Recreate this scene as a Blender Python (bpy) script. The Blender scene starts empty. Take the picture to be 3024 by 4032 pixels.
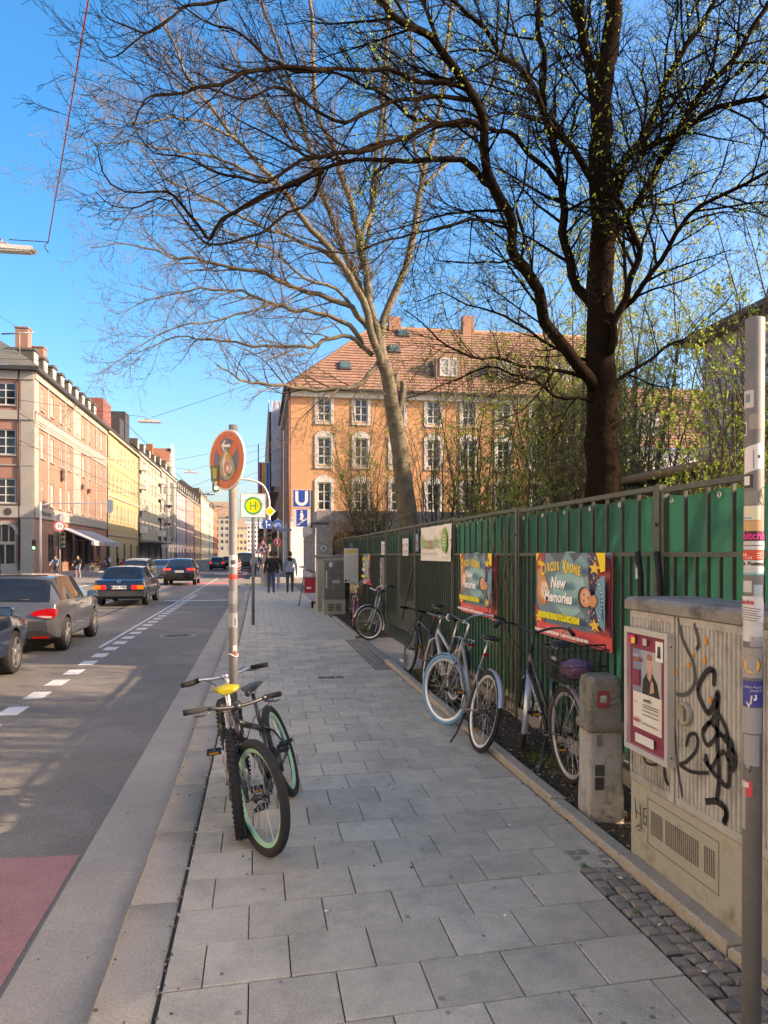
import bpy, bmesh, math, random
from mathutils import Vector, Matrix, noise
V = Vector
R = math.radians
rnd = random.Random(7)
sc = bpy.context.scene
col = sc.collection

# ---------------------------------------------------------------- camera
EYE = 1.70
cd_ = bpy.data.cameras.new('camera'); cam = bpy.data.objects.new('camera', cd_); col.objects.link(cam)
cam.location = (0, 0, EYE); cam.rotation_euler = (R(90), 0, R(-9.26))
cd_.sensor_fit = 'VERTICAL'; cd_.sensor_height = 36; cd_.lens = 27.03; cd_.shift_y = 0.0414
cd_.clip_start = .05; cd_.clip_end = 3000
sc.camera = cam
# ---------------------------------------------------------------- sky and sun
SUN = V((1, -.33, .503)).normalized()
w = bpy.data.worlds.new('World'); sc.world = w; w.use_nodes = True
nt = w.node_tree; bg = nt.nodes['Background']
sky = nt.nodes.new('ShaderNodeTexSky'); sky.sky_type = 'NISHITA'; sky.sun_disc = False
sky.sun_elevation = math.asin(SUN.z); sky.sun_rotation = math.atan2(SUN.x, SUN.y)
sky.air_density = 1.0; sky.dust_density = 5.5; sky.ozone_density = 6.5; sky.altitude = 500
hs_n = nt.nodes.new('ShaderNodeHueSaturation'); hs_n.inputs['Saturation'].default_value = 1.3; hs_n.inputs['Value'].default_value = .95
nt.links.new(sky.outputs[0], hs_n.inputs['Color']); nt.links.new(hs_n.outputs[0], bg.inputs[0]); bg.inputs[1].default_value = .15
sl = bpy.data.lights.new('sun', 'SUN'); so = bpy.data.objects.new('sun', sl); col.objects.link(so)
sl.energy = 2.4; sl.angle = R(.5); sl.color = (1, .99, .98)
so.rotation_euler = SUN.to_track_quat('Z', 'Y').to_euler()
sc.view_settings.view_transform = 'Standard'; sc.view_settings.look = 'None'
sc.view_settings.exposure = 2.08; sc.view_settings.gamma = 1
sc.view_settings.use_white_balance = True; sc.view_settings.white_balance_temperature = 12300; sc.view_settings.white_balance_tint = 24

# ---------------------------------------------------------------- pixel-to-place survey of the photograph (source pixels)
_a = R(9.26); _S, _C = math.sin(_a), math.cos(_a); FPX = 3028; HY = 2183; CX = 1512
def ray(x, y, d):
    t = (x-CX)/FPX
    return V((d*(_S+_C*t), d*(_C-_S*t), EYE+(HY-y)/FPX*d))

# ---------------------------------------------------------------- materials
def M(name, c, rough=.65, metal=0, var=0, vs=4, c2=None, bump=0, bs=60, rand=0, spec=.4, coat=0, emit=0, trans=0, alpha=1, speck=0, sps=160, stain=None, ss=2, sl0=.55, sl1=.7):
    m = bpy.data.materials.new(name); m.use_nodes = True
    n = m.node_tree.nodes; L = m.node_tree.links; b = n['Principled BSDF']
    b.inputs['Roughness'].default_value = rough; b.inputs['Metallic'].default_value = metal
    b.inputs['Specular IOR Level'].default_value = spec; b.inputs['Coat Weight'].default_value = coat
    b.inputs['Base Color'].default_value = (*c, 1); b.inputs['Alpha'].default_value = alpha
    m.diffuse_color = (*c, 1)
    if emit: b.inputs['Emission Color'].default_value = (*c, 1); b.inputs['Emission Strength'].default_value = emit
    g = None
    def pos():
        nonlocal g
        if g is None: g = n.new('ShaderNodeNewGeometry')
        return g.outputs['Position']
    out = None
    if var or c2:
        t = n.new('ShaderNodeTexNoise'); t.inputs['Scale'].default_value = vs; t.inputs['Detail'].default_value = 8; t.inputs['Roughness'].default_value = .65
        L.new(pos(), t.inputs['Vector'])
        r = n.new('ShaderNodeValToRGB'); r.color_ramp.elements[0].position = .3; r.color_ramp.elements[1].position = .7
        a = c if c2 else tuple(x*(1-var) for x in c); z = c2 if c2 else tuple(min(1, x*(1+var)) for x in c)
        r.color_ramp.elements[0].color = (*a, 1); r.color_ramp.elements[1].color = (*z, 1)
        L.new(t.outputs['Fac'], r.inputs[0]); out = r.outputs[0]
    if stain:
        t = n.new('ShaderNodeTexNoise'); t.inputs['Scale'].default_value = ss; t.inputs['Detail'].default_value = 10; t.inputs['Roughness'].default_value = .7
        L.new(pos(), t.inputs['Vector'])
        r = n.new('ShaderNodeValToRGB'); r.color_ramp.elements[0].position = sl0; r.color_ramp.elements[1].position = sl1
        L.new(t.outputs['Fac'], r.inputs[0])
        mx = n.new('ShaderNodeMixRGB'); mx.inputs[1].default_value = (*c, 1); mx.inputs[2].default_value = (*stain, 1)
        if out: L.new(out, mx.inputs[1])
        L.new(r.outputs[0], mx.inputs[0]); out = mx.outputs[0]
    if speck:
        t = n.new('ShaderNodeTexNoise'); t.inputs['Scale'].default_value = sps; t.inputs['Detail'].default_value = 2; t.inputs['Roughness'].default_value = .8
        L.new(pos(), t.inputs['Vector'])
        mr = n.new('ShaderNodeMapRange'); mr.inputs[1].default_value = .28; mr.inputs[2].default_value = .72; mr.inputs[3].default_value = 1-speck; mr.inputs[4].default_value = 1+speck
        L.new(t.outputs['Fac'], mr.inputs[0])
        mx = n.new('ShaderNodeMixRGB'); mx.blend_type = 'MULTIPLY'; mx.inputs[0].default_value = 1; mx.inputs[1].default_value = (*c, 1)
        if out: L.new(out, mx.inputs[1])
        L.new(mr.outputs[0], mx.inputs[2]); out = mx.outputs[0]
    if rand:
        oi = n.new('ShaderNodeObjectInfo'); mr = n.new('ShaderNodeMapRange'); mr.inputs[3].default_value = 1-rand; mr.inputs[4].default_value = 1+rand
        L.new(oi.outputs['Random'], mr.inputs[0])
        mx = n.new('ShaderNodeMixRGB'); mx.blend_type = 'MULTIPLY'; mx.inputs[0].default_value = 1; mx.inputs[1].default_value = (*c, 1)
        if out: L.new(out, mx.inputs[1])
        L.new(mr.outputs[0], mx.inputs[2]); out = mx.outputs[0]
    if out: L.new(out, b.inputs['Base Color'])
    if bump:
        t = n.new('ShaderNodeTexNoise'); t.inputs['Scale'].default_value = bs; t.inputs['Detail'].default_value = 5
        L.new(pos(), t.inputs['Vector'])
        bp = n.new('ShaderNodeBump'); bp.inputs['Strength'].default_value = bump; bp.inputs['Distance'].default_value = .02
        L.new(t.outputs['Fac'], bp.inputs['Height']); L.new(bp.outputs[0], b.inputs['Normal'])
    if trans:
        tr = n.new('ShaderNodeBsdfTranslucent'); tr.inputs[0].default_value = (*[min(1, x*1.3) for x in c], 1)
        ms = n.new('ShaderNodeMixShader'); ms.inputs[0].default_value = trans
        L.new(b.outputs[0], ms.inputs[1]); L.new(tr.outputs[0], ms.inputs[2]); L.new(ms.outputs[0], n['Material Output'].inputs[0])
    return m

_mc = {}
def P(c, rough=.55, metal=0, **k):
    key = (tuple(c), rough, metal, tuple(sorted(k.items())))
    if key not in _mc: _mc[key] = M('paint_%d' % len(_mc), c, rough, metal, **k)
    return _mc[key]

# ---------------------------------------------------------------- mesh collector
class MB:
    def __init__(s): s.v = []; s.f = []; s.m = []; s.sm = []; s.cur = None; s.smooth = False
    def mat(s, m): s.cur = m; return s
    def face(s, idx): s.f.append(tuple(idx)); s.m.append(s.cur); s.sm.append(s.smooth)
    def poly(s, pts):
        b = len(s.v); s.v += [tuple(p) for p in pts]; s.face(range(b, b+len(pts))); return s
    def box(s, c, d, rot=None):
        b = len(s.v); c = V(c); hx, hy, hz = d[0]/2, d[1]/2, d[2]/2
        for x, y, z in ((-1,-1,-1),(1,-1,-1),(1,1,-1),(-1,1,-1),(-1,-1,1),(1,-1,1),(1,1,1),(-1,1,1)):
            p = V((x*hx, y*hy, z*hz))
            if rot: p = rot @ p
            s.v.append(tuple(c+p))
        for q in ((0,3,2,1),(4,5,6,7),(0,1,5,4),(1,2,6,5),(2,3,7,6),(3,0,4,7)): s.face([b+i for i in q])
        return s
    def b2(s, x0, x1, y0, y1, z0, z1): return s.box(((x0+x1)/2, (y0+y1)/2, (z0+z1)/2), (abs(x1-x0), abs(y1-y0), abs(z1-z0)))
    def cbox(s, c, d, ch):          # box whose top edges are chamfered
        b = len(s.v); cx, cy, cz = c; hx, hy, hz = d[0]/2, d[1]/2, d[2]/2
        rings = ((hx, hy, -hz), (hx, hy, hz-ch), (hx-ch, hy-ch, hz))
        for a, e, z in rings:
            for i, j in ((-1,-1),(1,-1),(1,1),(-1,1)): s.v.append((cx+i*a, cy+j*e, cz+z))
        for r in range(2):
            for k in range(4): s.face([b+r*4+k, b+r*4+(k+1)%4, b+r*4+4+(k+1)%4, b+r*4+4+k])
        s.face([b+8, b+9, b+10, b+11]); return s
    def tube(s, pts, rad, n=8, cap=True, closed=False):
        pts = [V(p) for p in pts]
        if not isinstance(rad, (list, tuple)): rad = [rad]*len(pts)
        b = len(s.v); N = len(pts); prev = None
        sm, s.smooth = s.smooth, n > 4
        for i, p in enumerate(pts):
            if closed: t = pts[(i+1) % N]-pts[i-1]
            else: t = pts[min(i+1, N-1)]-pts[max(i-1, 0)]
            if t.length < 1e-9: t = V((0, 0, 1))
            t.normalize()
            if prev is None:
                u = t.cross(V((0, 0, 1)))
                if u.length < .05: u = t.cross(V((1, 0, 0)))
            else:
                u = prev-t*prev.dot(t)
                if u.length < 1e-6: u = t.cross(V((0.3, 1, .2)))
            u.normalize(); prev = u; q = t.cross(u)
            for k in range(n):
                a = 2*math.pi*k/n
                o = p+(u*math.cos(a)+q*math.sin(a))*rad[i]; s.v.append((o.x, o.y, o.z))
        for i in range(N if closed else N-1):
            i2 = (i+1) % N
            for k in range(n): s.face([b+i*n+k, b+i*n+(k+1)%n, b+i2*n+(k+1)%n, b+i2*n+k])
        s.smooth = False
        if cap and not closed:
            s.face([b+k for k in range(n-1, -1, -1)]); s.face([b+(N-1)*n+k for k in range(n)])
        s.smooth = sm; return s
    def lathe(s, c, axis, prof, n=24, closed=False):   # prof: (radius, offset along axis)
        c = V(c); ax = V(axis).normalized(); u = ax.cross(V((0, 0, 1)))
        if u.length < .05: u = ax.cross(V((1, 0, 0)))
        u.normalize(); q = ax.cross(u); b = len(s.v); K = len(prof)
        for k in range(n):
            a = 2*math.pi*k/n; e = u*math.cos(a)+q*math.sin(a)
            for r, h in prof: s.v.append(tuple(c+e*r+ax*h))
        sm, s.smooth = s.smooth, True
        for k in range(n):
            k2 = (k+1) % n
            for j in range(K if closed else K-1):
                j2 = (j+1) % K; s.face([b+k*K+j, b+k2*K+j, b+k2*K+j2, b+k*K+j2])
        s.smooth = sm; return s
    def disc(s, c, axis, r, n=24, rot=0):
        c = V(c); ax = V(axis).normalized(); u = ax.cross(V((0, 0, 1)))
        if u.length < .05: u = ax.cross(V((1, 0, 0)))
        u.normalize(); q = ax.cross(u)
        return s.poly([c+(u*math.cos(2*math.pi*k/n+rot)+q*math.sin(2*math.pi*k/n+rot))*r for k in range(n)])
    def prism(s, poly, o, u, v, h):   # 2D outline in (u,v) at o, extruded by vector h
        o, u, v, h = V(o), V(u), V(v), V(h); A = [o+u*a+v*c for a, c in poly]; b = len(s.v); n = len(A)
        s.v += [tuple(p) for p in A]+[tuple(p+h) for p in A]
        s.face(range(b+n-1, b-1, -1)); s.face(range(b+n, b+2*n))
        for k in range(n): s.face([b+k, b+(k+1)%n, b+n+(k+1)%n, b+n+k])
        return s
    def mesh(s, name, m=None, X=None):
        me = bpy.data.meshes.new(name)
        vs = s.v if X is None else [tuple(X @ V(p)) for p in s.v]
        me.from_pydata(vs, [], s.f)
        mats = []; idx = []
        for q in s.m:
            q = q or m
            if q not in mats: mats.append(q)
            idx.append(mats.index(q))
        for q in mats:
            if q: me.materials.append(q)
        if len(mats) > 1: me.polygons.foreach_set('material_index', idx)
        if any(s.sm): me.polygons.foreach_set('use_smooth', s.sm)
        me.update(); return me
    def build(s, name, m=None, parent=None, X=None, **k): return obj(name, s.mesh(name, m, X), parent, **k)

def obj(name, me, parent=None, loc=None, rz=0, kind=None, label=None, cat=None, group=None):
    o = bpy.data.objects.new(name, me); col.objects.link(o)
    if parent: o.parent = parent
    if loc: o.location = loc
    if rz: o.rotation_euler.z = rz
    tag(o, label, cat, group, kind); return o
def tag(o, label=None, cat=None, group=None, kind=None):
    if label: o['label'] = label
    if cat: o['category'] = cat
    if group: o['group'] = group
    if kind: o['kind'] = kind
    return o
def thing(name, label, cat, loc=(0, 0, 0), rz=0, group=None):
    o = obj(name, None, None, loc, rz, None, label, cat, group); o.empty_display_size = .2; return o
def setM(o, X): o.matrix_world = X; return o

_tc = {}
def text(s, size=1, shear=0, bold=0, align='CENTER', sx=1):
    key = (s, size, shear, bold, align, sx)
    if key in _tc: return _tc[key]
    c = bpy.data.curves.new('t', 'FONT'); c.body = s; c.size = size; c.shear = shear; c.offset = bold; c.align_x = align; c.align_y = 'CENTER'; c.resolution_u = 3
    o = bpy.data.objects.new('t', c); col.objects.link(o)
    bpy.context.view_layer.update()
    me = bpy.data.meshes.new_from_object(o.evaluated_get(bpy.context.evaluated_depsgraph_get()))
    vs = [(v.co.x*sx, v.co.y) for v in me.vertices]; fs = [tuple(p.vertices) for p in me.polygons]
    bpy.data.objects.remove(o); bpy.data.curves.remove(c); bpy.data.meshes.remove(me)
    _tc[key] = (vs, fs); return _tc[key]
def put_text(mb, s, size, o, u, v, m, **k):
    vs, fs = text(s, size, **k); b = len(mb.v); o, u, v = V(o), V(u), V(v)
    mb.v += [tuple(o+u*x+v*y) for x, y in vs]; q = mb.cur; mb.cur = m
    for f in fs: mb.face([b+i for i in f])
    mb.cur = q
def circ(cx, cy, rx, ry=None, n=20, a0=0, a1=360):
    ry = ry or rx
    return [(cx+rx*math.cos(R(a0+(a1-a0)*k/(n if a1-a0 >= 360 else n-1))), cy+ry*math.sin(R(a0+(a1-a0)*k/(n if a1-a0 >= 360 else n-1)))) for k in range(n)]
def star(cx, cy, r, rot=0, n=5):
    return [(cx+(r if k % 2 == 0 else r*.42)*math.sin(R(rot)+math.pi*k/n), cy+(r if k % 2 == 0 else r*.42)*math.cos(R(rot)+math.pi*k/n)) for k in range(2*n)]
class Print:                     # flat printing on a board: layered shapes, each a hair above the last
    def __init__(s, o, u, v, n): s.o, s.u, s.v, s.n = V(o), V(u), V(v), V(n); s.mb = MB(); s.k = 0
    def p(s, poly, c, dz=.0006):
        s.k += 1; s.mb.cur = P(c, .5) if isinstance(c, tuple) else c
        s.mb.poly([s.o+s.u*a+s.v*b+s.n*(dz*s.k) for a, b in poly]); return s
    def r(s, x0, x1, y0, y1, c): return s.p([(x0, y0), (x1, y0), (x1, y1), (x0, y1)], c)
    def t(s, txt, x, y, size, c, rot=0, **k):
        s.k += 1; cr, sr = math.cos(R(rot)), math.sin(R(rot))
        put_text(s.mb, txt, size, s.o+s.u*x+s.v*y+s.n*(.0006*s.k), s.u*cr+s.v*sr, s.v*cr-s.u*sr, P(c, .5), **k); return s
# ================================================================ SETTING
m_asph = M('asphalt', (.155, .140, .120), .85, var=.12, vs=1.3, bump=.5, bs=140, stain=(.20, .182, .158), ss=.5, sl0=.5, sl1=.62, speck=.45, sps=95)
m_gut = M('gutter_concrete', (.33, .285, .23), .85, var=.10, vs=2.2, bump=.35, bs=160, speck=.25, sps=110, stain=(.26, .235, .195), ss=1.2)
m_kerb = M('granite_kerb', (.36, .305, .24), .8, var=.12, vs=6, bump=.5, bs=90, rand=.07, speck=.25, sps=90, stain=(.29, .265, .225), ss=3, sl0=.55, sl1=.75)
m_slab = M('paving_slab', (.47, .405, .31), .8, var=.12, vs=11, bump=.4, bs=130, rand=.12, speck=.22, sps=120, stain=(.33, .285, .22), ss=2.3, sl0=.48, sl1=.68)
m_joint = M('joint_dirt', (.055, .047, .038), .95, var=.3, vs=30, bump=.6, bs=90)
m_cob = M('cobble_granite', (.24, .205, .165), .75, var=.2, vs=25, bump=.4, bs=120, rand=.18)
m_soil = M('bed_soil', (.035, .025, .017), .95, c2=(.08, .055, .035), vs=18, bump=1, bs=40)
m_yard = M('yard_ground', (.06, .055, .03), .95, c2=(.05, .075, .025), vs=2, bump=.8, bs=20)
m_white = M('road_paint', (.52, .52, .50), .7, var=.2, vs=14, stain=(.2, .2, .2), ss=9, sl0=.55, sl1=.7)
m_red = M('bike_lane_red', (.34, .155, .145), .85, var=.14, vs=4, bump=.5, bs=110, speck=.28, sps=90, stain=(.28, .15, .14), ss=2)
m_iron = M('cast_iron', (.07, .065, .06), .6, .4, var=.3, vs=20)
RZ = -.10
MB().poly([(-1500, -300, RZ-.06), (1500, -300, RZ-.06), (1500, 2500, RZ-.06), (-1500, 2500, RZ-.06)]).build('ground', m_asph, kind='structure')
road = MB().poly([(-16, -8, RZ), (-1.03, -8, RZ), (-1.03, 420, RZ), (-16, 420, RZ)]).build('road', m_asph, kind='structure')
MB().poly([(-140, 48, RZ-.004), (120, 48, RZ-.004), (120, 57, RZ-.004), (-140, 57, RZ-.004)]).build('cross_street', m_asph, kind='structure')
MB().poly([(-1.03, -4, RZ+.004), (-.62, -4, RZ+.004), (-.62, 46, RZ+.004), (-1.03, 46, RZ+.004)]).build('gutter', m_gut, kind='structure')
MB().poly([(-2.62, -4, RZ+.004), (-1.06, -4, RZ+.004), (-1.055, 4.83, RZ+.004), (-2.62, 4.88, RZ+.004)]).build('cycle_lane', m_red, kind='structure')
# painted markings
mk = thing('road_marking', 'row of short white dashes along the cycle lane', 'road marking')
mb = MB().b2(-.115, .115, -.25, .25, -.001, .001); dm = mb.mesh('dash', m_white)
for k in range(28): obj('dash', dm, mk, (-2.78, 9.4+k*.985-1, RZ+.006))
t_ = MB().b2(-3.06, -3.0, 15.5, 60, RZ+.003, RZ+.007).build('road_marking', m_white, label='thin white lane line beyond the short dashes', cat='road marking')
for i, (x0, x1, y0, y1, lb) in enumerate(((-5.6, -1.1, 45.6, 46.1, 'white stop line across the near lanes before the crossing'), (-1.9, -.8, 46.9, 47.1, 'short white line edging the pink cycle crossing'), (-3.6, -1.2, 30.6, 31.0, 'broken white bar across the lane by the bus stop'), (-5.7, -5.5, 20, 44, 'white line between the lane and the tram track'), (-9.9, -9.75, 10, 150, 'white line along the far lane'))):
    MB().b2(x0, x1, y0, y1, RZ+.003, RZ+.007).build('road_marking', m_white, label=lb, cat='road marking')
MB().b2(-4.4, -1.6, 47.3, 50.5, RZ+.002, RZ+.0065).build('cycle_crossing', M('crossing_pink', (.38, .13, .14), .8, var=.15, vs=3), kind='structure')
MB().b2(-2.6, -1.1, 56, 96, RZ+.002, RZ+.0065).build('far_cycle_lane', m_red, kind='structure')
for i, x in enumerate((-4.5, -5.95, -8.0, -9.45)):
    MB().b2(x-.035, x+.035, 18, 400, RZ+.001, RZ+.005).build('tram_rail', M('rail_steel', (.09, .085, .08), .35, .8), label=['dark tram rail nearest the kerb', 'second tram rail from the kerb', 'third tram rail from the kerb', 'tram rail farthest from the kerb'][i], cat='rail', group='tram rails')
mh = thing('manhole_cover', 'round iron manhole cover in the lane beside the kerb', 'manhole cover', (-1.77, 17.5, RZ))
MB().lathe((0, 0, 0), (0, 0, 1), [(.40, 0), (.40, .008), (.33, .008), (.33, .004)], 28).build('ring', m_gut, mh)
mb = MB().lathe((0, 0, 0), (0, 0, 1), [(.325, .004), (0.001, .006)], 28)
for k in range(8): mb.box((.2*math.cos(k*.785), .2*math.sin(k*.785), .008), (.12, .03, .006), Matrix.Rotation(k*.785, 3, 'Z'))
mb.build('lid', m_iron, mh)
# kerb stones
kerb = MB().b2(-.615, -.385, -4, 44.5, -.3, -.04).build('kerb', m_joint, kind='structure')
kms = []
for q in range(4):
    b = MB(); n = 5
    xl = [-.115+rnd.uniform(-.006, .006) for _ in range(n)]; xr = [.112+rnd.uniform(-.004, .004) for _ in range(n)]
    ys = [-.492+.984*k/(n-1) for k in range(n)]
    rows = []
    for k in range(n):
        rows.append([(xl[k]-.012, ys[k], -.14), (xl[k]-.004, ys[k], -.022), (xl[k]+.016, ys[k], -.002), (xr[k]-.012, ys[k], 0), (xr[k], ys[k], -.012), (xr[k], ys[k], -.06)])
    for r_ in rows: b.v += r_
    b.smooth = True
    for k in range(n-1):
        for j in range(5): b.face([k*6+j, k*6+j+1, (k+1)*6+j+1, (k+1)*6+j])
    b.smooth = False
    b.face([5, 4, 3, 2, 1, 0]); b.face([(n-1)*6+j for j in range(6)])
    kms.append(b.mesh('kerb_stone', m_kerb))
for k in range(46):
    o = obj('kerb_stone', kms[k % 4], kerb, (-.5, 1.41+k*.985-.985, rnd.uniform(-.003, .003)))
# pavement
pave = MB().b2(-.385, 1.97, -4, 44.5, -.25, -.014).build('sidewalk', m_joint, kind='structure')
TH = R(3.8); ct, st_ = math.cos(TH), math.sin(TH)
slabs = []; RH = .345; SW = .352
for k in range(-2, 125):
    off = -.38-(SW*.5 if k % 2 else 0)-rnd.uniform(0, .02)
    n = 0
    while True:
        x0 = off+n*SW; x1 = x0+SW; n += 1
        yc = 2.05+RH*k+RH/2+(x0+.38)*st_
        xr = 1.705 if yc < 4.05 else 1.945
        if 11.2 < yc < 15.4: xr = 1.70
        a, b_ = max(x0, -.372), min(x1, xr)
        if x0 > xr: break
        if b_-a < .05: continue
        if xr-b_ < .06: b_ = xr
        if a+.372 < .06: a = -.372
        slabs.append((a, b_, 2.05+RH*k+RH/2+((a+b_)/2+.38)*st_))
slabs = [s for s in slabs if s[2] > 2.0 and s[2] < 44.3]
slabs.sort(key=lambda s: s[2])
sm_c = {}
def slabmesh(wd):
    q = round(wd, 3)
    if q not in sm_c:
        sb = MB().cbox((0, 0, -.02), (q-.005, RH-.008, .04), .004); sb.v = [(x, y+x*math.tan(TH), z) for x, y, z in sb.v]; sm_c[q] = sb.mesh('paving_slab', m_slab)
    return sm_c[q]
for a, b_, y in slabs[:296]:
    o = obj('paving_slab', slabmesh(b_-a), pave, ((a+b_)/2, y, rnd.uniform(-.0025, .0025)))
    o.rotation_euler.x = rnd.uniform(-.004, .004); o.rotation_euler.y = rnd.uniform(-.004, .004)
mb = MB()
for a, b_, y in slabs[296:]:
    mb.cbox(((a+b_)/2, y, -.02+rnd.uniform(-.002, .002)), (b_-a-.012, RH-.012, .04), .006)
mb.build('far_paving_slab', m_slab, pave, kind='stuff')
# cobble strip
cobs = MB().b2(1.707, 1.955, -1, 4.22, -.2, -.02).build('cobble_strip', m_joint, kind='structure')
cms = []
for q in range(6):
    b = MB(); r0 = [(sx*.036*rnd.uniform(.85, 1.08), sy*.038*rnd.uniform(.85, 1.08)) for sx, sy in ((-1,-1),(1,-1),(1,1),(-1,1))]
    for sc_, z in ((1, -.05), (1, -.01), (.82, .002)):
        b.v += [(x*sc_, y*sc_, z+rnd.uniform(-.002, .002)) for x, y in r0]
    for r_ in range(2):
        for k in range(4): b.face([r_*4+k, r_*4+(k+1)%4, r_*4+4+(k+1)%4, r_*4+4+k])
    b.v.append((0, 0, .006))
    for k in range(4): b.face([8+k, 8+(k+1)%4, 12])
    cms.append(b.mesh('cobble', m_cob))
y = 2.0; k = 0
while y < 4.2:
    for j in range(3):
        o = obj('cobble', cms[rnd.randrange(6)], cobs, (1.752+j*.079+rnd.uniform(-.006, .006), y+rnd.uniform(-.008, .008), rnd.uniform(-.008, .002)), rnd.choice((0, R(90), R(180)))+rnd.uniform(-.12, .12))
    y += .083; k += 1
gs = MB().b2(1.71, 1.95, 11.25, 15.35, -.2, -.02).build('gate_cobbles', m_joint, kind='structure')
for k in range(48):
    for j in range(3): obj('cobble', cms[(k*3+j) % 6], gs, (1.752+j*.08, 11.3+k*.084, -.004), rnd.uniform(-.1, .1))
dr = thing('channel_drain', 'slotted steel channel drain in front of the gate', 'drain', (2.06, 13.2, -.004))
mb = MB().b2(-.07, .07, -2, 2, -.08, -.012); mb.build('channel', M('drain_dark', (.02, .02, .02), .7), dr)
mb = MB()
for k in range(4): mb.b2(-.07+k*.042, -.055+k*.042, -2, 2, -.02, 0)
mb.build('grate', M('galv_steel', (.25, .25, .25), .5, .7, var=.2), dr)
MB().b2(1.97, 2.7, 11.2, 15.6, -.2, -.012).build('gate_apron', m_gut, kind='structure')
vc = thing('utility_cover', 'small rectangular dark cover set in the paving', 'cover', (.98, 10.6, .0))
mb = MB(); 
for k in range(3): mb.b2(-.17+k*.12, -.065+k*.12, -.07, .07, -.01, .004)
mb.build('plate', m_iron, vc)
# edging stones and planting bed
edg = MB().b2(1.962, 2.05, -2, 11.2, -.2, .02).build('bed_edging', m_joint, kind='structure')
em = MB().cbox((0, 0, -.05), (.10, .985, .22), .012).mesh('edging_stone', m_kerb)
for k in range(13):
    o = obj('edging_stone', em, edg, (2.008+rnd.uniform(-.006, .006), 1.0+k*.995-1.5, -.012+rnd.uniform(-.006, .008)), rnd.uniform(-.006, .006))
edg2 = MB().b2(1.962, 2.05, 15.6, 20.8, -.2, .02).build('far_bed_edging', m_joint, kind='structure')
for k in range(5): obj('edging_stone', em, edg2, (2.008, 16.1+k, -.012), 0)
def bed(name, x0, x1, y0, y1):
    b = MB(); nx, ny = 9, int((y1-y0)*10); b.smooth = True
    for j in range(ny+1):
        for i in range(nx+1):
            x = x0+(x1-x0)*i/nx; y = y0+(y1-y0)*j/ny
            b.v.append((x, y, .0+.035*noise.noise(V((x*6, y*6, 0)))+.02*noise.noise(V((x*19, y*19, 3)))))
    for j in range(ny):
        for i in range(nx): b.face([j*(nx+1)+i, j*(nx+1)+i+1, (j+1)*(nx+1)+i+1, (j+1)*(nx+1)+i])
    b.build(name, m_soil, kind='structure')
bed('planting_bed', 2.05, 2.75, -1, 11.2); bed('far_planting_bed', 2.05, 2.75, 15.6, 22)
lit = [P((.16, .10, .05), .9), P((.09, .055, .03), .9), P((.25, .2, .14), .9), P((.06, .09, .02), .9), P((.3, .28, .25), .8)]
mb = MB()
for k in range(2600):
    x = rnd.uniform(2.06, 2.68); y = rnd.uniform(3.6, 11.0); z = .03+rnd.uniform(0, .012); s = rnd.uniform(.006, .022); a = rnd.uniform(0, 6.28)
    mb.cur = lit[min(4, int(rnd.random()**1.5*5))]
    e = V((math.cos(a)*s, math.sin(a)*s, rnd.uniform(-.006, .006))); q = V((-math.sin(a)*s*.5, math.cos(a)*s*.5, rnd.uniform(-.004, .008))); c = V((x, y, z))
    mb.poly([c-e, c+q, c+e, c-q])
mb.build('leaf_litter', None, label='dead leaves and grit scattered over the planting bed', cat='litter', kind='stuff')
m_grass = P((.05, .11, .02), .8)
mb = MB().mat(m_grass)
for (cx, cy, sp, n, h) in ((2.3, 6.0, .16, 160, .10), (2.35, 9.3, .2, 190, .16), (2.3, 10.4, .2, 160, .22), (2.3, 17.0, .25, 190, .25), (1.75, 3.95, .02, 16, .03), (1.77, 3.4, .02, 12, .025), (1.93, 3.2, .015, 10, .03)):
    for k in range(n):
        x = cx+rnd.gauss(0, sp*.5); y = cy+rnd.gauss(0, sp*.8); a = rnd.uniform(0, 6.28); hh = h*rnd.uniform(.4, 1); wv = .004
        d = V((math.cos(a), math.sin(a), 0)); q = V((-d.y, d.x, 0))*wv; c = V((x, y, .0))
        mb.poly([c-q, c+q, c+d*hh*.5+V((0, 0, hh))])
mb.build('weeds', None, label='tufts of green weeds in the bed and joints', cat='weeds', kind='stuff')
# cigarette ends on the paving
for i, (sx, sy, lb) in enumerate(((1987, 3609, 'cigarette end lying on a slab joint mid pavement'), (2002, 3254, 'cigarette end near the top of the near slabs'), (2440, 3462, 'orange cigarette end on the cobbles near the slabs'), (2602, 3645, 'white cigarette end on the cobble strip'), (2768, 3832, 'cigarette end on the cobbles nearest the steel post'), (1290, 3592, 'pale cigarette end on a slab left of centre'))):
    p = ray(sx, sy, FPX*EYE/(sy-HY)); a = rnd.uniform(0, 3); d = V((math.cos(a), math.sin(a), 0))
    c = thing('cigarette_end', lb, 'cigarette end', (p.x, p.y, .008), 0, 'cigarette ends on the paving')
    MB().tube([d*-.016, d*.004], .004, 6).build('paper', P((.75, .73, .7)), c); MB().tube([d*.004, d*.018], .0041, 6).build('filter', P((.55, .3, .1)), c)
mb = MB()
gm = [P((.24, .22, .19), .9), P((.30, .27, .23), .9), P((.17, .155, .13), .9)]
for k in range(260):
    y = 2.6+rnd.random()**1.6*16; x = rnd.uniform(-.35, 1.9); s = rnd.uniform(.004, .015); mb.cur = gm[rnd.randrange(3)]; n = 7; q = [rnd.uniform(.6, 1.2) for _ in range(n)]
    mb.poly([(x+s*q[i]*math.cos(6.283*i/n), y+s*q[i]*math.sin(6.283*i/n), .0042) for i in range(n)])
mb.build('gum_spots', None, pave, kind='stuff')
mb = MB(); gv = [P((.30, .27, .22), .9), P((.12, .10, .08), .9), P((.42, .39, .33), .9)]
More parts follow.
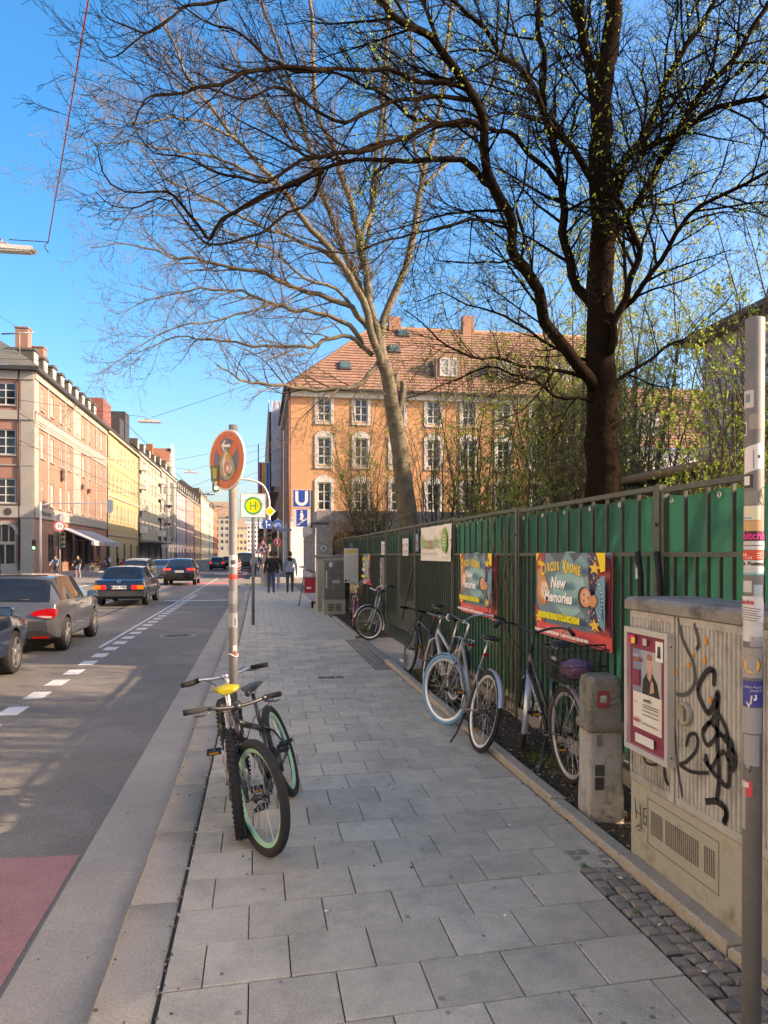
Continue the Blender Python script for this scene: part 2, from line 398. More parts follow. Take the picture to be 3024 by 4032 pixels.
for k in range(700):
    y = 2.4+rnd.random()**1.4*14; x = rnd.choice((rnd.gauss(-.385, .012), rnd.uniform(-.62, -.58)-.03*rnd.random(), rnd.gauss(1.945, .02), rnd.uniform(-1.0, 1.9))); s = rnd.uniform(.0025, .007); z = RZ+.008 if x < -.6 else .003; mb.cur = gv[rnd.randrange(3)]
    mb.box((x, y, z+s*.4), (s*2, s*1.6, s), Matrix.Rotation(rnd.uniform(0, 3), 3, 'Z'))
mb.build('grit', None, label='loose grit and crumbs along the kerb and paving', cat='grit', kind='stuff')
# ground behind the fence, far pavements
MB().poly([(2.72, -5, -.02), (60, -5, -.02), (60, 44, -.02), (2.72, 44, -.02)]).build('yard', m_yard, kind='structure')
MB().b2(1.97, 2.72, 15.6, 44.4, -.2, -.02).build('sidewalk_margin', m_gut, kind='structure')
MB().b2(-.6, 40, 57, 400, -.3, 0).build('far_sidewalk', M('far_paving', (.24, .235, .225), .85, var=.12, vs=1.5), kind='structure')
MB().b2(-60, -15.6, 60.5, 420, -.3, .02).build('opposite_sidewalk', M('opposite_paving', (.22, .21, .20), .85, var=.12, vs=1.2), kind='structure')
MB().b2(-60, -15.6, -10, 46, -.3, .02).build('near_opposite_sidewalk', M('opposite_paving2', (.22, .21, .20), .85, var=.12, vs=1.2), kind='structure')

# ================================================================ FENCE
m_fence = M('fence_steel', (.065, .078, .06), .5, .2, var=.25, vs=9, stain=(.055, .055, .04), ss=7, sl0=.6, sl1=.75)
m_cloth = M('green_screen', (.007, .078, .054), .85, trans=.26, var=.3, vs=1.6, bump=.25, bs=240)
m_eye = P((.55, .53, .48), .35, .8)
FX = 2.68
def cloth(y0, y1, z0, z1, parent, X, eye=True):
    b = MB(); ny, nz = 28, 16; b.smooth = True; ph = rnd.uniform(0, 9)
    for j in range(nz+1):
        for i in range(ny+1):
            u, v = i/ny, j/nz; y = y0+(y1-y0)*u; z = z0+(z1-z0)*v
            if v == 1: z -= .022*abs(math.sin(u*math.pi*5))
            b.v.append((X+.012*noise.noise(V((y*2+ph, z*1.6, 0)))+.01*math.sin(y*9+ph)*(1-abs(2*v-1)), y, z))
    for j in range(nz):
        for i in range(ny): b.face([j*(ny+1)+i, (j+1)*(ny+1)+i, (j+1)*(ny+1)+i+1, j*(ny+1)+i+1])
    c = b.build('screen_cloth', m_cloth, parent)
    if eye:
        for k in range(6):
            y = y0+(y1-y0)*(.02+.96*k/5)
            MB().lathe((X-.016, y, z1-.045), (-1, 0, 0), [(.010, 0), (.012, .004), (.020, .004), (.021, 0)], 12).build('eyelet', m_eye, c)
def panel(y0, y1, top, label, cl=True, low=.14, gate=False, bars=True):
    t = thing('fence_panel' if not gate else 'gate', label, 'fence' if not gate else 'gate', (FX, y0, 0), 0, None if gate else 'fence panels along the pavement')
    L = y1-y0
    mb = MB().b2(-.03, .03, -.03, .03, -.05, top+.02); mb.build('post', m_fence, t)
    if gate: MB().b2(-.03, .03, L-.1, L-.04, -.05, top+.02).build('post', m_fence, t)
    a, b_ = .05, L-.05
    for nm, z, h in (('top_rail', top, .035), ('middle_rail', 1.70, .03), ('bottom_rail', low, .04)):
        MB().b2(-.018, .018, a, b_, z-h/2, z+h/2).build(nm, m_fence, t)
    for yy in (a, b_): MB().b2(-.02, .02, yy-.018, yy+.018, low, top).build('side_rail', m_fence, t)
    n = max(2, round(L/.27)); up = MB().b2(-.012, .012, -.007, .007, 1.715, top-.017).mesh('bar', m_fence)
    lo = MB().b2(-.012, .012, -.007, .007, low+.02, 1.685).mesh('bar', m_fence)
    for k in range(1, n): obj('bar', up, t, (0, a+(b_-a)*k/n, 0))
    q = 2*n if not gate else 3*n
    for k in range(1, q): obj('bar', lo, t, (0, a+(b_-a)*k/q, 0))
    if cl: cloth(a-.0, b_+.0, .22 if not gate else .7, top-.03, t, .035)
    for z in (.5, 1.9): MB().tube([(-.035, 0, z), (-.05, 0, z)], .012, 8).build('bolt', m_fence, t)
    return t
panel(1.95, 4.82, 2.13, 'green-screened fence panel behind the grey cabinet, nearest of all')
panel(4.82, 7.70, 2.15, 'green-screened fence panel carrying the large circus poster')
panel(7.70, 10.40, 2.17, 'fence panel with hanging dry vine and second circus poster')
panel(10.40, 13.0, 2.19, 'fence panel carrying the white market banner')
gt = panel(13.0, 16.1, 2.19, 'barred double gate with a diagonal brace in the fence', gate=True, low=.32, cl=False)
MB().tube([(-.03, 1.2, .45), (-.03, .1, 1.5)], .012, 6).build('brace', m_fence, gt)
cloth(.1, 1.45, .9, 2.1, gt, .035, False); cloth(1.75, 2.95, .55, 2.12, gt, .035, False)
panel(16.1, 18.8, 2.19, 'fence panel behind the bicycle with the silver mudguard')
panel(18.8, 21.6, 2.19, 'fence panel behind the pink bicycle with the small circus poster')
panel(21.6, 24.4, 2.2, 'far fence panel behind the weathered grey cabinets')
panel(24.4, 27.2, 2.2, 'fence panel farthest along, next to the station entrance', low=.2)
MB().b2(2.66, 2.78, 4.0, 11, -.05, .12).build('fence_footing', m_gut, kind='structure')
# gate block
MB().b2(2.62, 2.95, 11.0, 12.6, 0, .14).build('concrete_sill', M('sill', (.2, .15, .11), .9, var=.2, vs=8), label='brown concrete sill under the gate end of the fence', cat='sill')

# ================================================================ posters and banners on the fence
RED = (.78, .10, .09); TEAL = (.26, .52, .52); SLATE = (.13, .24, .29); YEL = (.9, .6, .04); ORG = (.72, .30, .10)
def circus(y0, y1, z0, z1, label, small=False):
    W, H_ = y1-y0, z1-z0
    t = thing('circus_poster', label, 'poster', (2.655, y0, z0), 0, 'circus posters on the fence')
    MB().b2(-.004, .004, 0, W, 0, H_).build('board', P(RED, .5), t)
    p = Print((-.0046, W, 0), (0, -W, 0), (0, 0, H_), (-1, 0, 0))
    p.r(0, 1, .15, 1, SLATE)
    p.p(circ(.5, .62, .30, .40, 26), (.17, .34, .37)); p.p(circ(.48, .58, .22, .30, 26), TEAL)
    p.p([(.2, 1), (.35, .86), (.45, 1)], (.09, .12, .15)); p.p([(.48, 1), (.56, .9), (.66, 1)], (.07, .10, .13)); p.p([(.62, .4), (.72, .3), (.76, .55)], (.1, .2, .24))
    # left: gold stars on red, maned head
    p.p([(0, 1), (.15, 1), (.13, .86), (.1, .78), (.02, .75), (0, .8)], (.35, .07, .05)); p.p([(0, 1), (.05, 1), (0, .9)], YEL); p.p(star(.065, .88, .055, 10), YEL)
    p.p([(.02, .78), (.09, .84), (.15, .72), (.17, .66), (.03, .62)], (.62, .25, .10))
    p.p(circ(.115, .53, .10, .17, 18), (.55, .20, .07)); p.p(circ(.12, .56, .085, .13, 16), (.70, .33, .14)); p.p(circ(.14, .55, .058, .10, 14), (.80, .62, .48)); p.p(circ(.155, .50, .03, .05, 12), (.72, .40, .25))
    for q in ((.125, .565), (.165, .575)): p.p(circ(q[0], q[1], .008, .009, 8), (.05, .03, .02))
    p.p([(.135, .52), (.155, .52), (.145, .50)], (.1, .04, .03))
    p.p([(0, .15), (0, .38), (.06, .27), (.14, .2), (.15, .15)], (.5, .05, .05)); p.p(star(.06, .2, .07, 8), YEL)
    # right: jewelled border, stars, figure in blue
    p.p([(.78, 1), (.9, 1), (1, .93), (1, .15), (.9, .15), (.8, .17)], (.40, .05, .06)); p.p([(.74, 1), (.84, 1), (.88, .6), (.86, .2), (.78, .17), (.77, .5)], (.06, .05, .10))
    rr = random.Random(3)
    for k in range(70):
        yy = rr.uniform(.18, .98); p.p(circ(.805+rr.uniform(-.045, .06), yy, .009, .014, 6), rr.choice(((.5, .06, .1), (.1, .2, .5), (.6, .45, .3), (.1, .3, .3), (.6, .25, .05), (.3, .15, .4))))
    p.p([(.9, 1), (1, 1), (1, .82), (.95, .8), (.93, .9)], YEL); p.p(star(.885, .84, .075, 5), (.8, .5, .05)); p.p(star(.885, .25, .075, -8), (.8, .5, .05))
    p.p([(.88, .52), (.92, .7), (.96, .76), (1, .77), (1, .2), (.94, .26), (.90, .40)], (.10, .30, .38)); p.p([(.95, .66), (.98, .5), (.99, .3), (.96, .35)], (.04, .12, .18))
    for k in range(14): p.p(circ(.925+.05*math.sin(k*.28), .72-k*.04, .006, .008, 6), (.8, .8, .75))
    p.p([(.84, .54), (.90, .57), (.93, .51), (.90, .44), (.84, .45)], (.68, .27, .12)); p.p(circ(.775, .53, .075, .115, 18), (.07, .03, .02)); p.p(circ(.795, .53, .065, .10, 18), (.68, .30, .16)); p.p(circ(.80, .535, .045, .07, 14), (.75, .40, .25))
    for q in (.56, .495): p.p(circ(.78, q, .008, .015, 8), (.08, .03, .02))
    p.p(circ(.832, .53, .008, .022, 8), (.35, .08, .06))
    k_ = W/H_
    def arc(txt, x0, dx, y, size, sl, big=()):
        for i, ch in enumerate(txt):
            s = size*(1.5 if i in big else 1)
            x = x0+dx*i; yy = y+sl*(1-((i-(len(txt)-1)/2)/(len(txt)/2))**2)
            for ddx, c in ((.006, (.05, .04, .04)), (0, YEL)):
                p.t(ch, x+ddx, yy-ddx, s, c, sx=1/k_*.9, bold=.006)
    arc('CIRCUS KRONE', .215, .048, .79, .135, .055, (0, 7))
    for ddx, c in ((.008, (.03, .05, .08)), (0, (.88, .88, .85))):
        p.t('New', .46+ddx, .655-ddx, .17, c, sx=.6, bold=.006, shear=.2); p.t('Memories', .46+ddx, .49-ddx, .165, c, sx=.58, bold=.006, shear=.15)
    for ddx, c in ((.005, (.03, .05, .05)), (0, (.85, .75, .03))): p.t('KRONE BAU MÜNCHEN', .46+ddx, .265-ddx, .085, c, sx=.62, bold=.01)
    p.t('WWW.CIRCUS-KRONE.DE', .46, .122, .042, (.85, .55, .5), sx=.62); p.t('WWW.MUENCHENTICKET.DE · TICKET HOTLINE: 089 545 8000', .49, .075, .042, (.9, .85, .8), sx=.62, bold=.004)
    p.r(.25, .75, .032, .037, (.75, .3, .28))
    p.mb.build('print', None, t)
circus(5.49, 7.09, .95, 1.712, 'large circus poster beside the grey cabinet, nearest of the three')
circus(8.37, 9.93, .955, 1.712, 'circus poster hanging behind the silver bicycle with the blue tyre')
circus(18.1, 19.5, .96, 1.71, 'small-looking circus poster farthest along, beside the pink bicycle')
bn = thing('market_banner', 'white cloth banner with green and pink market lettering', 'banner', (2.65, 10.38, 0))
b = MB(); b.smooth = True; NY, NZ = 30, 10; BW = 2.04
def bx(u, v): return -.012+.012*noise.noise(V((u*5, v*3, 1)))+.008*math.sin(u*17+v*3)
for j in range(NZ+1):
    for i in range(NY+1):
        u, v = i/NY, j/NZ; b.v.append((bx(u, v), BW*(1-u), 1.60+.53*v-.012*math.sin(v*3.14)*(u < .02)))
for j in range(NZ):
    for i in range(NY): b.face([j*(NY+1)+i, j*(NY+1)+i+1, (j+1)*(NY+1)+i+1, (j+1)*(NY+1)+i])
b.build('cloth', M('banner_cloth', (.72, .67, .58), .8, var=.07, vs=3), bn)
p = Print((-.035, BW, 1.6), (0, -1, 0), (0, 0, 1), (-1, 0, 0)); GRN = (.19, .40, .05)
for i, ch in enumerate('Hlozemarkt'): p.t(ch, .13+i*.132, .275+.008*math.sin(i), .27 if i else .33, (.65, .05, .14) if ch == 'm' else GRN, sx=.85 if i not in (0,) else .7, shear=.25, bold=.006)
p.t('vom Pflänzchen- und Kräutermarkt am Jahr', .68, .115, .065, (.35, .36, .30), sx=.95)
p.p(circ(1.74, .30, .17, .185, 24), GRN)
for k in range(4): p.r(1.66, 1.82, .22+k*.045, .24+k*.045, (.6, .65, .5))
p.p([(1.48, .4), (1.55, .46), (1.56, .36)], (.6, .2, .3)); p.r(1.6, 1.85, .05, .065, (.4, .42, .38))
p.mb.build('print', None, bn)
for k in range(5): MB().tube([(-.01, .1+k*.46, 2.12), (.01, .1+k*.46, 2.2)], .004, 5).build('cable_tie', P((.05, .05, .05)), bn)
def plate(name, label, y0, y1, z0, z1, base, draw, x=2.655, cat='sign', frame=None):
    t = thing(name, label, cat, (x, y0, z0)); W, H_ = y1-y0, z1-z0
    MB().b2(-.008, .008, 0, W, 0, H_).build('board', P(frame or base, .5), t)
    p = Print((-.0086, W, 0), (0, -W, 0), (0, 0, H_), (-1, 0, 0)); p.r(.04, .96, .03, .97, base); draw(p); p.mb.build('print', None, t); return t
def d1(p):
    p.p(circ(.22, .6, .09, .11, 12), (.45, .06, .1)); p.r(.15, .2, .42, .66, (.45, .06, .1)); p.t('ad', .5, .6, .2, (.05, .05, .05), sx=.5, shear=.2); p.p(star(.75, .62, .12), (.05, .05, .05))
    for z in (.3, .22, .12): p.r(.12, .88, z, z+.035, (.25, .25, .25))
plate('notice_board', 'white framed notice with red and black print above the gate rail', 13.5, 14.1, 1.67, 2.0, (.62, .62, .58), d1, frame=(.08, .08, .08))
def d2(p):
    p.r(.3, .7, .55, .9, (.3, .33, .42)); p.r(.25, .75, .38, .42, (.4, .42, .5)); p.r(.2, .8, .1, .28, (.25, .28, .36))
plate('small_sign', 'narrow dark blue sign beside the white banner', 12.62, 12.9, 1.74, 2.06, (.07, .09, .16), d2)
def d3(p):
    for z in (.7, .55, .35, .2): p.r(.15, .85, z, z+.06, (.2, .2, .2))
plate('small_notice', 'small white notice on the post beyond the gate', 16.2, 16.6, 1.69, 1.98, (.6, .6, .57), d3)
def d4(p):
    rr = random.Random(5)
    for k in range(26): x, y = rr.uniform(.02, .7), rr.uniform(.02, .85); g_ = rr.choice(((.5, .5, .48), (.3, .3, .3), (.12, .11, .1), (.6, .58, .55), (.4, .12, .08))); p.r(x, x+rr.uniform(.1, .28), y, y+rr.uniform(.04, .14), g_)
plate('poster_strip', 'tattered pasted bills on a narrow board by the gate', 16.25, 16.75, .95, 1.63, (.2, .2, .19), d4, cat='poster')
ts = thing('information_board', 'tall narrow cream information board standing by the fence', 'sign', (2.42, 20.3, 0))
MB().tube([(0, 0, 0), (0, 0, 2.0)], .035, 10).build('post', P((.14, .14, .13), .5, .5), ts); MB().b2(-.19, .19, -.06, -.035, .95, 1.86).build('panel', P((.52, .50, .42), .5), ts)
p = Print((-.19, -.061, .95), (.38, 0, 0), (0, 0, .91), (0, -1, 0)); p.r(.1, .9, .86, .95, (.65, .45, .1)); p.r(.1, .9, .1, .8, (.48, .47, .41)); p.mb.build('print', None, ts)
MB().b2(.02, .09, .0, .1, 1.0, 1.45).build('bag', P((.02, .025, .05), .9), ts)
# dry vine
vn = thing('climbing_vine', 'leafless dry vine hanging on the fence beside the post', 'vine', (2.66, 8.0, 0))
m_vine = P((.16, .12, .06), .9); mb = MB().mat(m_vine)
for k in range(16):
    y = rnd.uniform(-.25, .55); pts = []; z = 0.03; x = -.02
    top = rnd.uniform(1.2, 2.15)
    while z < top:
        pts.append((x, y, z)); z += .09; y += rnd.gauss(0, .016); x = -.02+rnd.gauss(0, .008)
    if k < 7:
        for q in range(9): pts.append((x-.02*q/3, y+.03*q*rnd.choice((1, 1, -.3)), z+.09*math.sin(q*.45)-.01*q*q*.4))
    mb.tube(pts, rnd.uniform(.0025, .005), 5)
mb.build('stems', None, vn)
# locks on the fence
for (yy, lb, seg) in ((5.0, 'black articulated bicycle lock hanging on the fence post', 1), (4.74, 'black chain lock hanging beside the fence post', 0)):
    k_ = thing('bicycle_lock', lb, 'lock', (2.63, yy, 1.45), 0, 'locks left on the fence')
    MB().tube([(-.01, .03, .26), (-.02, 0, .22), (-.01, -.01, .1), (0, 0, -.08), (0, .02, -.3 if not seg else -.1)], .022, 8).build('sleeve', P((.015, .015, .016), .8), k_)
    if seg:
        mb = MB()
        for q in range(7): mb.tube([(0, .01+q*.006, -.1-q*.025), (0, .013+q*.006, -.12-q*.025)], .02-.002*abs(q-3)*.3, 8)
        mb.build('links', P((.04, .04, .04), .35, .7), k_); MB().b2(-.035, -.028, -.012, .012, .08, .2).build('badge', P((.5, .5, .48)), k_)
# ================================================================ STREET FURNITURE
m_cab = M('cabinet_plastic', (.35, .342, .305), .7, var=.12, vs=5, stain=(.11, .105, .09), ss=3.2, sl0=.47, sl1=.72, bump=.1, bs=90)
m_plinth = M('cabinet_plinth', (.325, .31, .245), .85, var=.14, vs=4, stain=(.10, .095, .065), ss=4, sl0=.52, sl1=.72, bump=.2, bs=120)
m_conc = M('old_concrete', (.22, .205, .18), .9, var=.15, vs=6, stain=(.065, .062, .05), ss=5, sl0=.5, sl1=.68, bump=.5, bs=60)
m_galv = M('galvanised_post', (.15, .15, .145), .6, .1, var=.16, vs=7, stain=(.13, .13, .125), ss=12, sl0=.5, sl1=.65)
m_blk = P((.012, .012, .013), .5); m_gray = P((.2, .2, .2), .5); m_wht = P((.72, .72, .70), .45)
K0, K1 = 2.78, 4.01
cb = thing('utility_cabinet', 'large graffiti-covered grey utility cabinet in the right foreground', 'cabinet', (2.05, K0, 0))
L = K1-K0
def rib(y0, y1, z0, z1, n):    # corrugated door sheet facing -X
    b = MB(); pr = []
    for k in range(n):
        a = y0+(y1-y0)*k/n; s = (y1-y0)/n
        pr += [(a+s*.08, 0), (a+s*.2, -.008), (a+s*.8, -.008), (a+s*.92, 0)]
    pr = [(y0, 0)]+pr+[(y1, 0)]; q = len(b.v)
    for y, x in pr: b.v += [(x, y, z0), (x, y, z1)]
    for k in range(len(pr)-1): b.face([q+2*k, q+2*k+1, q+2*k+3, q+2*k+2])
    return b
MB().cbox((.17, L/2, .225), (.34, L, .45), .006).build('plinth', m_plinth, cb)
MB().b2(.006, .36, .004, L-.004, .455, 1.40).build('body', m_cab, cb)
lid = MB(); lid.prism([(-.03, 0), (-.03, .045), (.0, .065), (.37, .065), (.39, .04), (.39, 0)], (0, -.02, 1.40), (1, 0, 0), (0, 0, 1), (0, L+.04, 0)); lid.build('lid', m_conc, cb)
SEAM = 3.53-K0
for y0, y1, n in ((SEAM+.012, L-.012, 14), (.012, SEAM-.004, 21)):
    d = rib(y0+.02, y1-.02, .50, 1.355, n).build('door', m_cab, cb)
    f_ = MB()
    for a, b_, c, e in ((y0, y1, .462, .5), (y0, y1, 1.355, 1.393), (y0, y0+.02, .5, 1.355), (y1-.02, y1, .5, 1.355)): f_.b2(-.012, .004, a, b_, c, e)
    f_.build('door_frame', m_cab, d)
mb = MB()
for (a, b_, n) in ((3.67, 3.79, 7), (3.34, 3.645, 17), (3.21, 3.30, 5)):
    for i in range(n):
        for j in range(11):
            y = a-K0+(b_-a)*(i+.5)/n; z = .225+.0115*j; mb.b2(-.0015, .003, y-.0052, y+.0052, z-.0034, z+.0034)
mb.build('vent_grille', m_blk, cb)
mb = MB()
rr_ = [(3.18-K0, .16), (3.82-K0, .16), (3.82-K0, .40), (3.18-K0, .40)]
mb.tube([(-.001, y, z) for y, z in rr_], .0022, 4, closed=True); mb.build('panel_seam', P((.09, .085, .06)), cb)
hd = MB().lathe((-.008, 3.43-K0, .93), (-1, 0, 0), [(.055, 0), (.055, .02), (.045, .026), (.038, .012), (0.001, .010)], 24).build('lock', P((.26, .25, .2), .6), cb)
MB().box((-.026, 3.43-K0, .93), (.016, .018, .066)).build('handle', P((.22, .21, .17), .5), hd)
# spray paint strokes and tags on the cabinet
m_spray = M('spray_black', (.012, .012, .013), .6); m_sprayg = P((.06, .062, .06), .7); m_orange = P((.62, .22, .02), .6)
def stroke(mb, pts, wd, x=-.0135):
    for i in range(len(pts)-1):
        a, b_ = V((0, *pts[i])), V((0, *pts[i+1])); d = (b_-a); n = V((0, -d.z, d.y)).normalized()*wd/2; e = d.normalized()*wd*.35
        o = V((x-.0003*(i % 2), 0, 0)); mb.poly([o+a-e+n, o+a-e-n, o+b_+e-n, o+b_+e+n])
def cpt(sx, sy):      # cabinet-front survey (source px -> y,z)
    t = (sx-CX)/FPX; d = 2.04/(_S+_C*t); return (d*(_C-_S*t)-K0, EYE+(HY-sy)/FPX*d)
def z5(*pp): return [cpt(2350+x*.8053, 2250+y*.8056) for x, y in pp]
def smooth(pts, n=4):
    o = []
    for i in range(len(pts)-1):
        p0, p1, p2, p3 = [V(pts[max(0, min(len(pts)-1, j))]) for j in (i-1, i, i+1, i+2)]
        for k in range(n):
            t = k/n; o.append(.5*((2*p1)+(p2-p0)*t+(2*p0-5*p1+4*p2-p3)*t*t+(3*p1-p0-3*p2+p3)*t**3))
    o.append(V(pts[-1])); return o
gf = MB().mat(m_spray)
for q, wd in (([(575, 550), (575, 490), (545, 485), (505, 545), (500, 600), (545, 690), (580, 640), (595, 600), (590, 800), (600, 1000), (590, 1110)], .028),
              ([(540, 1125), (590, 1125), (630, 1160), (635, 1200), (625, 1225)], .03), ([(525, 780), (560, 740), (640, 840), (680, 900), (665, 970), (620, 880), (560, 960), (535, 900)], .022),
              ([(530, 920), (570, 980), (640, 1050), (650, 960), (640, 790), (600, 700)], .024), ([(440, 850), (455, 800), (490, 800), (490, 870), (440, 930), (410, 945), (470, 980), (545, 985)], .018),
              ([(385, 760), (395, 920), (400, 980), (420, 1100)], .012), ([(330, 915), (335, 1000), (350, 1040)], .02), ([(225, 870), (240, 930), (290, 945), (305, 915)], .014),
              ([(600, 620), (570, 720), (520, 780), (545, 850), (600, 800), (660, 830), (670, 930)], .02)):
    gf = MB().mat(m_spray); stroke(gf, smooth([tuple(v) for v in z5(*q)]), wd); gf.build('graffiti', None, cb)
for q, wd in (([(395, 600), (440, 600), (480, 540), (470, 440), (420, 330), (400, 230)], .02), ([(480, 260), (500, 350), (490, 380)], .022)):
    gf = MB().mat(m_sprayg); stroke(gf, smooth([tuple(v) for v in z5(*q)]), wd, -.0125); gf.build('graffiti', None, cb)
gf = MB().mat(P((.03, .03, .035), .6))
for q in ([(180, 1110), (188, 1210)], [(205, 1135), (212, 1245)], [(180, 1170), (210, 1190)], [(238, 1160), (222, 1160), (220, 1230), (236, 1240), (236, 1200), (226, 1200)], [(185, 1248), (200, 1240), (215, 1262)], [(195, 1262), (208, 1270)]):
    stroke(gf, z5(*q), .006, -.003)
gf.build('scrawled_letters', None, cb); gf = MB().mat(m_orange)
for (x, y, s) in ((535, 340, .014), (475, 405, .009), (530, 435, .012), (453, 460, .012), (393, 492, .010), (558, 628, .012), (320, 238, .008)):
    (yy, zz), = z5((x, y)); gf.prism(circ(0, 0, s, s*1.4, 9), (-.0135, yy, zz), (0, 1, 0), (0, 0, 1), (-.0008, 0, 0))
gf.build('orange_spots', None, cb)
# framed bill on the cabinet
pf = thing('framed_poster', 'aluminium frame with a maroon event bill on the cabinet door', 'framed poster', (2.03, 3.53, .64))
FW, FH = .455, .665; mb = MB()
for a, b_, c, e in ((0, FW, 0, .03), (0, FW, FH-.03, FH), (0, .03, .03, FH-.03), (FW-.03, FW, .03, FH-.03)): mb.b2(-.034, .006, a, b_, c, e)
mb.build('frame', P((.62, .6, .55), .35, .5), pf); MB().b2(-.01, .004, .03, FW-.03, .03, FH-.03).build('backing', P((.2, .03, .05)), pf)
p = Print((-.0108, FW-.03, .03), (0, -(FW-.06), 0), (0, 0, FH-.06), (-1, 0, 0)); MAR = (.22, .03, .06)
p.r(0, 1, 0, 1, MAR); p.r(.08, .84, .16, .86, (.62, .60, .54)); p.r(.08, .84, .48, .86, (.28, .30, .34)); p.r(.08, .3, .48, .86, (.16, .2, .28)); p.r(.6, .84, .5, .86, (.38, .37, .35))
p.p([(.34, .48), (.36, .6), (.46, .67), (.62, .67), (.74, .6), (.8, .48)], (.02, .02, .022)); p.p([(.48, .64), (.54, .6), (.6, .64), (.59, .7), (.49, .7)], (.5, .28, .2)); p.p(circ(.54, .755, .075, .075, 16), (.56, .33, .24)); p.p(circ(.54, .81, .07, .03, 12), (.30, .15, .07))
for q in (.51, .57): p.p(circ(q, .765, .009, .005, 6), (.06, .04, .03))
p.r(.515, .565, .715, .721, (.4, .15, .12)); p.p([(.56, .5), (.6, .62), (.66, .6), (.68, .52)], (.5, .3, .22))
p.r(.12, .34, .755, .785, (.25, .02, .03)); p.t('„Jaroogen“', .2, .81, .035, (.7, .7, .68), sx=1.3); p.t('JRAKIS', .23, .77, .03, (.6, .45, .1), sx=1.4); p.r(.12, .3, .54, .68, MAR)
p.t('im Saal X', .5, .43, .035, (.05, .05, .05), sx=1.4, bold=.003)
for z, a in ((.385, .42), (.365, .42), (.335, .42), (.3, .42), (.22, .4)): p.r(.38, .38+a, z, z+.009, (.16, .16, .16))
p.r(.1, .22, .39, .396, (.2, .2, .2)); p.r(.2, .7, .04, .12, (.6, .58, .55)); p.r(.14, .3, .22, .25, (.45, .1, .12)); p.r(.02, .2, .90, .98, (.6, .02, .15)); p.r(.1, .2, .91, .96, (.75, .6, .03)); p.r(.42, .52, .91, .97, (.5, .4, .4)); p.r(.76, .95, .80, .97, (.66, .66, .63)); p.p([(.8, .83), (.9, .83), (.88, .93), (.82, .93)], (.03, .03, .03))
p.mb.build('bill', None, pf)
for k, (y, z) in enumerate(((.003, .05), (.003, .6))): MB().tube([(-.014, -.004, z), (-.014, .006, z)], .006, 6).build('screw', m_galv, pf)
# stone pier at the right edge
pr = thing('stone_pier', 'weathered stone pier at the right edge behind the steel post', 'pier', (2.32, 2.1, 0)); m_pier = M('sandstone', (.24, .19, .14), .9, var=.25, vs=5, stain=(.09, .07, .055), ss=4, bump=.6, bs=30)
MB().cbox((0, 0, .82), (.5, 1.1, 1.64), .02).build('shaft', m_pier, pr); MB().cbox((0, 0, 1.66), (.6, 1.2, .09), .02).build('cap', m_conc, pr)
# concrete bollard box
bo = thing('concrete_bollard', 'square concrete bollard with a mossy rounded cap beside the black bicycle', 'bollard', (2.2, 4.72, 0), R(-6))
def rsq(w, r, z, n=5): 
    o = []
    for qx, qy, a0 in ((1, 1, 0), (-1, 1, 90), (-1, -1, 180), (1, -1, 270)):
        for k in range(n): a = R(a0+90*k/(n-1)); o.append((qx*(w-r)+r*math.cos(a), qy*(w-r)+r*math.sin(a), z))
    return o
def loft(mb, rings, cap=True):
    b = len(mb.v); n = len(rings[0]); mb.smooth = True
    for r_ in rings: mb.v += r_
    for i in range(len(rings)-1):
        for k in range(n): mb.face([b+i*n+k, b+i*n+(k+1)%n, b+(i+1)*n+(k+1)%n, b+(i+1)*n+k])
    mb.smooth = False
    if cap: mb.face([b+(len(rings)-1)*n+k for k in range(n)])
m_bol = M('bollard_concrete', (.34, .31, .265), .9, var=.14, vs=9, stain=(.10, .092, .075), ss=7, sl0=.52, sl1=.7, bump=.5, bs=80)
m_moss = M('bollard_cap', (.21, .195, .165), .95, var=.3, vs=9, stain=(.09, .09, .06), ss=9, sl0=.45, sl1=.62, bump=.6, bs=70)
mb = MB(); loft(mb, [rsq(.118, .02, -.05), rsq(.116, .022, .2), rsq(.113, .024, .205), rsq(.112, .026, .57)]); mb.build('shaft', m_bol, bo)
mb = MB(); loft(mb, [rsq(.112, .02, .56), rsq(.128, .022, .575), rsq(.128, .022, .615), rsq(.112, .025, .635), rsq(.112, .03, .86), rsq(.104, .035, .90), rsq(.08, .035, .918)]); mb.build('cap', m_moss, bo)
for (x0, x1, z0, z1, c, nm) in ((-.06, .02, .72, .83, (.28, .05, .06), 'sticker'), (-.04, .0, .755, .80, (.35, .5, .45), 'sticker'), (-.075, -.015, .29, .36, (.06, .06, .06), 'sticker'), (-.075, -.02, .20, .28, (.045, .04, .045), 'sticker'), (-.065, -.035, .48, .55, (.17, .15, .13), 'latch')):
    MB().b2(x0, x1, -.1195 if z0 < .56 else -.1155, -.1115, z0, z1).build(nm, P(c, .5), bo)
# ---------------------------------------------------------------- round posts with stickers
def shell(mb, r, a0, a1, z0, z1, m, n=8, tilt=0):
    mb.cur = m; b = len(mb.v); mb.smooth = True
    for k in range(n+1):
        a = R(a0+(a1-a0)*k/n); sh = tilt*(k/n-.5); mb.v += [(r*math.cos(a), r*math.sin(a), z0+sh), (r*math.cos(a), r*math.sin(a), z1+sh)]
    for k in range(n): mb.face([b+2*k, b+2*k+2, b+2*k+3, b+2*k+1])
    mb.smooth = False
def ptext(mb, s, size, r, a, z, m, **k):
    vs, fs = text(s, size, **k); b = len(mb.v); mb.cur = m
    mb.v += [(r*math.cos(R(a)+x/r), r*math.sin(R(a)+x/r), z+y) for x, y in vs]
    for f in fs: mb.face([b+i for i in f])
rp = thing('steel_post', 'grey steel post covered in stickers, cut by the right frame edge', 'post', (1.612, 2.322, -.02))
rp.rotation_euler = (0, R(.35), 0)
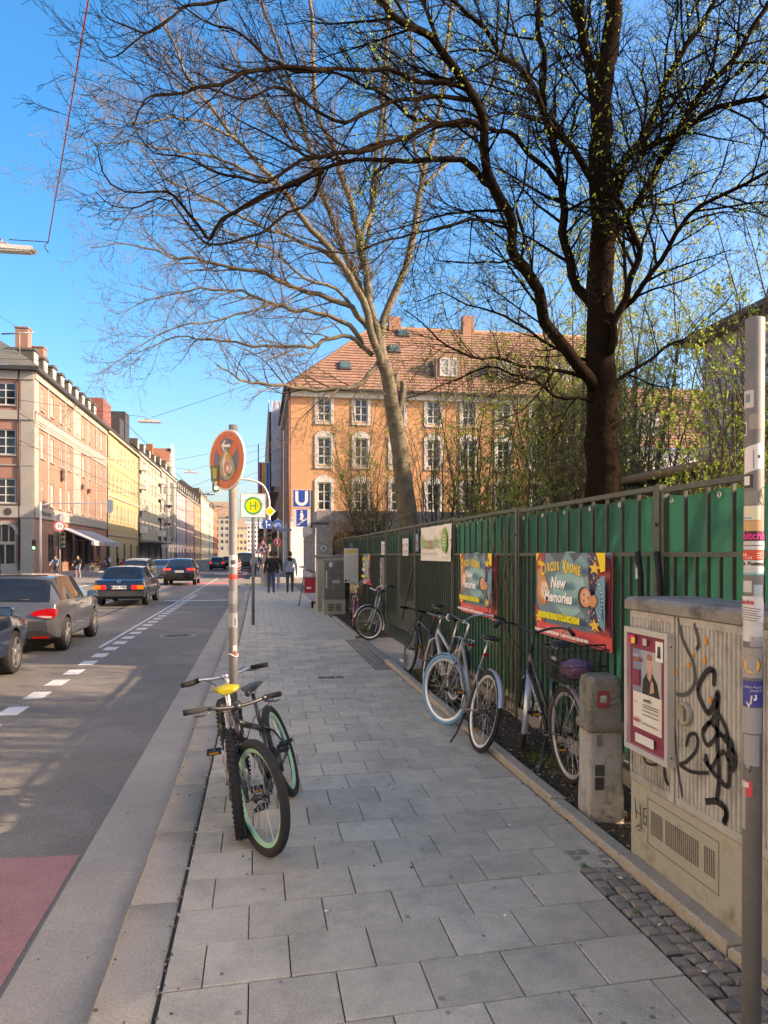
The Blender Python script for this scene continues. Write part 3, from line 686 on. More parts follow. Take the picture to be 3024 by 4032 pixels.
MB().tube([(0, 0, -.3), (0, 0, 2.5), (0, 0, 2.503)], [.0305, .0305, .029], 28).build('pole', m_galv, rp)
FA = 235     # bearing of the camera from the post
def zpx(sy, d=2.58): return EYE+.02+(HY-sy)/FPX*d
W_, Gp, Dk = (.46, .46, .44), (.27, .268, .26), (.03, .03, .03)
def st(a0, a1, y0, y1, c, tilt=0, r=.0312): 
    mb = MB(); shell(mb, r, FA+a0, FA+a1, zpx(y1), zpx(y0), P(c, .5), tilt=tilt); return mb
S_ = lambda mb: mb.build('sticker', None, rp)
mb = st(-88, -5, 1548, 1615, W_); shell(mb, .0315, FA-60, FA-25, zpx(1595), zpx(1562), P((.12, .2, .25))); S_(mb)
mb = st(-90, -45, 1668, 1722, (.5, .5, .48)); shell(mb, .0315, FA-88, FA-55, zpx(1715), zpx(1675), P(Dk)); S_(mb)
mb = st(-70, 60, 1760, 1860, (.6, .58, .58), tilt=.02); shell(mb, .0316, FA-5, FA-1, zpx(1850), zpx(1780), P(Dk)); shell(mb, .0316, FA+20, FA+36, zpx(1812), zpx(1800), P(Dk)); S_(mb)
mb = st(-85, -5, 1873, 1926, (.03, .03, .03)); shell(mb, .0316, FA-70, FA-25, zpx(1915), zpx(1880), P((.6, .6, .58))); S_(mb)
mb = MB(); mb.cur = P((.02, .03, .02)); q = circ(0, 0, .024, .03, 20); mb.poly([(.0316*math.cos(R(FA+70)+x/.031), .0316*math.sin(R(FA+70)+x/.031), zpx(1958)+y) for x, y in q]); mb.build('sticker', None, rp)
mb = st(-88, 40, 1995, 2050, (.60, .56, .40)); shell(mb, .0316, FA-70, FA-10, zpx(2045), zpx(2040), P((.1, .25, .4))); S_(mb)
S_(st(-88, 40, 2052, 2092, (.55, .30, .14)))
mb = st(-88, 86, 2094, 2130, (.02, .012, .015)); ptext(mb, 'bitchh', .034, .0318, FA+2, zpx(2112), P((.75, .03, .22)), bold=.001); S_(mb)
mb = st(-90, 90, 2132, 2165, (.48, .48, .47)); shell(mb, .0316, FA-70, FA+60, zpx(2150), zpx(2147), P(Dk)); S_(mb)
mb = MB(); shell(mb, .033, FA-88, FA+50, zpx(2204), zpx(2168), P((.62, .07, .03))); 
for k in range(3): shell(mb, .0333, FA+15, FA+45, zpx(2180+k*9), zpx(2177+k*9), P((.7, .5, .45)))
ptext(mb, 'r-24', .014, .0335, FA-30, zpx(2197), P((.75, .7, .65))); ptext(mb, 'oo', .018, .0335, FA-55, zpx(2183), P((.8, .8, .78))); S_(mb)
mb = st(-88, 60, 2206, 2232, (.52, .52, .5)); ptext(mb, 'Dr. Postman', .018, .0318, FA-5, zpx(2219), P(Dk), bold=.001); S_(mb)
mb = st(-95, 95, 2232, 2262, (.45, .46, .45)); shell(mb, .0318, FA-90, FA+90, zpx(2262), zpx(2254), P((.12, .38, .38))); S_(mb)
for (a0, a1, y0, y1, c) in ((-88, -10, 2285, 2330, W_), (0, 60, 2300, 2345, (.3, .38, .4)), (-90, 70, 2345, 2520, (.5, .5, .49)), (-20, 85, 2500, 2540, Gp), (-90, 80, 2545, 2570, (.28, .26, .22)), (-90, 60, 2560, 2660, Gp), (-85, 60, 2775, 2875, Gp), (-60, 40, 2880, 3000, (.26, .26, .255)), (-85, -40, 3060, 3250, (.27, .27, .265)), (-30, 80, 1640, 1700, (.26, .23, .2)), (-70, 20, 1940, 1990, (.2, .19, .17))): S_(st(a0, a1, y0, y1, c))
mb = MB(); shell(mb, .0345, FA-95, FA+60, zpx(2440), zpx(2350), P((.55, .54, .52)), tilt=-.012); ptext(mb, 'Runite', .022, .0352, FA-45, zpx(2368), P((.45, .05, .07)), bold=.001)
for k in range(6): shell(mb, .0351, FA-80, FA+40-10*(k % 3), zpx(2392+k*9), zpx(2389+k*9), P((.1, .1, .1)), tilt=-.008)
S_(mb)
mb = MB(); mb.cur = P((.35, .03, .06)); bend = lambda q, r, a, z: [(r*math.cos(R(a)+x/r), r*math.sin(R(a)+x/r), z+y) for x, y in q]
mb.poly(bend(circ(0, 0, .032, .032, 26), .0316, FA-10, zpx(2610))); mb.cur = P((.72, .42, .02)); mb.poly(bend(circ(0, 0, .027, .027, 26), .0320, FA-10, zpx(2610))); S_(mb)
mb = st(-90, 88, 2672, 2772, (.03, .045, .22)); ptext(mb, 'Lobau-Autob.', .013, .0318, FA, zpx(2695), P(W_)); ptext(mb, 'stoppen', .013, .0318, FA+22, zpx(2708), P(W_))
mb.cur = P((.6, .03, .1)); mb.poly(bend([(-.045, -.02), (-.04, -.026), (.03, .03), (.02, .03)], .0318, FA, zpx(2722))); mb.cur = P((.62, .62, .6)); mb.poly(bend([(-.045, -.035), (-.02, -.01), (-.01, -.022), (.005, .004), (.012, -.002), (.012, .014), (-.006, .01), (-.001, .006), (-.012, -.03)], .0319, FA, zpx(2740))); S_(mb)
mb = MB(); mb.cur = P(Dk); mb.poly(bend([(-.03, .018), (.0, .008), (-.004, -.018), (-.025, -.008)], .0317, FA-5, zpx(3005))); ptext(mb, 'UK', .014, .032, FA-30, zpx(3005), P(W_)); S_(mb)
mb = st(-88, 0, 3060, 3120, (.55, .05, .07)); shell(mb, .0317, FA-80, FA-20, zpx(3085), zpx(3065), P(W_)); S_(mb)

sp = thing('no_stopping_sign', 'oval-looking red and blue no-stopping sign with stickers on a grey post', 'traffic sign', (-.175, 5.45, 0))
MB().tube([(0, 0, -.2), (0, 0, 2.60)], .0305, 24).build('pole', m_galv, sp)
sg = V((-.80, -.60, 0)); su = V((.60, -.80, 0)); sc0 = V((-.045, -.035, 2.352)); tl = R(-4)
U2 = su*math.cos(tl)+V((0, 0, 1))*math.sin(tl); V2 = V((0, 0, 1))*math.cos(tl)-su*math.sin(tl); 
MB().prism(circ(0, 0, .21, .21, 40), sc0, U2, V2, -sg*.012).build('sign_disc', P((.55, .55, .52), .45), sp)
p = Print(sc0+sg*.0008, U2, V2, sg); ROT = (.56, .11, .04); BLU = (.10, .10, .16)
p.p(circ(0, 0, .198, .198, 40), ROT); p.p(circ(0, 0, .148, .148, 36), BLU)
for a in (45, -45):
    c, s = math.cos(R(a)), math.sin(R(a)); p.p([(c*x-s*y, s*x+c*y) for x, y in ((-.15, -.034), (.15, -.034), (.15, .034), (-.15, .034))], ROT)
p.p(circ(-.01, .10, .058, .05, 18), BLU); p.p([(-.062, .1), (-.025, .135), (-.012, .132), (-.035, .108), (.045, .108), (.045, .088), (-.035, .088), (-.015, .062), (-.03, .06)], (.68, .66, .6))
p.p([(-.005, .085), (.05, .04), (.10, -.02), (.12, -.07), (.07, -.13), (.0, -.14), (-.06, -.09), (-.08, -.02)], (.25, .26, .16)); p.p([(-.005, .065), (.05, .0), (.08, -.06), (.04, -.11), (-.01, -.11), (-.045, -.02)], (.55, .53, .45)); p.p(circ(.02, -.05, .04, .05, 14), (.5, .18, .14)); p.r(-.005, .05, .0, .04, (.6, .27, .05)); p.p(circ(.03, -.06, .018, .02, 10), (.6, .57, .5)); p.r(.02, .06, -.11, -.095, (.1, .1, .08))
p.p([(-.175, -.04), (-.075, -.03), (-.08, -.145), (-.165, -.15)], (.07, .085, .035)); p.p([(-.155, -.05), (-.1, -.06), (-.1, -.13), (-.14, -.13)], (.3, .33, .06)); p.p([(-.12, -.15), (-.08, -.148), (-.09, -.185), (-.12, -.18)], (.6, .5, .45))
p.mb.build('print', None, sp)
mb = MB()
for (x, y) in ((-.04, .165), (.04, .172), (-.04, -.168), (.04, -.165)): mb.lathe(sc0+U2*x+V2*y, sg, [(.008, 0), (.008, .004), (.001, .008)], 8)
mb.build('rivets', P((.5, .4, .35), .3, .7), sp); MB().tube([(0, 0, 2.2), (0, 0, 2.24)], .037, 16).build('clamp', m_galv, sp)
def zs(sy, d=5.42): return EYE+(HY-sy)/FPX*d
mb = MB(); A = 268
for (a0, a1, y0, y1, c) in ((-60, 70, 2185, 2232, (.5, .5, .48)), (-89, 89, 2260, 2280, (.55, .05, .04)), (-80, 30, 2325, 2375, (.24, .24, .235)), (-70, 70, 2410, 2465, (.30, .30, .29)), (0, 60, 2535, 2560, (.4, .4, .38)), (15, 45, 2555, 2580, (.3, .04, .05))):
    mb = MB(); shell(mb, .0312, A+a0, A+a1, zs(y1), zs(y0), P(c)); 
    if y0 == 2185: shell(mb, .0315, A-25, A+40, zs(2222), zs(2205), P((.06, .06, .06)))
    if y0 == 2410: shell(mb, .0315, A+20, A+45, zs(2460), zs(2430), P((.1, .1, .1)))
    mb.build('sticker', None, sp)
mb = MB(); mb.tube([(.034*math.cos(k*.5), .034*math.sin(k*.5), 1.0+.01*math.sin(k)) for k in range(13)], .004, 6); mb.build('string', P((.6, .58, .52)), sp)

# bus stop sign
hs = thing('bus_stop_sign', 'white square bus stop sign with a green and yellow H', 'sign', (-.13, 18.75, 0))
MB().tube([(0, 0, -.1), (0, 0, 2.6)], .038, 16).build('pole', m_galv, hs)
def rrect(w, h, r, n=5):
    o = []
    for qx, qy, a0 in ((1, 1, 0), (-1, 1, 90), (-1, -1, 180), (1, -1, 270)):
        for k in range(n): a = R(a0+90*k/(n-1)); o.append((qx*(w-r)+r*math.cos(a), qy*(h-r)+r*math.sin(a)))
    return o
MB().prism(rrect(.305, .295, .03), (.0, -.045, 2.87), (1, 0, 0), (0, 0, 1), (0, .02, 0)).build('board', P((.7, .7, .68)), hs)
p = Print((0, -.046, 2.87), (1, 0, 0), (0, 0, 1), (0, -1, 0)); p.p(rrect(.298, .288, .03), (.02, .02, .03)); p.p(rrect(.288, .278, .025), (.68, .68, .67)); p.p(circ(0, -.005, .215, .215, 30), (.02, .33, .12)); p.p(circ(0, -.005, .165, .165, 28), (.8, .62, .01))
for x in (-.06, .06): p.r(x-.016, x+.016, -.11, .10, (.02, .30, .10))
p.r(-.06, .06, -.02, .012, (.02, .30, .10)); p.mb.build('print', None, hs)
# station sign
us = thing('station_sign', 'blue and white station sign with a U above a stairs pictogram', 'sign', (1.91, 34.2, .82))
MB().b2(.37, .47, .05, .2, 2.05, 3.72).build('bracket', P((.06, .05, .045), .5), us); MB().b2(.45, 1.2, .08, .16, 2.2, 2.32).build('arm', P((.06, .05, .045), .5), us)
UB = (.008, .055, .30); UW = (.66, .66, .66)
for z0, nm in ((2.97, 'upper'), (2.10, 'lower')):
    o = MB().b2(-.42, .36, 0, .1, z0, z0+.78).build('panel', P((.5, .51, .52)), us)
    p = Print((-.42, -.001, z0), (.78, 0, 0), (0, 0, .78), (0, -1, 0))
    if nm == 'upper':
        p.r(.03, .97, .03, .97, UB); q = [(.14, .92), (.14, .42)]+[(.5+.36*math.cos(R(a)), .42+.34*math.sin(R(a))) for a in range(190, 351, 16)]+[(.86, .92), (.69, .92), (.69, .42)]+[(.5+.19*math.cos(R(a)), .42+.17*math.sin(R(a))) for a in range(-10, -171, -16)]+[(.31, .92)]
        p.p(q, UW)
    else:
        p.r(.02, .98, .02, .98, (.5, .51, .52)); p.r(.2, .82, .02, .98, UB); p.p(circ(.5, .87, .05, .06, 12), UW); p.p([(.45, .8), (.56, .8), (.63, .55), (.58, .55), (.56, .6), (.58, .3), (.5, .3), (.48, .5), (.44, .38), (.38, .4), (.44, .6), (.42, .68), (.38, .65)], UW)
        for k in range(6): p.r(.24+k*.09, .36+k*.09, .1+k*.065, .15+k*.065, UW)
    p.mb.build('print', None, o)
# weathered cabinets by the station
def oldcab(loc, w, d, h, label):
    t = thing('street_cabinet', label, 'cabinet', loc, 0, 'weathered cabinets by the station')
    MB().b2(-w/2, w/2, 0, d, 0, .42).build('plinth', m_plinth, t); MB().b2(-w/2+.01, w/2-.01, -.004, d-.01, .42, h-.06).build('door', M('cab_dark', (.14, .135, .11), .8, var=.3, vs=7, stain=(.28, .27, .25), ss=8, sl0=.62, sl1=.68), t)
    MB().cbox((0, d/2, h-.03), (w+.05, d+.05, .06), .015).build('lid', m_conc, t); MB().b2(-w/2-.004, -w/2+.02, -.006, 0, .42, h-.06).build('edge_strip', m_plinth, t)
    return t
c1 = oldcab((2.12, 21.7, 0), .62, .4, 1.55, 'tall weathered grey cabinet with torn bills and a red tag')
mb = MB()
for k in range(5): mb.b2(-.18, -.02, -.008, -.003, .1+k*.045, .12+k*.045); mb.b2(.03, .18, -.008, -.003, .1+k*.045, .12+k*.045)
mb.build('vents', m_blk, c1)
p = Print((-.31, -.0045, .42), (.62, 0, 0), (0, 0, 1.1), (0, -1, 0)); p.p(circ(.32, .9, .09, .07, 12), (.5, .5, .48)); p.p([(.3, .8), (.6, .7), (.85, .62), (.6, .66)], (.3, .03, .08)); p.r(.4, .75, .42, .5, (.35, .35, .33)); p.r(.1, .16, .3, .75, (.5, .5, .48)); p.mb.build('pasted_bills', None, c1)
oldcab((2.62, 22.05, 0), .42, .35, 1.38, 'low weathered grey cabinet right of the taller one')
ec = thing('electrical_box', 'flat-topped pale stone box behind the weathered cabinets', 'cabinet', (2.1, 23.2, 0)); MB().cbox((0, 0, .8), (.75, .8, 1.6), .01).build('body', m_plinth, ec); MB().cbox((-.02, 0, 1.64), (.9, .9, .07), .02).build('lid', m_conc, ec); MB().b2(-.1, .4, -.43, -.4, 1.42, 1.6).build('vent', m_cab, ec)
# ================================================================ BICYCLES
m_tyre = M('tyre_rubber', (.022, .021, .02), .85, var=.3, vs=40); m_chrome = P((.55, .55, .56), .22, 1); m_alu = P((.5, .5, .49), .35, .9); m_dsteel = P((.06, .06, .062), .4, .6)
def wheel(rt, X, R_, tw, rimc, tyrec=None, knob=False, spk=28, rimw=.022, white=False):
    ri = R_-tw*.95
    b = MB(); b.lathe((0, 0, 0), (0, 1, 0), [(ri+.004, -.011), (ri-rimw, -.009), (ri-rimw-.004, 0), (ri-rimw, .009), (ri+.004, .011)], 44)
    b.mat(m_dsteel).tube([(0, -.04, 0), (0, .04, 0)], .017, 10); b.tube([(0, -.06, 0), (0, .06, 0)], .007, 8)
    b.lathe((0, .026, 0), (0, 1, 0), [(.002, 0), (.030, 0), (.030, .004), (.002, .004)], 16); b.lathe((0, -.03, 0), (0, 1, 0), [(.002, 0), (.030, 0), (.030, .004), (.002, .004)], 16)
    w_ = b.build('wheel', rimc, rt, X)
    t = MB(); pr = [(R_-tw*.5+tw*.5*math.cos(a), tw*.5*math.sin(a)) for a in [2*math.pi*k/12 for k in range(12)]]
    t.lathe((0, 0, 0), (0, 1, 0), pr, 52, True)
    if knob:
        for k in range(56):
            for q, yy in ((0, .3), (.5, -.3), (.25, 0)):
                a = 2*math.pi*(k+q)/56; rr = R_-tw*.5+tw*.5*math.cos(math.asin(yy*1.6))
                t.box((rr*math.cos(a), tw*yy*1.45, rr*math.sin(a)), (.012, tw*.24, .011), Matrix.Rotation(-a, 3, 'Y'))
    t.build('tyre', tyrec or m_tyre, w_, X)
    s = MB()
    for k in range(spk):
        a = 2*math.pi*k/spk; a2 = a+(.5 if k % 4 < 2 else -.5); y = .026 if k % 2 else -.026
        s.tube([(.028*math.cos(a2), y, .028*math.sin(a2)), ((ri-rimw)*math.cos(a), 0, (ri-rimw)*math.sin(a))], .0013, 3, False)
    s.build('spokes', P((.45, .45, .44), .35, .8), w_, X); return w_
def arcpts(c, r, a0, a1, n=16, y=0): return [(c[0]+r*math.cos(R(a0+(a1-a0)*k/n)), y, c[2]+r*math.sin(R(a0+(a1-a0)*k/n))) for k in range(n+1)]
def guard(mb, c, r, a0, a1, wd=.05, n=18):
    b = len(mb.v); mb.smooth = True
    for k in range(n+1):
        a = R(a0+(a1-a0)*k/n)
        for y, dr in ((-wd/2, -.008), (-wd/4, 0), (0, .003), (wd/4, 0), (wd/2, -.008)): mb.v.append((c[0]+(r+dr)*math.cos(a), y, c[2]+(r+dr)*math.sin(a)))
    for k in range(n):
        for j in range(4): mb.face([b+k*5+j, b+k*5+j+1, b+(k+1)*5+j+1, b+(k+1)*5+j])
    mb.smooth = False
def bike(label, rear, front, lean, steer, R_=.345, tw=.045, frame=(.02, .02, .022), rim=(.5, .5, .5), style='diamond', bars='flat', saddle=(.02, .02, .02), knob=False, guards=None, rack=False, basket=None, tyrec=None, ftyre=None, susp=False, seat_z=.93, stemh=.0, stand=False, rearlight=True, lettering=None, forkc=None, gripc=(.008, .008, .008), frontbasket=None, low=0):
    rear, front = V((*rear, 0)), V((*front, 0)); d = front-rear; h = math.atan2(d.y, d.x); WB = max(.98, min(1.12, d.length))
    rt = thing('bicycle', label, 'bicycle', (0, 0, 0), 0, 'bicycles parked on the pavement')
    rt.matrix_world = Matrix.Translation((rear.x, rear.y, low)) @ Matrix.Rotation(h, 4, 'Z') @ Matrix.Rotation(R(lean), 4, 'X')
    mf = P(frame, .32, coat=.5); mk_ = P(forkc or frame, .32, coat=.5)
    bb = V((.43, 0, .28)); ra = V((0, 0, R_)); fa = V((WB, 0, R_))
    sl_ = {'diamond': .42, 'city': .46, 'mtb': .34}[style]; sd = V((-.16, 0, .46)).normalized()
    sT = bb+sd*sl_; sS = bb+sd*((seat_z-.28)/sd.z)
    HB = V((WB-.17, 0, R_+.32)); ax = V((-.33, 0, 1)).normalized(); HT = HB+ax*(.13 if style != 'city' else .2)
    XS = Matrix.Translation(HB) @ Matrix.Rotation(R(steer), 4, ax) @ Matrix.Translation(-HB)
    f_ = MB(); r1, r2 = (.019, .016) if style != 'mtb' else (.024, .02)
    f_.tube([bb, sT], .0165, 12); f_.tube([HB-ax*.015, HT], .021, 12)
    dt = HB+ax*.02
    f_.tube([dt, bb], r1, 12)
    if style == 'city': f_.tube([HT-ax*.03, bb+sd*.12], r2, 12)
    else: f_.tube([HT-ax*.03, sT-sd*.03], r2, 12)
    for y in (-1, 1):
        f_.tube([sT-sd*.02+V((0, y*.012, 0)), sT*.7+ra*.3+V((0, y*.045, 0)), ra+V((0, y*.06, 0))], [.009, .008, .007], 8); f_.tube([bb+V((0, y*.02, 0)), bb*.6+ra*.4+V((0, y*.045, 0)), ra+V((0, y*.06, 0))], [.011, .009, .007], 8)
    f_.tube([bb-V((0, .036, 0)), bb+V((0, .036, 0))], .021, 14)
    fo = f_.build('frame', mf, rt)
    if lettering:
        mid = dt*.55+bb*.45; u = (bb-dt).normalized(); nrm = V((0, 1, 0)); v = nrm.cross(u)
        b = MB(); put_text(b, lettering, .055, mid+nrm*(r1+.001), u, v, P((.6, .6, .58)), bold=.001, sx=1.25); b.build('lettering', None, fo)
    # fork, front wheel
    k_ = MB(); cr = HB-ax*.02
    if susp: k_.tube([cr+V((0, -.07, 0)), cr+V((0, .07, 0))], .022, 10)
    for y in (-1, 1):
        yo = .068 if tw > .045 else .05
        if susp:
            k_.tube([cr+V((0, y*yo, 0)), cr*.55+fa*.45+V((0, y*yo, 0))], .015, 10); k_.tube([cr*.6+fa*.4+V((0, y*yo, 0)), fa+V((0, y*yo, 0))], [.02, .017], 10)
        else: k_.tube([cr+V((0, y*.02, .01)), cr+V((.01, y*yo, -.03)), cr*.5+fa*.5+V((-.012, y*yo, 0)), fa+V((0, y*(yo+.008), 0))], [.015, .014, .012, .008], 10)
    k_.build('fork', mk_, rt, XS)
    rm = P(rim, .3, .4 if max(rim)-min(rim) < .1 else 0)
    wheel(rt, XS @ Matrix.Translation(fa), R_, tw, rm, ftyre or tyrec, knob); wheel(rt, Matrix.Translation(ra), R_, tw, rm, tyrec, knob)
    # handlebar
    st_top = HT+ax*(.05+stemh); cl = st_top+V((.07, 0, .02)); hb = MB().mat(m_dsteel if frame[0] < .1 else m_alu)
    hb.tube([HT-ax*.01, st_top, cl], [.0155, .015, .014], 10); hb.tube([cl+V((0, -.02, 0)), cl+V((0, .02, 0))], .02, 12)
    if bars == 'flat': half = [(0, 0, 0), (0, .1, .006), (-.012, .19, .02), (-.05, .30, .018)]
    else: half = [(0, 0, 0), (.02, .06, .02), (.03, .14, .05), (-.03, .24, .07), (-.13, .29, .06), (-.22, .31, .04)]
    pts = [cl+V((x, -y, z)) for x, y, z in half[::-1]]+[cl+V(q) for q in half[1:]]
    hb.tube([tuple(q) for q in smooth([tuple(q) for q in pts], 3)], .0112, 10); ho = hb.build('handlebar', None, rt, XS)
    for s_ in (0, -1):
        e = pts[s_]; i2 = pts[1] if s_ == 0 else pts[-2]; dv = (e-i2).normalized()
        MB().tube([e-dv*.115, e-dv*.02, e+dv*.012], [.0155, .0175, .0165], 10).build('grip', P(gripc, .95), ho, XS)
        lv = MB(); a = e-dv*.14; fw = V((.06, 0, -.03)); lv.tube([a, a+fw*.5, a+fw+dv*.06, a+fw*.9+dv*.11], [.01, .008, .006, .005], 6); lv.build('brake_lever', m_dsteel if bars == 'flat' else m_chrome, ho, XS)
        cbl = [a+fw*.2, a+fw*2.2+V((0, 0, .06)), HB+V((.12, (.05 if s_ else -.05), .12)), HB+V((.03, (.02 if s_ else -.02), -.02))]
        MB().tube([tuple(q) for q in smooth([tuple(q) for q in cbl], 6)], .0028, 5).build('cable', m_blk, ho, XS)
    # saddle
    MB().tube([sT-sd*.05, sS], .0135, 10).build('seatpost', m_alu if frame[0] > .1 else m_dsteel, rt)
    sdm = MB(); rings = []; 
    for q, (x, wd, zt) in enumerate(((-.12, .045, .005), (-.10, .075, .02), (-.04, .078, .022), (.03, .045, .012), (.09, .024, .01), (.145, .018, .004), (.155, .008, -.006))):
        rings.append([(sS.x+x, wd*math.cos(a), sS.z+.03+zt+(.02 if math.sin(a) > 0 else .028)*math.sin(a)*(.9 if q not in (0, 6) else .5)) for a in [2*math.pi*k/14 for k in range(14)]])
    sdm.smooth = True; loft(sdm, rings); sdm.face([13-k for k in range(14)]); so_ = sdm.build('saddle', P(saddle, .42), rt)
    MB().tube([sS+V((-.08, .02, .02)), sS+V((0, .02, .002)), sS+V((.09, .015, .02))], .004, 6).tube([sS+V((-.08, -.02, .02)), sS+V((0, -.02, .002)), sS+V((.09, -.015, .02))], .004, 6).build('rails', m_alu, so_)
    # drive
    cr_ = MB().mat(m_dsteel).lathe(bb+V((0, -.045, 0)), (0, 1, 0), [(.06, 0), (.09, 0), (.092, .004), (.06, .004)], 28)
    for k in range(5): cr_.tube([bb+V((0, -.043, 0)), bb+V((.075*math.cos(k*1.257), -.043, .075*math.sin(k*1.257)))], .006, 6)
    ca = R(-70); arm = V((math.cos(ca), 0, math.sin(ca)))*.17
    for s_ in (-1, 1): cr_.mat(m_alu if frame[0] > .1 or style == 'city' else m_dsteel).tube([bb+V((0, s_*.06, 0)), bb+arm*s_*-1+V((0, s_*.075, 0))], [.012, .009], 8)
    co = cr_.build('crank', None, rt)
    for s_ in (-1, 1):
        c = bb+arm*s_*-1+V((0, s_*.125, 0)); pm = MB().mat(m_blk).b2(c.x-.045, c.x-.03, c.y-.045, c.y+.045, c.z-.012, c.z+.012).b2(c.x+.03, c.x+.045, c.y-.045, c.y+.045, c.z-.012, c.z+.012).b2(c.x-.03, c.x+.03, c.y-.012, c.y+.012, c.z-.011, c.z+.011)
        pm.mat(P((.7, .28, .02), .4)).b2(c.x-.047, c.x-.0455, c.y-.03, c.y+.03, c.z-.006, c.z+.006); pm.build('pedal', None, co)
    ch = MB().tube([bb+V((0, -.043, .091)), ra+V((0, -.043, .04))], .005, 4).tube([bb+V((0, -.043, -.091)), ra+V((.06, -.043, -.09)), ra+V((0, -.043, -.04))], .005, 4).lathe(ra+V((0, -.046, 0)), (0, 1, 0), [(.01, 0), (.045, 0), (.045, .012), (.01, .012)], 16); ch.build('chain', P((.07, .06, .05), .5, .6), rt)
    if style == 'mtb': MB().b2(.03, .06, -.065, -.045, R_-.14, R_-.02).build('derailleur', m_blk, rt)
    if guards:
        mg = P(guards, .25, .5); g = MB(); guard(g, ra, R_+.018, -12, 165); g.tube([ra+V((0, .06, 0)), ra+V((-.2, .03, .3))], .003, 5); g.build('mudguard', mg, rt)
        g = MB(); guard(g, fa, R_+.018, 20, 205); g.tube([fa+V((0, .06, 0)), fa+V((-.36, .02, -.05))], .003, 5); g.build('mudguard', mg, rt, XS)
    if rack:
        z = 2*R_+.07; g = MB()
        for y in (-.06, .06): g.tube([(.2, y*.6, z), (-.28, y, z), (-.30, y*.6, z)], .006, 6); g.tube([(-.1, y, z), (0, y*1.1, R_)], .005, 6); g.tube([(-.2, y, z), (0, y*1.1, R_+.01)], .005, 6)
        for x in (-.26, -.1, .05): g.tube([(x, -.06, z), (x, .06, z)], .005, 6)
        g.build('rack', P((.03, .03, .03), .4, .5) if frame[0] < .1 else m_alu, rt)
    if basket:
        z = 2*R_+.08; g = MB(); x0, x1, y0, y1, hh = -.34, .10, -.17, .17, .23
        def q(u, v, w_): s = .86+.14*w_; return ((x0+x1)/2+(u-.5)*(x1-x0)*s, (v-.5)*(y1-y0)*s, z+hh*w_)
        for w_ in (0, .5, 1): g.tube([q(0, 0, w_), q(1, 0, w_), q(1, 1, w_), q(0, 1, w_)], .005 if w_ else .004, 6, closed=True)
        n = 26
        for k in range(n+1):
            for (a, b_) in (((k/n, 0), (k/n, 0)), ((k/n, 1), (k/n, 1))): g.tube([q(a[0], a[1], 0), q(a[0], a[1], 1)], .0012, 3, False)
        for k in range(21):
            g.tube([q(0, k/20, 0), q(0, k/20, 1)], .0012, 3, False); g.tube([q(1, k/20, 0), q(1, k/20, 1)], .0012, 3, False)
            g.tube([q(.0, k/20, 0), q(1, k/20, 0)], .0012, 3, False)
        for k in range(1, 14): g.tube([q(0, 0, k/14), q(1, 0, k/14), q(1, 1, k/14), q(0, 1, k/14)], .0011, 3, closed=True)
        g.tube([(x0+.06, y0, z+hh+.0), (x0+.06, y0, z+hh+.03), (x0+.06, y1, z+hh+.03), (x0+.06, y1, z+hh)], .006, 6)
        bo_ = g.build('basket', P((.02, .02, .02), .6), rt)
        b = MB(); b.b2(-.2, -.1, y1-.012, y1-.008, z+.15, z+.175); b.build('label', P((.25, .25, .25)), bo_)
        b = MB(); b.cur = P((.6, .6, .6)); put_text(b, 'BASIL', .026, (-.15, y1-.0075+.001, z+.162), (-1, 0, 0), (0, 0, 1), P((.55, .55, .55)), bold=.001); b.build('lettering', None, bo_)
    if frontbasket:
        g = MB(); c = cl+V((.14, 0, -.12)); rings = []
        for zz, s_ in ((-.13, .11), (-.1, .13), (0, .145), (.1, .155)): rings.append([(c.x+s_*math.cos(a)*.9, c.y+s_*1.15*math.sin(a), c.z+zz) for a in [2*math.pi*k/18 for k in range(18)]])
        loft(g, rings, False); g.tube([rings[3][k] for k in range(18)], .008, 6, closed=True); g.build('front_basket', M('wicker', (.35, .27, .15), .85, var=.3, vs=60), rt, XS)
    if rearlight:
        if rack: MB().b2(-.33, -.30, -.04, .04, 2*R_+.015, 2*R_+.04).build('rear_light', P((.35, .012, .008), .2, coat=1), rt)
        else: MB().box(sS-sd*.12+V((-.035, 0, 0)), (.025, .045, .028)).build('rear_light', P((.35, .012, .008), .2, coat=1), rt)
    if stand: MB().tube([bb+V((-.05, .03, -.03)), bb+V((-.12, .1, -.2)), (bb.x-.2, .17, .0)], [.011, .009, .009], 8).build('kickstand', m_dsteel, rt)
    return rt
MINT = (.27, .55, .36)
ba = bike('black mountain bike with mint green rims leaning on the sign post', (.26, 5.47), (.075, 4.40), 19, 38, .33, .055, rim=MINT, style='mtb', rearlight=False, seat_z=.80, susp=False, gripc=(.02, .02, .02))
bb_ = bike('silver mountain bike with yellow saddle cover behind the sign post', (-.10, 4.72), (-.14, 5.76), -6, 14, .325, .06, frame=(.30, .29, .27), rim=(.04, .04, .04), style='mtb', knob=True, susp=True, forkc=(.05, .045, .04), seat_z=.82, rearlight=False, saddle=(.32, .26, .02))
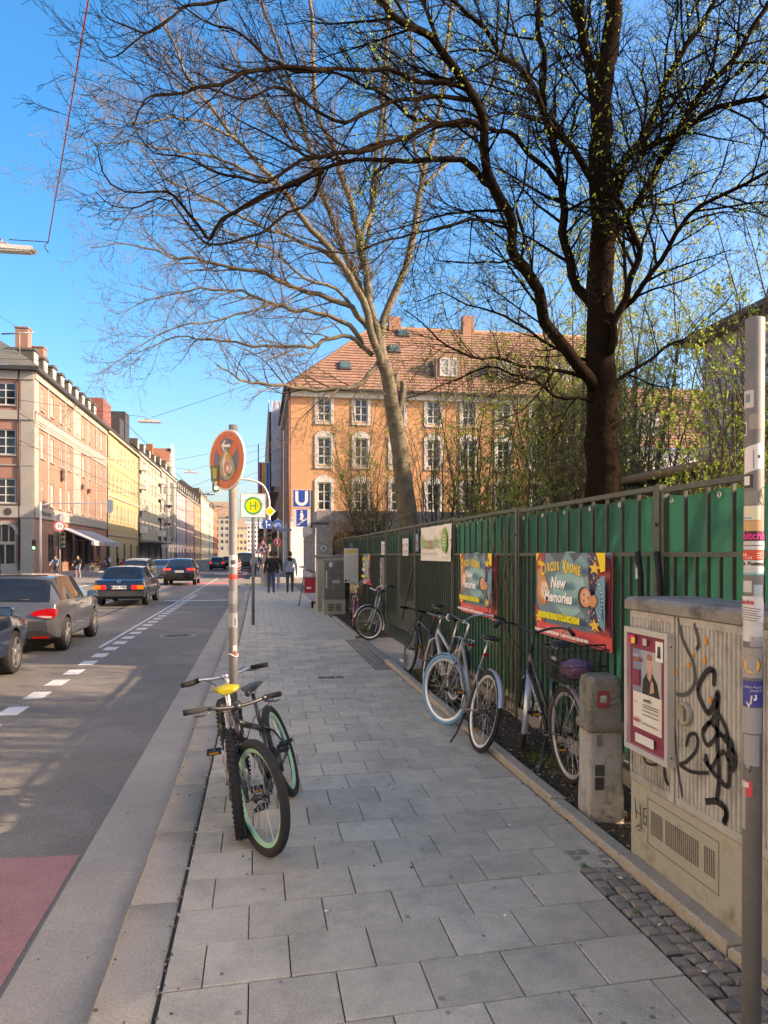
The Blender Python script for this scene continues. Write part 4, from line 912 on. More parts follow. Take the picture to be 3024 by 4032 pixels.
# cloth cover wrapped on the yellow saddle, reflectors
bike('black city bicycle with wire rear basket beside the concrete bollard', (2.26, 5.37), (2.27, 6.38), -1, -20, .35, .04, style='city', bars='city', guards=(.42, .44, .48), rack=True, basket=True, stand=True, lettering='HERCULES', rim=(.35, .35, .35), seat_z=.96, stemh=.1, low=.02)
bike('silver bicycle with a bright blue front tyre at the pavement edge', (1.86, 6.42), (1.80, 7.50), 11, 24, .35, .042, frame=(.20, .20, .20), rim=(.62, .62, .6), style='city', bars='city', guards=(.5, .5, .5), ftyre=M('blue_tyre', (.09, .29, .46), .7, var=.15, vs=30), seat_z=.93, stemh=.14, stand=True)
bike('silver mountain bike with fat knobby tyres behind the blue-tyred bicycle', (2.16, 8.48), (2.08, 9.56), 9, -8, .345, .058, frame=(.42, .42, .40), rim=(.4, .4, .38), style='mtb', knob=True, guards=None, rack=True, seat_z=.92, stemh=.08)
bike('plain black bicycle with flat handlebar next to the gate end', (2.24, 9.85), (2.12, 10.88), 8, -4, .345, .04, rim=(.1, .1, .1), style='diamond', seat_z=.98, stemh=.05)
bike('grey bicycle with silver mudguards, front wheel turned across the pavement', (2.42, 16.15), (2.14, 15.12), -11, -52, .345, .042, frame=(.35, .35, .34), rim=(.45, .45, .44), style='city', bars='city', guards=(.55, .55, .55), seat_z=.9, stemh=.08)
bike('pink bicycle with wicker basket and cream saddle by the cabinets', (2.14, 17.5), (2.32, 18.55), 4, 6, .34, .042, frame=(.45, .14, .17), rim=(.4, .2, .2), tyrec=P((.33, .12, .13), .7), style='city', bars='city', saddle=(.55, .42, .30), frontbasket=True, guards=(.45, .14, .17), rack=True, seat_z=.9, stemh=.1)
pb = thing('carrier_bag', 'crumpled purple bag lying in the wire basket', 'bag', (2.25, 5.22, .81))
mb = MB(); mb.smooth = True; n = 14
for j in range(7):
    for k in range(n):
        a = 2*math.pi*k/n; ph = math.pi*j/6; r_ = .11*(1+.25*noise.noise(V((math.cos(a)*2, math.sin(a)*2, j*.7)))); mb.v.append((r_*math.sin(ph)*math.cos(a), 1.2*r_*math.sin(ph)*math.sin(a), .07+.075*-math.cos(ph)+.015*noise.noise(V((k, j, 1.)))))
for j in range(6):
    for k in range(n): mb.face([j*n+k, j*n+(k+1)%n, (j+1)*n+(k+1)%n, (j+1)*n+k])
mb.build('fabric', M('purple_fabric', (.09, .012, .085), .6, c2=(.35, .2, .3), vs=60), pb)
# rear frame pannier on the blue-tyre bike is skipped: not in view. scooter and pavement sign by the station
sct = thing('kick_scooter', 'black electric scooter standing behind the weathered cabinet', 'scooter', (1.68, 24.4, 0), R(75))
b = MB(); b.lathe((0, 0, .11), (0, 1, 0), [(.07, -.02), (.11, -.018), (.115, 0), (.11, .018), (.07, .02)], 20); b.build('wheel', m_tyre, sct); b = MB(); b.lathe((.95, 0, .11), (0, 1, 0), [(.07, -.02), (.11, -.018), (.115, 0), (.11, .018), (.07, .02)], 20); b.build('wheel', m_tyre, sct)
MB().b2(.08, .8, -.08, .08, .13, .17).build('deck', m_dsteel, sct); MB().tube([(.95, 0, .13), (.88, 0, .3), (.80, 0, 1.12)], .022, 10).build('stem', m_dsteel, sct); MB().tube([(.79, -.24, 1.13), (.8, 0, 1.12), (.79, .24, 1.13)], .014, 8).build('handlebar', m_blk, sct); MB().tube([(0, .05, .11), (.1, .05, .15)], .01, 6).build('fender', m_alu, sct)
ps = thing('pavement_sign', 'red board in a leaning metal stand beside the station kiosk', 'sign', (1.52, 25.6, 0))
MB().tube([(-.2, -.1, .02), (-.05, 0, .95), (.35, 0, .95), (.4, -.1, .02)], .016, 8).tube([(-.22, -.3, .02), (-.22, .3, .02)], .018, 6).build('stand', m_dsteel, ps); MB().b2(-.02, .34, .02, .05, .42, .93).build('board', P((.52, .03, .04)), ps); MB().b2(.05, .2, .018, .022, .55, .62).build('lettering', m_wht, ps)
# ================================================================ BUILDINGS
m_glass = M('window_glass', (.018, .022, .028), .06, spec=.6, var=.5, vs=.8); m_curt = M('curtained_glass', (.33, .34, .34), .25, spec=.6, var=.2, vs=2)
m_wf = P((.42, .42, .40), .5); m_gutter = P((.045, .04, .038), .5, .3)
_wc = {}
def wframe(w, h, cols, rows, t=.07, m=None, top=None):
    key = (round(w, 2), round(h, 2), cols, rows, t, id(m), top)
    if key in _wc: return _wc[key]
    b = MB(); b.b2(-w/2, -w/2+t, -.05, .02, 0, h); b.b2(w/2-t, w/2, -.05, .02, 0, h); b.b2(-w/2+t, w/2-t, -.05, .02, 0, t); b.b2(-w/2+t, w/2-t, -.05, .02, h-t, h)
    for k in range(1, cols): x = -w/2+w*k/cols; b.b2(x-t*.45, x+t*.45, -.045, .015, t, h-t)
    ys = [top*h] if top else [h*k/rows for k in range(1, rows)]
    for y in ys:
        for k in range(cols): b.b2(-w/2+w*k/cols+t*.5, -w/2+w*(k+1)/cols-t*.5, -.04, .01, y-t*.4, y+t*.4)
    fm = b.mesh('window', m or m_wf); pm = MB().poly([(-w/2+.02, -.01, .02), (w/2-.02, -.01, .02), (w/2-.02, -.01, h-.02), (-w/2+.02, -.01, h-.02)]).mesh('pane', m_glass); pm2 = pm.copy(); pm2.materials[0] = m_curt
    _wc[key] = (fm, pm, pm2); return _wc[key]
class Face:      # a facade plane: u runs left to right for someone looking at it
    def __init__(s, parent, o, u): s.p = parent; s.o = V(o); s.u = V(u); s.n = s.u.cross(V((0, 0, 1))); s.rz = math.atan2(s.u.y, s.u.x)
    def at(s, x, z, n=0): return s.o+s.u*x+V((0, 0, z))+s.n*n
    def wall(s, W, z0, z1, holes, m, dep=.16, name='wall'):
        b = MB(); xs = sorted({0, W, *[h[0] for h in holes], *[h[1] for h in holes]}); zs_ = sorted({z0, z1, *[h[2] for h in holes], *[h[3] for h in holes]})
        for i in range(len(xs)-1):
            for j in range(len(zs_)-1):
                cx, cz = (xs[i]+xs[i+1])/2, (zs_[j]+zs_[j+1])/2
                if any(h[0] < cx < h[1] and h[2] < cz < h[3] for h in holes): continue
                b.poly([s.at(xs[i], zs_[j]), s.at(xs[i+1], zs_[j]), s.at(xs[i+1], zs_[j+1]), s.at(xs[i], zs_[j+1])])
        for (a, c, d, e) in holes:
            for p, q in (((a, d), (c, d)), ((c, d), (c, e)), ((c, e), (a, e)), ((a, e), (a, d))): b.poly([s.at(*p), s.at(*p, -dep), s.at(*q, -dep), s.at(*q)])
        return b.build(name, m, s.p)
    def win(s, x, z, w, h, cols=2, rows=3, dep=.13, t=.07, top=None, curt=.25, m=None, sill=None):
        fm, p1, p2 = wframe(w, h, cols, rows, t, m, top); o = obj('window', fm, s.p, s.at(x, z, -dep), s.rz)
        obj('pane', p2 if rnd.random() < curt else p1, o)
        if sill: 
            key = ('sill', round(w, 2), id(sill))
            if key not in _wc: _wc[key] = MB().b2(-w/2-.1, w/2+.1, -dep-.12, -dep+.1, -.1, -.002).mesh('sill', sill)
            obj('sill', _wc[key], o)
        return o
    def slab(s, x0, x1, z0, z1, n0, n1, m, name): 
        b = MB(); A = [s.at(x0, z0, n0), s.at(x1, z0, n0), s.at(x1, z1, n0), s.at(x0, z1, n0)]; B = [s.at(x0, z0, n1), s.at(x1, z0, n1), s.at(x1, z1, n1), s.at(x0, z1, n1)]
        q = len(b.v); b.v += [tuple(p) for p in A+B]
        for f in ((0, 3, 2, 1), (4, 5, 6, 7), (0, 1, 5, 4), (1, 2, 6, 5), (2, 3, 7, 6), (3, 0, 4, 7)): b.face(f)
        return b.build(name, m, s.p)
def stucco(name, c, v=.1):
    if 'orange_wall' not in name: c = tuple(x*.72 for x in c)
    return M(name, c, .9, var=v, vs=.6, bump=.3, bs=8, stain=tuple(x*.8 for x in c), ss=.5, sl0=.55, sl1=.8)
LX = -19.3
m_cream = stucco('cream_trim', (.35, .335, .295)); m_terr = stucco('terracotta_wall', (.34, .18, .135)); m_tile = M('dark_roof', (.055, .05, .045), .8, var=.2, vs=2); m_rtile = M('red_roof', (.22, .085, .05), .85, var=.2, vs=3)
# ---- corner house
h1 = thing('corner_house', 'terracotta and cream corner house with awnings and dormers', 'house', (0, 0, 0))
F = Face(h1, (LX, 71, 0), (0, 1, 0)); W = 32.5
cols9 = [2.6+k*3.32 for k in range(9)]; flo = ((6.15, 2.15), (10.35, 2.2), (14.65, 1.95))
holes = [(x-.55, x+.55, z, z+h) for z, h in flo for x in cols9]
gr = [(4.5, 7.2, .9, 3.6), (8, 10.6, .9, 3.6), (11.5, 14, .9, 3.6), (15, 17.6, .9, 3.6), (18.6, 21, .2, 3.4), (22, 24.5, .9, 3.6), (26, 28.6, .9, 3.6)]
F.wall(W, 0, 17.7, holes+gr, m_terr)
for z, h in flo:
    for x in cols9: F.win(x, z, 1.1, h, 2, 2, t=.1, top=.68, sill=m_cream, curt=.35)
for a, b_, c, d in gr: F.win((a+b_)/2, c, b_-a, d-c, 2, 1, t=.12, m=P((.16, .09, .05), .5), curt=0)
for k in range(6): F.slab((0, 4.28, 10.8, 14.2, 21.0, 25.8)[k], (1.25, 4.7, 11.15, 17.6, 21.35, 26.15)[k], 5.9, 17.6, 0, .05, m_cream, 'pilaster')
F.slab(31.6, 32.5, 5.9, 17.6, 0, .05, m_cream, 'pilaster')
for z0, z1, n in ((4.9, 5.9, .08), (13.4, 14.0, .10), (12.9, 13.4, .05), (17.0, 17.75, .1)): F.slab(0, W, z0, z1, .052, n+.052, m_cream, 'string_course')
F.slab(0, W, 13.98, 14.2, .05, .16, P((.16, .12, .1)), 'ledge')
for x, z in ((9.2, 9.6), (9.25, 9.0), (17.9, 8.9), (21.2, 8.7)): F.slab(x-.35, x+.35, z, z+.5, .16, .3, P((.09, .06, .05)), 'flower_box')
F.slab(1.3, 6.2, 5.05, 5.75, .14, .15, m_cream, 'name_board')
b = MB(); put_text(b, 'Pasta e basta', .62, F.at(3.4, 5.4, .16), F.u, (0, 0, 1), P((.03, .03, .03)), bold=.01); b.build('lettering', None, h1)
G = Face(h1, (-32, 71, 0), (1, 0, 0)); W2 = 32+LX
gh = [(x-.85, x+.85, z, z+h) for z, h in flo for x in (10.35, 6.9, 3.4)]+[(9.4, 11.2, .1, 4.4)]
G.wall(W2, 0, 17.7, gh, stucco('terracotta_shade_side', (.38, .19, .145)))
for z, h in flo:
    for x in (10.35, 6.9, 3.4): G.win(x, z, 1.7, h, 2, 3, t=.1, sill=m_cream, curt=.1)
G.win(10.3, .1, 1.8, 2.6, 2, 1, t=.14, m=P((.3, .27, .22)), curt=0); G.win(10.3, 2.7, 1.8, 1.7, 3, 1, t=.12, m=P((.3, .27, .22)), curt=0)
G.slab(11.6, W2, 0, 17.6, 0, .06, m_cream, 'pilaster')
for z0, z1, n in ((4.9, 5.9, .1), (13.4, 14.2, .1), (16.9, 17.75, .1)): G.slab(0, W2, z0, z1, .062, n+.062, m_cream, 'string_course')
G.slab(0, W2, 9.4, 9.5, 0, .1, m_cream, 'ledge'); G.slab(0, W2-.8, 0, .9, 0, .07, P((.25, .23, .2), .9), 'base_course')
b = MB(); 
for k in range(9): 
    a0, a1 = R(180*k/9), R(180*(k+1)/9); o = G.at(10.3, 3.4, .02); r0, r1 = .9, 1.2
    pts = [(r*math.cos(a), r*math.sin(a)) for r, a in ((r0, a0), (r1, a0), (r1, a1), (r0, a1))]; b.prism(pts, o, G.u, (0, 0, 1), G.n*.08)
b.build('door_arch', m_cream, h1)
b = MB(); put_text(b, 'ckert', .7, G.at(9.0, 5.4, .18), G.u, (0, 0, 1), P((.05, .04, .04)), bold=.01); b.prism(circ(0, 0, .32, .32, 14), G.at(10.6, 5.4, .17), G.u, (0, 0, 1), G.n*.02); b.build('lettering', P((.05, .04, .04)), h1)
b = MB(); e = 18.0
b.poly([(LX+.5, 70.4, e), (LX+.5, 103.5, e), (LX-1.6, 103.5, e+1.6), (LX-1.6, 72.6, e+1.6)]); b.poly([(LX-1.6, 72.6, e+1.6), (LX-1.6, 103.5, e+1.6), (LX-7, 103.5, e+5.4), (LX-7, 79, e+5.4)])
b.poly([(-33, 70.4, e), (LX+.5, 70.4, e), (LX-1.6, 72.6, e+1.6), (-33, 72.6, e+1.6)]); b.poly([(-33, 72.6, e+1.6), (LX-1.6, 72.6, e+1.6), (LX-7, 79, e+5.4), (-33, 79, e+5.4)])
rf = b.build('roof', M('roof_grey_metal', (.115, .115, .095), .6, .2, var=.2, vs=1.5), h1)
MB().b2(LX-.1, LX+.52, 70.38, 103.5, e-.35, e-.02).b2(-33, LX-.12, 70.38, 71.05, e-.35, e-.02).build('eaves', m_gutter, rf)
for k in range(9):
    y = 74.2+k*3.2; d_ = MB(); d_.b2(LX-2.8, LX-.75, y-.75, y+.75, e+.3, e+2.1); d_.prism([(-.85, 0), (-.75, .22), (0, .34), (.75, .22), (.85, 0)], (LX-3, y, e+2.1), (0, 1, 0), (0, 0, 1), (2.4, 0, 0)); dd_ = d_.build('dormer', M('dormer_slate', (.05, .052, .048), .6, var=.2, vs=3), rf)
    fm, p1, p2 = wframe(1.1, 1.55, 2, 1, .09, None, None); o = obj('window', fm, dd_, (LX-.72, y, e+.45), R(90)); obj('pane', p2, o)
for k, (x, y, z1) in enumerate(((-21.6, 76, 22.6), (-20.9, 78.5, 21.5))): MB().b2(x-.55, x+.55, y-.6, y+.6, e+.8, z1).b2(x-.62, x+.62, y-.67, y+.67, z1, z1+.12).build('chimney', M('chimney_brick', (.22, .12, .095), .9, var=.2, vs=8), rf)
b = MB()
for y in range(71, 104, 2): b.tube([(LX+.35, y, e), (LX+.35, y, e+.55)], .02, 4)
b.tube([(LX+.35, 70.6, e+.55), (LX+.35, 103.4, e+.55)], .025, 4); b.tube([(LX+.35, 70.6, e+.28), (LX+.35, 103.4, e+.28)], .018, 4); b.tube([(-33, 70.6, e+.55), (LX+.35, 70.6, e+.55)], .02, 4); b.build('snow_guard', m_gutter, rf)
MB().tube([(LX-1.2, 70.85, e-.2), (LX-1.2, 70.9, .3)], .07, 8).build('downpipe', m_gutter, h1); MB().tube([(LX+.12, 103.2, e-.3), (LX+.12, 103.2, 0)], .08, 8).build('downpipe', m_gutter, h1)
for i, (y0, y1, lb) in enumerate(((78.5, 85.0, 'grey cafe awning nearer the street corner'), (85.6, 94.5, 'grey cafe awning farther from the street corner'))):
    a = thing('awning', lb, 'awning', (0, 0, 0), 0, 'cafe awnings on the corner house'); m_aw = P((.27, .28, .30), .85)
    MB().poly([(LX+.1, y0, 4.35), (LX+3.2, y0, 3.0), (LX+3.2, y1, 3.0), (LX+.1, y1, 4.35)]).poly([(LX+.1, y0, 4.38), (LX+.1, y1, 4.38), (LX+3.2, y1, 3.03), (LX+3.2, y0, 3.03)]).build('canopy', m_aw, a)
    MB().b2(LX+3.2, LX+3.24, y0, y1, 2.6, 3.03).build('valance', P((.36, .37, .38), .85), a); MB().tube([(LX+.1, y0+.1, 3.1), (LX+3.1, y0+.1, 2.98)], .04, 5).tube([(LX+.1, y1-.1, 3.1), (LX+3.1, y1-.1, 2.98)], .04, 5).build('arms', m_gutter, a)
    b = MB(); put_text(b, 'Pasta e basta', .3, (LX+3.245, (y0+y1)/2, 2.8), (0, 1, 0), (0, 0, 1), P((.12, .12, .12))); b.build('lettering', None, a)
# ---- the rest of the left row
def rowhouse(label, y0, y1, eave, wallm, nw, floors, winw, winh, base=None, roofm=None, trim=None, gable=False, dorm=0, chim=(), bay=False, band=None, x=LX, curt=.3, rows=2):
    t = thing('townhouse', label, 'house', (0, 0, 0), 0, 'houses in the left street row'); W = y1-y0; F = Face(t, (x, y0, 0), (0, 1, 0)); xs = [W*(k+.5)/nw for k in range(nw)]
    holes = [(q-winw/2, q+winw/2, z, z+winh) for z in floors for q in xs]; gh = [(q-winw*.7, q+winw*.7, .3, 3.2) for q in xs[::2]]
    F.wall(W, 4.2, eave, holes, wallm); F.wall(W, 0, 4.2, gh, base or wallm, name='base_wall')
    for z in floors:
        for q in xs: F.win(q, z, winw, winh, 2, rows, t=.09, curt=curt, sill=trim)
    for a, b_, c, d in gh: F.win((a+b_)/2, c, b_-a, d-c, 1, 1, t=.12, m=P((.12, .08, .05)), curt=0)
    if trim:
        F.slab(0, W, eave-.5, eave, .003, .3, trim, 'cornice'); F.slab(0, W, 4.2, 4.45, .003, .12, trim, 'string_course')
        for z in (band or ()): F.slab(0, W, z, z+.3, .003, .1, trim, 'string_course')
    b = MB(); d_ = 6.5; rz = eave+5
    b.poly([(x+.4, y0, eave), (x+.4, y1, eave), (x-d_, y1, rz), (x-d_, y0, rz)]); b.poly([(x+.05, y0, 0), (x+.05, y0, eave), (x-d_, y0, rz), (x-13, y0, eave), (x-13, y0, 0)]); b.poly([(x-d_, y0, rz), (x-d_, y1, rz), (x-13, y1, eave), (x-13, y0, eave)])
    r_ = b.build('roof', roofm or m_tile, t); MB().b2(x+.31, x+.48, y0, y1, eave-.12, eave+.06).build('gutter', m_gutter, r_)
    for k in range(dorm):
        y = y0+W*(k+.5)/dorm; dd_ = MB().b2(x-3, x-.6, y-.9, y+.9, eave+.5, eave+2.4).build('dormer', m_tile, r_); fm, p1, p2 = wframe(1.2, 1.4, 2, 1, .12); o = obj('window', fm, dd_, (x-.57, y, eave+.75), R(90)); obj('pane', p2, o)
    for (yy, dx, h, w_, m) in chim: MB().b2(x-dx-w_, x-dx, yy-w_*.8, yy+w_*.8, eave+1, eave+h).build('chimney', m, r_)
    MB().tube([(x+.12, y1-.2, eave), (x+.12, y1-.2, 0)], .09, 6).build('downpipe', m_gutter, t)
    if gable:
        g = MB(); q = [(-3.4, 0), (3.4, 0), (3.4, 2.2), (2.4, 2.6), (2.2, 4.6), (1.2, 5.2), (1, 6.6), (0, 7.4), (-1, 6.6), (-1.2, 5.2), (-2.2, 4.6), (-2.4, 2.6), (-3.4, 2.2)]
        g.prism(q, (x+.35, y0+W*.72, eave-.2), (0, 1, 0), (0, 0, 1), (-.5, 0, 0)); g.b2(x-7, x+.1, y0+W*.72-3.0, y0+W*.72+3.0, eave, eave+3.6); go = g.build('gable', trim, t)
        MB().poly([(x-7, y0+W*.72-3.4, eave+3.2), (x-.2, y0+W*.72-3.4, eave+3.2), (x-.2, y0+W*.72, eave+6.4), (x-7, y0+W*.72, eave+6.4)]).build('gable_roof', m_rtile, go)
    if bay:
        for q in (W*.3, W*.72): F.slab(q-2.2, q+2.2, 5.2, eave-1.5, .01, .7, wallm, 'bay')
        for z in (8, 11.8): F.slab(W*.3-2.4, W*.3+2.4, z, z+.18, .01, 1.4, P((.08, .08, .08)), 'balcony')
    return t
m_cop = M('copper_clad', (.20, .075, .06), .6, .2, var=.15, vs=2); m_drk = P((.03, .03, .032), .6)
rowhouse('yellow rendered house next to the terracotta corner house', 103.5, 130, 18.0, stucco('yellow_wall', (.41, .34, .19)), 9, (6.3, 10.4, 14.5), 1.15, 2.1, stucco('yellow_base', (.42, .35, .2)), m_rtile, stucco('ytrim', (.42, .38, .29)), chim=((108, .8, 4.2, 3.4, m_cop), (118, .6, 3.6, 2.2, m_drk), (124, .8, 5.5, 2.4, m_drk)), band=(9.3,))
hw = rowhouse('pale greenish-white house with balconies beyond the yellow house', 130, 158, 18.6, stucco('greenwhite_wall', (.42, .41, .33)), 6, (5.6, 9.2, 12.8, 15.9), 1.7, 1.7, stucco('gw_base', (.45, .44, .40)), m_tile, stucco('gwtrim', (.43, .42, .36)), dorm=4, chim=((155, 1, 4.5, 1.2, m_rtile),), rows=1)
fw = Face(hw, (LX, 130, 0), (0, 1, 0))
for z in (5.2, 8.8, 12.4, 15.5): fw.slab(.3, 3.0, z, z+1.1, .02, 1.1, P((.5, .49, .42)), 'balcony'); fw.slab(24.5, 27.6, z, z+1.1, .02, 1.1, P((.5, .49, .42)), 'balcony')
fw.slab(0, 28, 3.7, 4.0, .02, 2.6, P((.22, .2, .18)), 'canopy')
rowhouse('grey ornate house with bays and a curved gable', 158, 187, 19.2, stucco('grey_wall', (.36, .35, .33)), 7, (5.8, 9.6, 13.4, 16.3), 1.5, 2.0, stucco('grey_base', (.4, .39, .36)), m_tile, stucco('greytrim', (.55, .52, .44)), gable=True, dorm=3, bay=True, band=(9.0, 12.8))
rowhouse('pale violet house beyond the gabled house', 187, 212, 17.5, stucco('violet_wall', (.40, .38, .42)), 7, (5.4, 9, 12.6, 15), 1.3, 1.6, None, m_tile, stucco('vtrim', (.48, .47, .48)), dorm=5)
rowhouse('dusty pink house beyond the pale violet house', 212, 238, 17.8, stucco('pink_wall', (.45, .31, .29)), 8, (5.4, 9, 12.6, 15.2), 1.3, 1.7, None, m_rtile, stucco('ptrim', (.5, .43, .4)), dorm=4)
rowhouse('tan brick-coloured house before the cream far houses', 238, 266, 18, stucco('tan_wall', (.40, .29, .20)), 8, (5.4, 9, 12.6, 15.2), 1.3, 1.7, None, m_tile, stucco('tantrim', (.45, .38, .3)), dorm=3)
rowhouse('cream house with flat dormers far along the left row', 266, 310, 22, stucco('cream_far', (.58, .55, .42)), 11, (5.4, 9, 12.6, 16.2, 19), 1.4, 1.7, None, m_tile, stucco('ctrim', (.55, .52, .42)), dorm=6)
rowhouse('pale green house far along the left row', 310, 340, 21, stucco('palegreen_far', (.45, .52, .45)), 8, (5.4, 9, 12.6, 16.2), 1.4, 1.7, None, m_tile, stucco('ctrim2', (.5, .52, .45)), dorm=4)
rowhouse('bright orange-red house at the far end of the left row', 340, 372, 22, stucco('orange_far', (.55, .19, .10)), 8, (5.4, 9, 12.6, 16.2), 1.4, 1.7, None, m_tile, stucco('otrim', (.5, .3, .2)), dorm=3)
def endblock(label, x0, x1, y, eave, wallm, roofm, nf, nw, rise=7):
    t = thing('far_building', label, 'building', (0, 0, 0), 0, 'buildings closing the street'); W = x1-x0; F = Face(t, (x0, y, 0), (1, 0, 0)); hs_ = [(W*(k+.5)/nw-.8, W*(k+.5)/nw+.8, 4+z*3.6, 6+z*3.6) for z in range(nf) for k in range(nw)]
    F.wall(W, -1, eave, hs_, wallm)
    for a, b_, c, d in hs_: F.win((a+b_)/2, c, 1.6, 2, 2, 1, t=.15)
    MB().poly([(x0-.5, y-.5, eave), (x1+.5, y-.5, eave), (x1-3, y+8, eave+rise), (x0+3, y+8, eave+rise)]).poly([(x1, y, -1), (x1, y+16, -1), (x1, y+16, eave), (x1, y, eave)]).poly([(x1+.5, y-.5, eave), (x1+.5, y+16, eave), (x1-3, y+8, eave+rise)]).build('roof', roofm, t)
endblock('cream building with mansard roof closing the street', -34, -13.5, 430, 22, stucco('end_cream', (.50, .47, .38)), M('end_roof', (.22, .15, .11), .9, var=.2, vs=.5), 5, 8, 9)
endblock('yellow building right of the cream one closing the street', -13, -6.5, 445, 17, stucco('end_yellow', (.52, .46, .32)), M('end_roof2', (.24, .17, .12), .9), 4, 3, 6)
endblock('pale modern block far behind the street end', -14, 6, 620, 26, M('end_pale', (.45, .48, .50), .8), M('end_roof3', (.3, .33, .35), .8), 6, 8, 2)

# ---- unseen row across the road, left of the frame, added for warm bounce light
for i, (y0, y1, c) in enumerate(((-60, -8, (.60, .57, .50)), (-8, 44, (.60, .57, .50)))):
    rowhouse(['cream house across the road, left of the frame behind the camera', 'sand-coloured house across the road, just left of the frame'][i], y0, y1, 18, stucco('opposite_wall%d' % i, c), 13, (5.4, 9.4, 13.4), 1.3, 2.0, None, m_rtile, stucco('opptrim%d' % i, (.6, .58, .5)), x=-20.5)
# ---- orange house on the right
OX, OY = 2.35, 57.6
ob = thing('orange_house', 'orange house with white arched window surrounds and tiled roof', 'house', (0, 0, 0))
m_or = stucco('orange_wall', (.42, .22, .118)); m_wt = M('white_trim', (.40, .395, .37), .8, var=.08, vs=2)
F = Face(ob, (OX, OY, 0), (1, 0, 0)); W = 25.4; cx = [2.5+2.79*k for k in range(9)]; rowsz = ((5.0, 2.1), (8.4, 2.05), (11.7, 1.75))
holes = [(x-.5, x+.5, z, z+h) for z, h in rowsz for x in cx]
F.wall(W, 4.4, 14.0, holes, m_or); F.wall(W, 0, 4.4, [(4, 6, .2, 3), (9, 11, .8, 3), (14, 16, .8, 3)], M('white_base', (.58, .57, .56), .85, var=.08, vs=1.5), name='base_wall')
for i, (z, h) in enumerate(rowsz):
    for x in cx:
        o = F.win(x, z, 1.0, h, 2, 3, dep=.12, t=.1, curt=.45 if i == 2 else .1)
        s = MB(); s.b2(-.72, -.5, -.19, -.10, -.12, h).b2(.5, .72, -.19, -.10, -.12, h).b2(-.72, .72, -.22, -.10, -.26, -.12)
        if i < 2: s.prism([(-.72, h), (.72, h), (.72, h+.16), (.5, h+.36), (.25, h+.5), (0, h+.56), (-.25, h+.5), (-.5, h+.36), (-.72, h+.16)], (0, -.10, 0), (1, 0, 0), (0, 0, 1), (0, -.09, 0))
        else: s.b2(-.72, .72, -.19, -.10, h, h+.2)
        key = ('sur', i)
        if key not in _wc: _wc[key] = s.mesh('surround', m_wt)
        obj('surround', _wc[key], o)
F.slab(0, W, 13.45, 14.05, .003, .25, m_wt, 'cornice'); F.slab(0, W, 4.3, 4.5, .003, .1, m_wt, 'string_course')
S2 = Face(ob, (OX, OY+16, 0), (0, -1, 0)); sh = [(x-.5, x+.5, z, z+h) for z, h in rowsz for x in (2, 5, 8, 11, 14)]
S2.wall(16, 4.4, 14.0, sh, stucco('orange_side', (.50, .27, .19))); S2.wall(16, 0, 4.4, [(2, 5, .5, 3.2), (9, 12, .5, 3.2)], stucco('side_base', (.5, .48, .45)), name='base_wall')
for a, b_, c, d in sh: S2.win((a+b_)/2, c, 1, d-c, 2, 2, t=.1)
S2.slab(0, 15.9, 13.45, 14.05, .003, .3, m_wt, 'cornice')
b = MB(); e = 14.05
m_ot = M('orange_tiles', (.25, .14, .10), .9, var=.25, vs=3, stain=(.17, .098, .072), ss=1.2, sl0=.5, sl1=.7)
def course(A0, A1, B0, B1, n, m=None):     # stepped tile courses between an eave edge A and a ridge edge B
    A0, A1, B0, B1 = map(V, (A0, A1, B0, B1)); nn = (A1-A0).cross(B0-A0).normalized()
    if nn.z < 0: nn = -nn
    for k in range(n):
        p, q = A0.lerp(B0, k/n), A1.lerp(B1, k/n); r_, s = A0.lerp(B0, (k+1)/n), A1.lerp(B1, (k+1)/n); u = nn*.07
        b.poly([p+u, q+u, s, r_]); b.poly([p, q, q+u, p+u])
RY, RZ2 = OY+6.8, 20.9
course((OX-.4, OY-.5, e), (OX+26, OY-.5, e), (OX+7.2, RY, RZ2), (OX+26, RY, RZ2), 24)
course((OX-.4, OY+16, e), (OX-.4, OY-.5, e), (OX+7.2, RY+2, RZ2), (OX+7.2, RY, RZ2), 24)
ro = b.build('roof', m_ot, ob)
MB().b2(OX-.55, OX-.35, OY-.55, OY+16, e-.15, e+.02).b2(OX-.34, OX+26, OY-.68, OY-.5, e-.15, e+.02).build('gutter', m_gutter, ro); MB().tube([(OX-.15, OY-.1, e), (OX-.15, OY-.1, 0)], .08, 8).build('downpipe', P((.1, .04, .03)), ob)
MB().tube([(OX-.4, OY-.5, e+.05), (OX+7.2, RY, RZ2+.05), (OX+26, RY, RZ2+.05)], .14, 6).build('ridge_tiles', m_ot, ro)
def onroof(x, k): return V((x, OY-.5+7.3*k, e+6.85*k))
for x, k, w_ in ((6.6, .32, .9), (10.9, .62, .9), (12.0, .9, 1.0)):
    p = onroof(x, k); rx = Matrix.Rotation(math.atan2(6.85, 7.3), 3, 'X'); sk = MB().box(p+V((0, -.08, .1)), (w_, 1.1, .16), rx).build('skylight', P((.07, .07, .07)), ro); MB().box(p+V((0, -.14, .17)), (w_-.2, .9, .06), rx).build('pane', M('skylight_glass', (.05, .10, .10), .08), sk)
for x in (14.6, 19.3, 24.0):
    p = onroof(x, .17); dm = MB().prism([(-1.0, 0), (1.0, 0), (1.0, 1.7), (.6, 2.1), (-.6, 2.1), (-1.0, 1.7)], (x, p.y, p.z+.1), (1, 0, 0), (0, 0, 1), (0, 3.2, 0)).build('dormer', m_ot, ro); fm, p1, p2 = wframe(1.4, 1.45, 2, 2, .12); o = obj('window', fm, dm, (x, p.y-.02, p.z+.35)); obj('pane', p2, o)
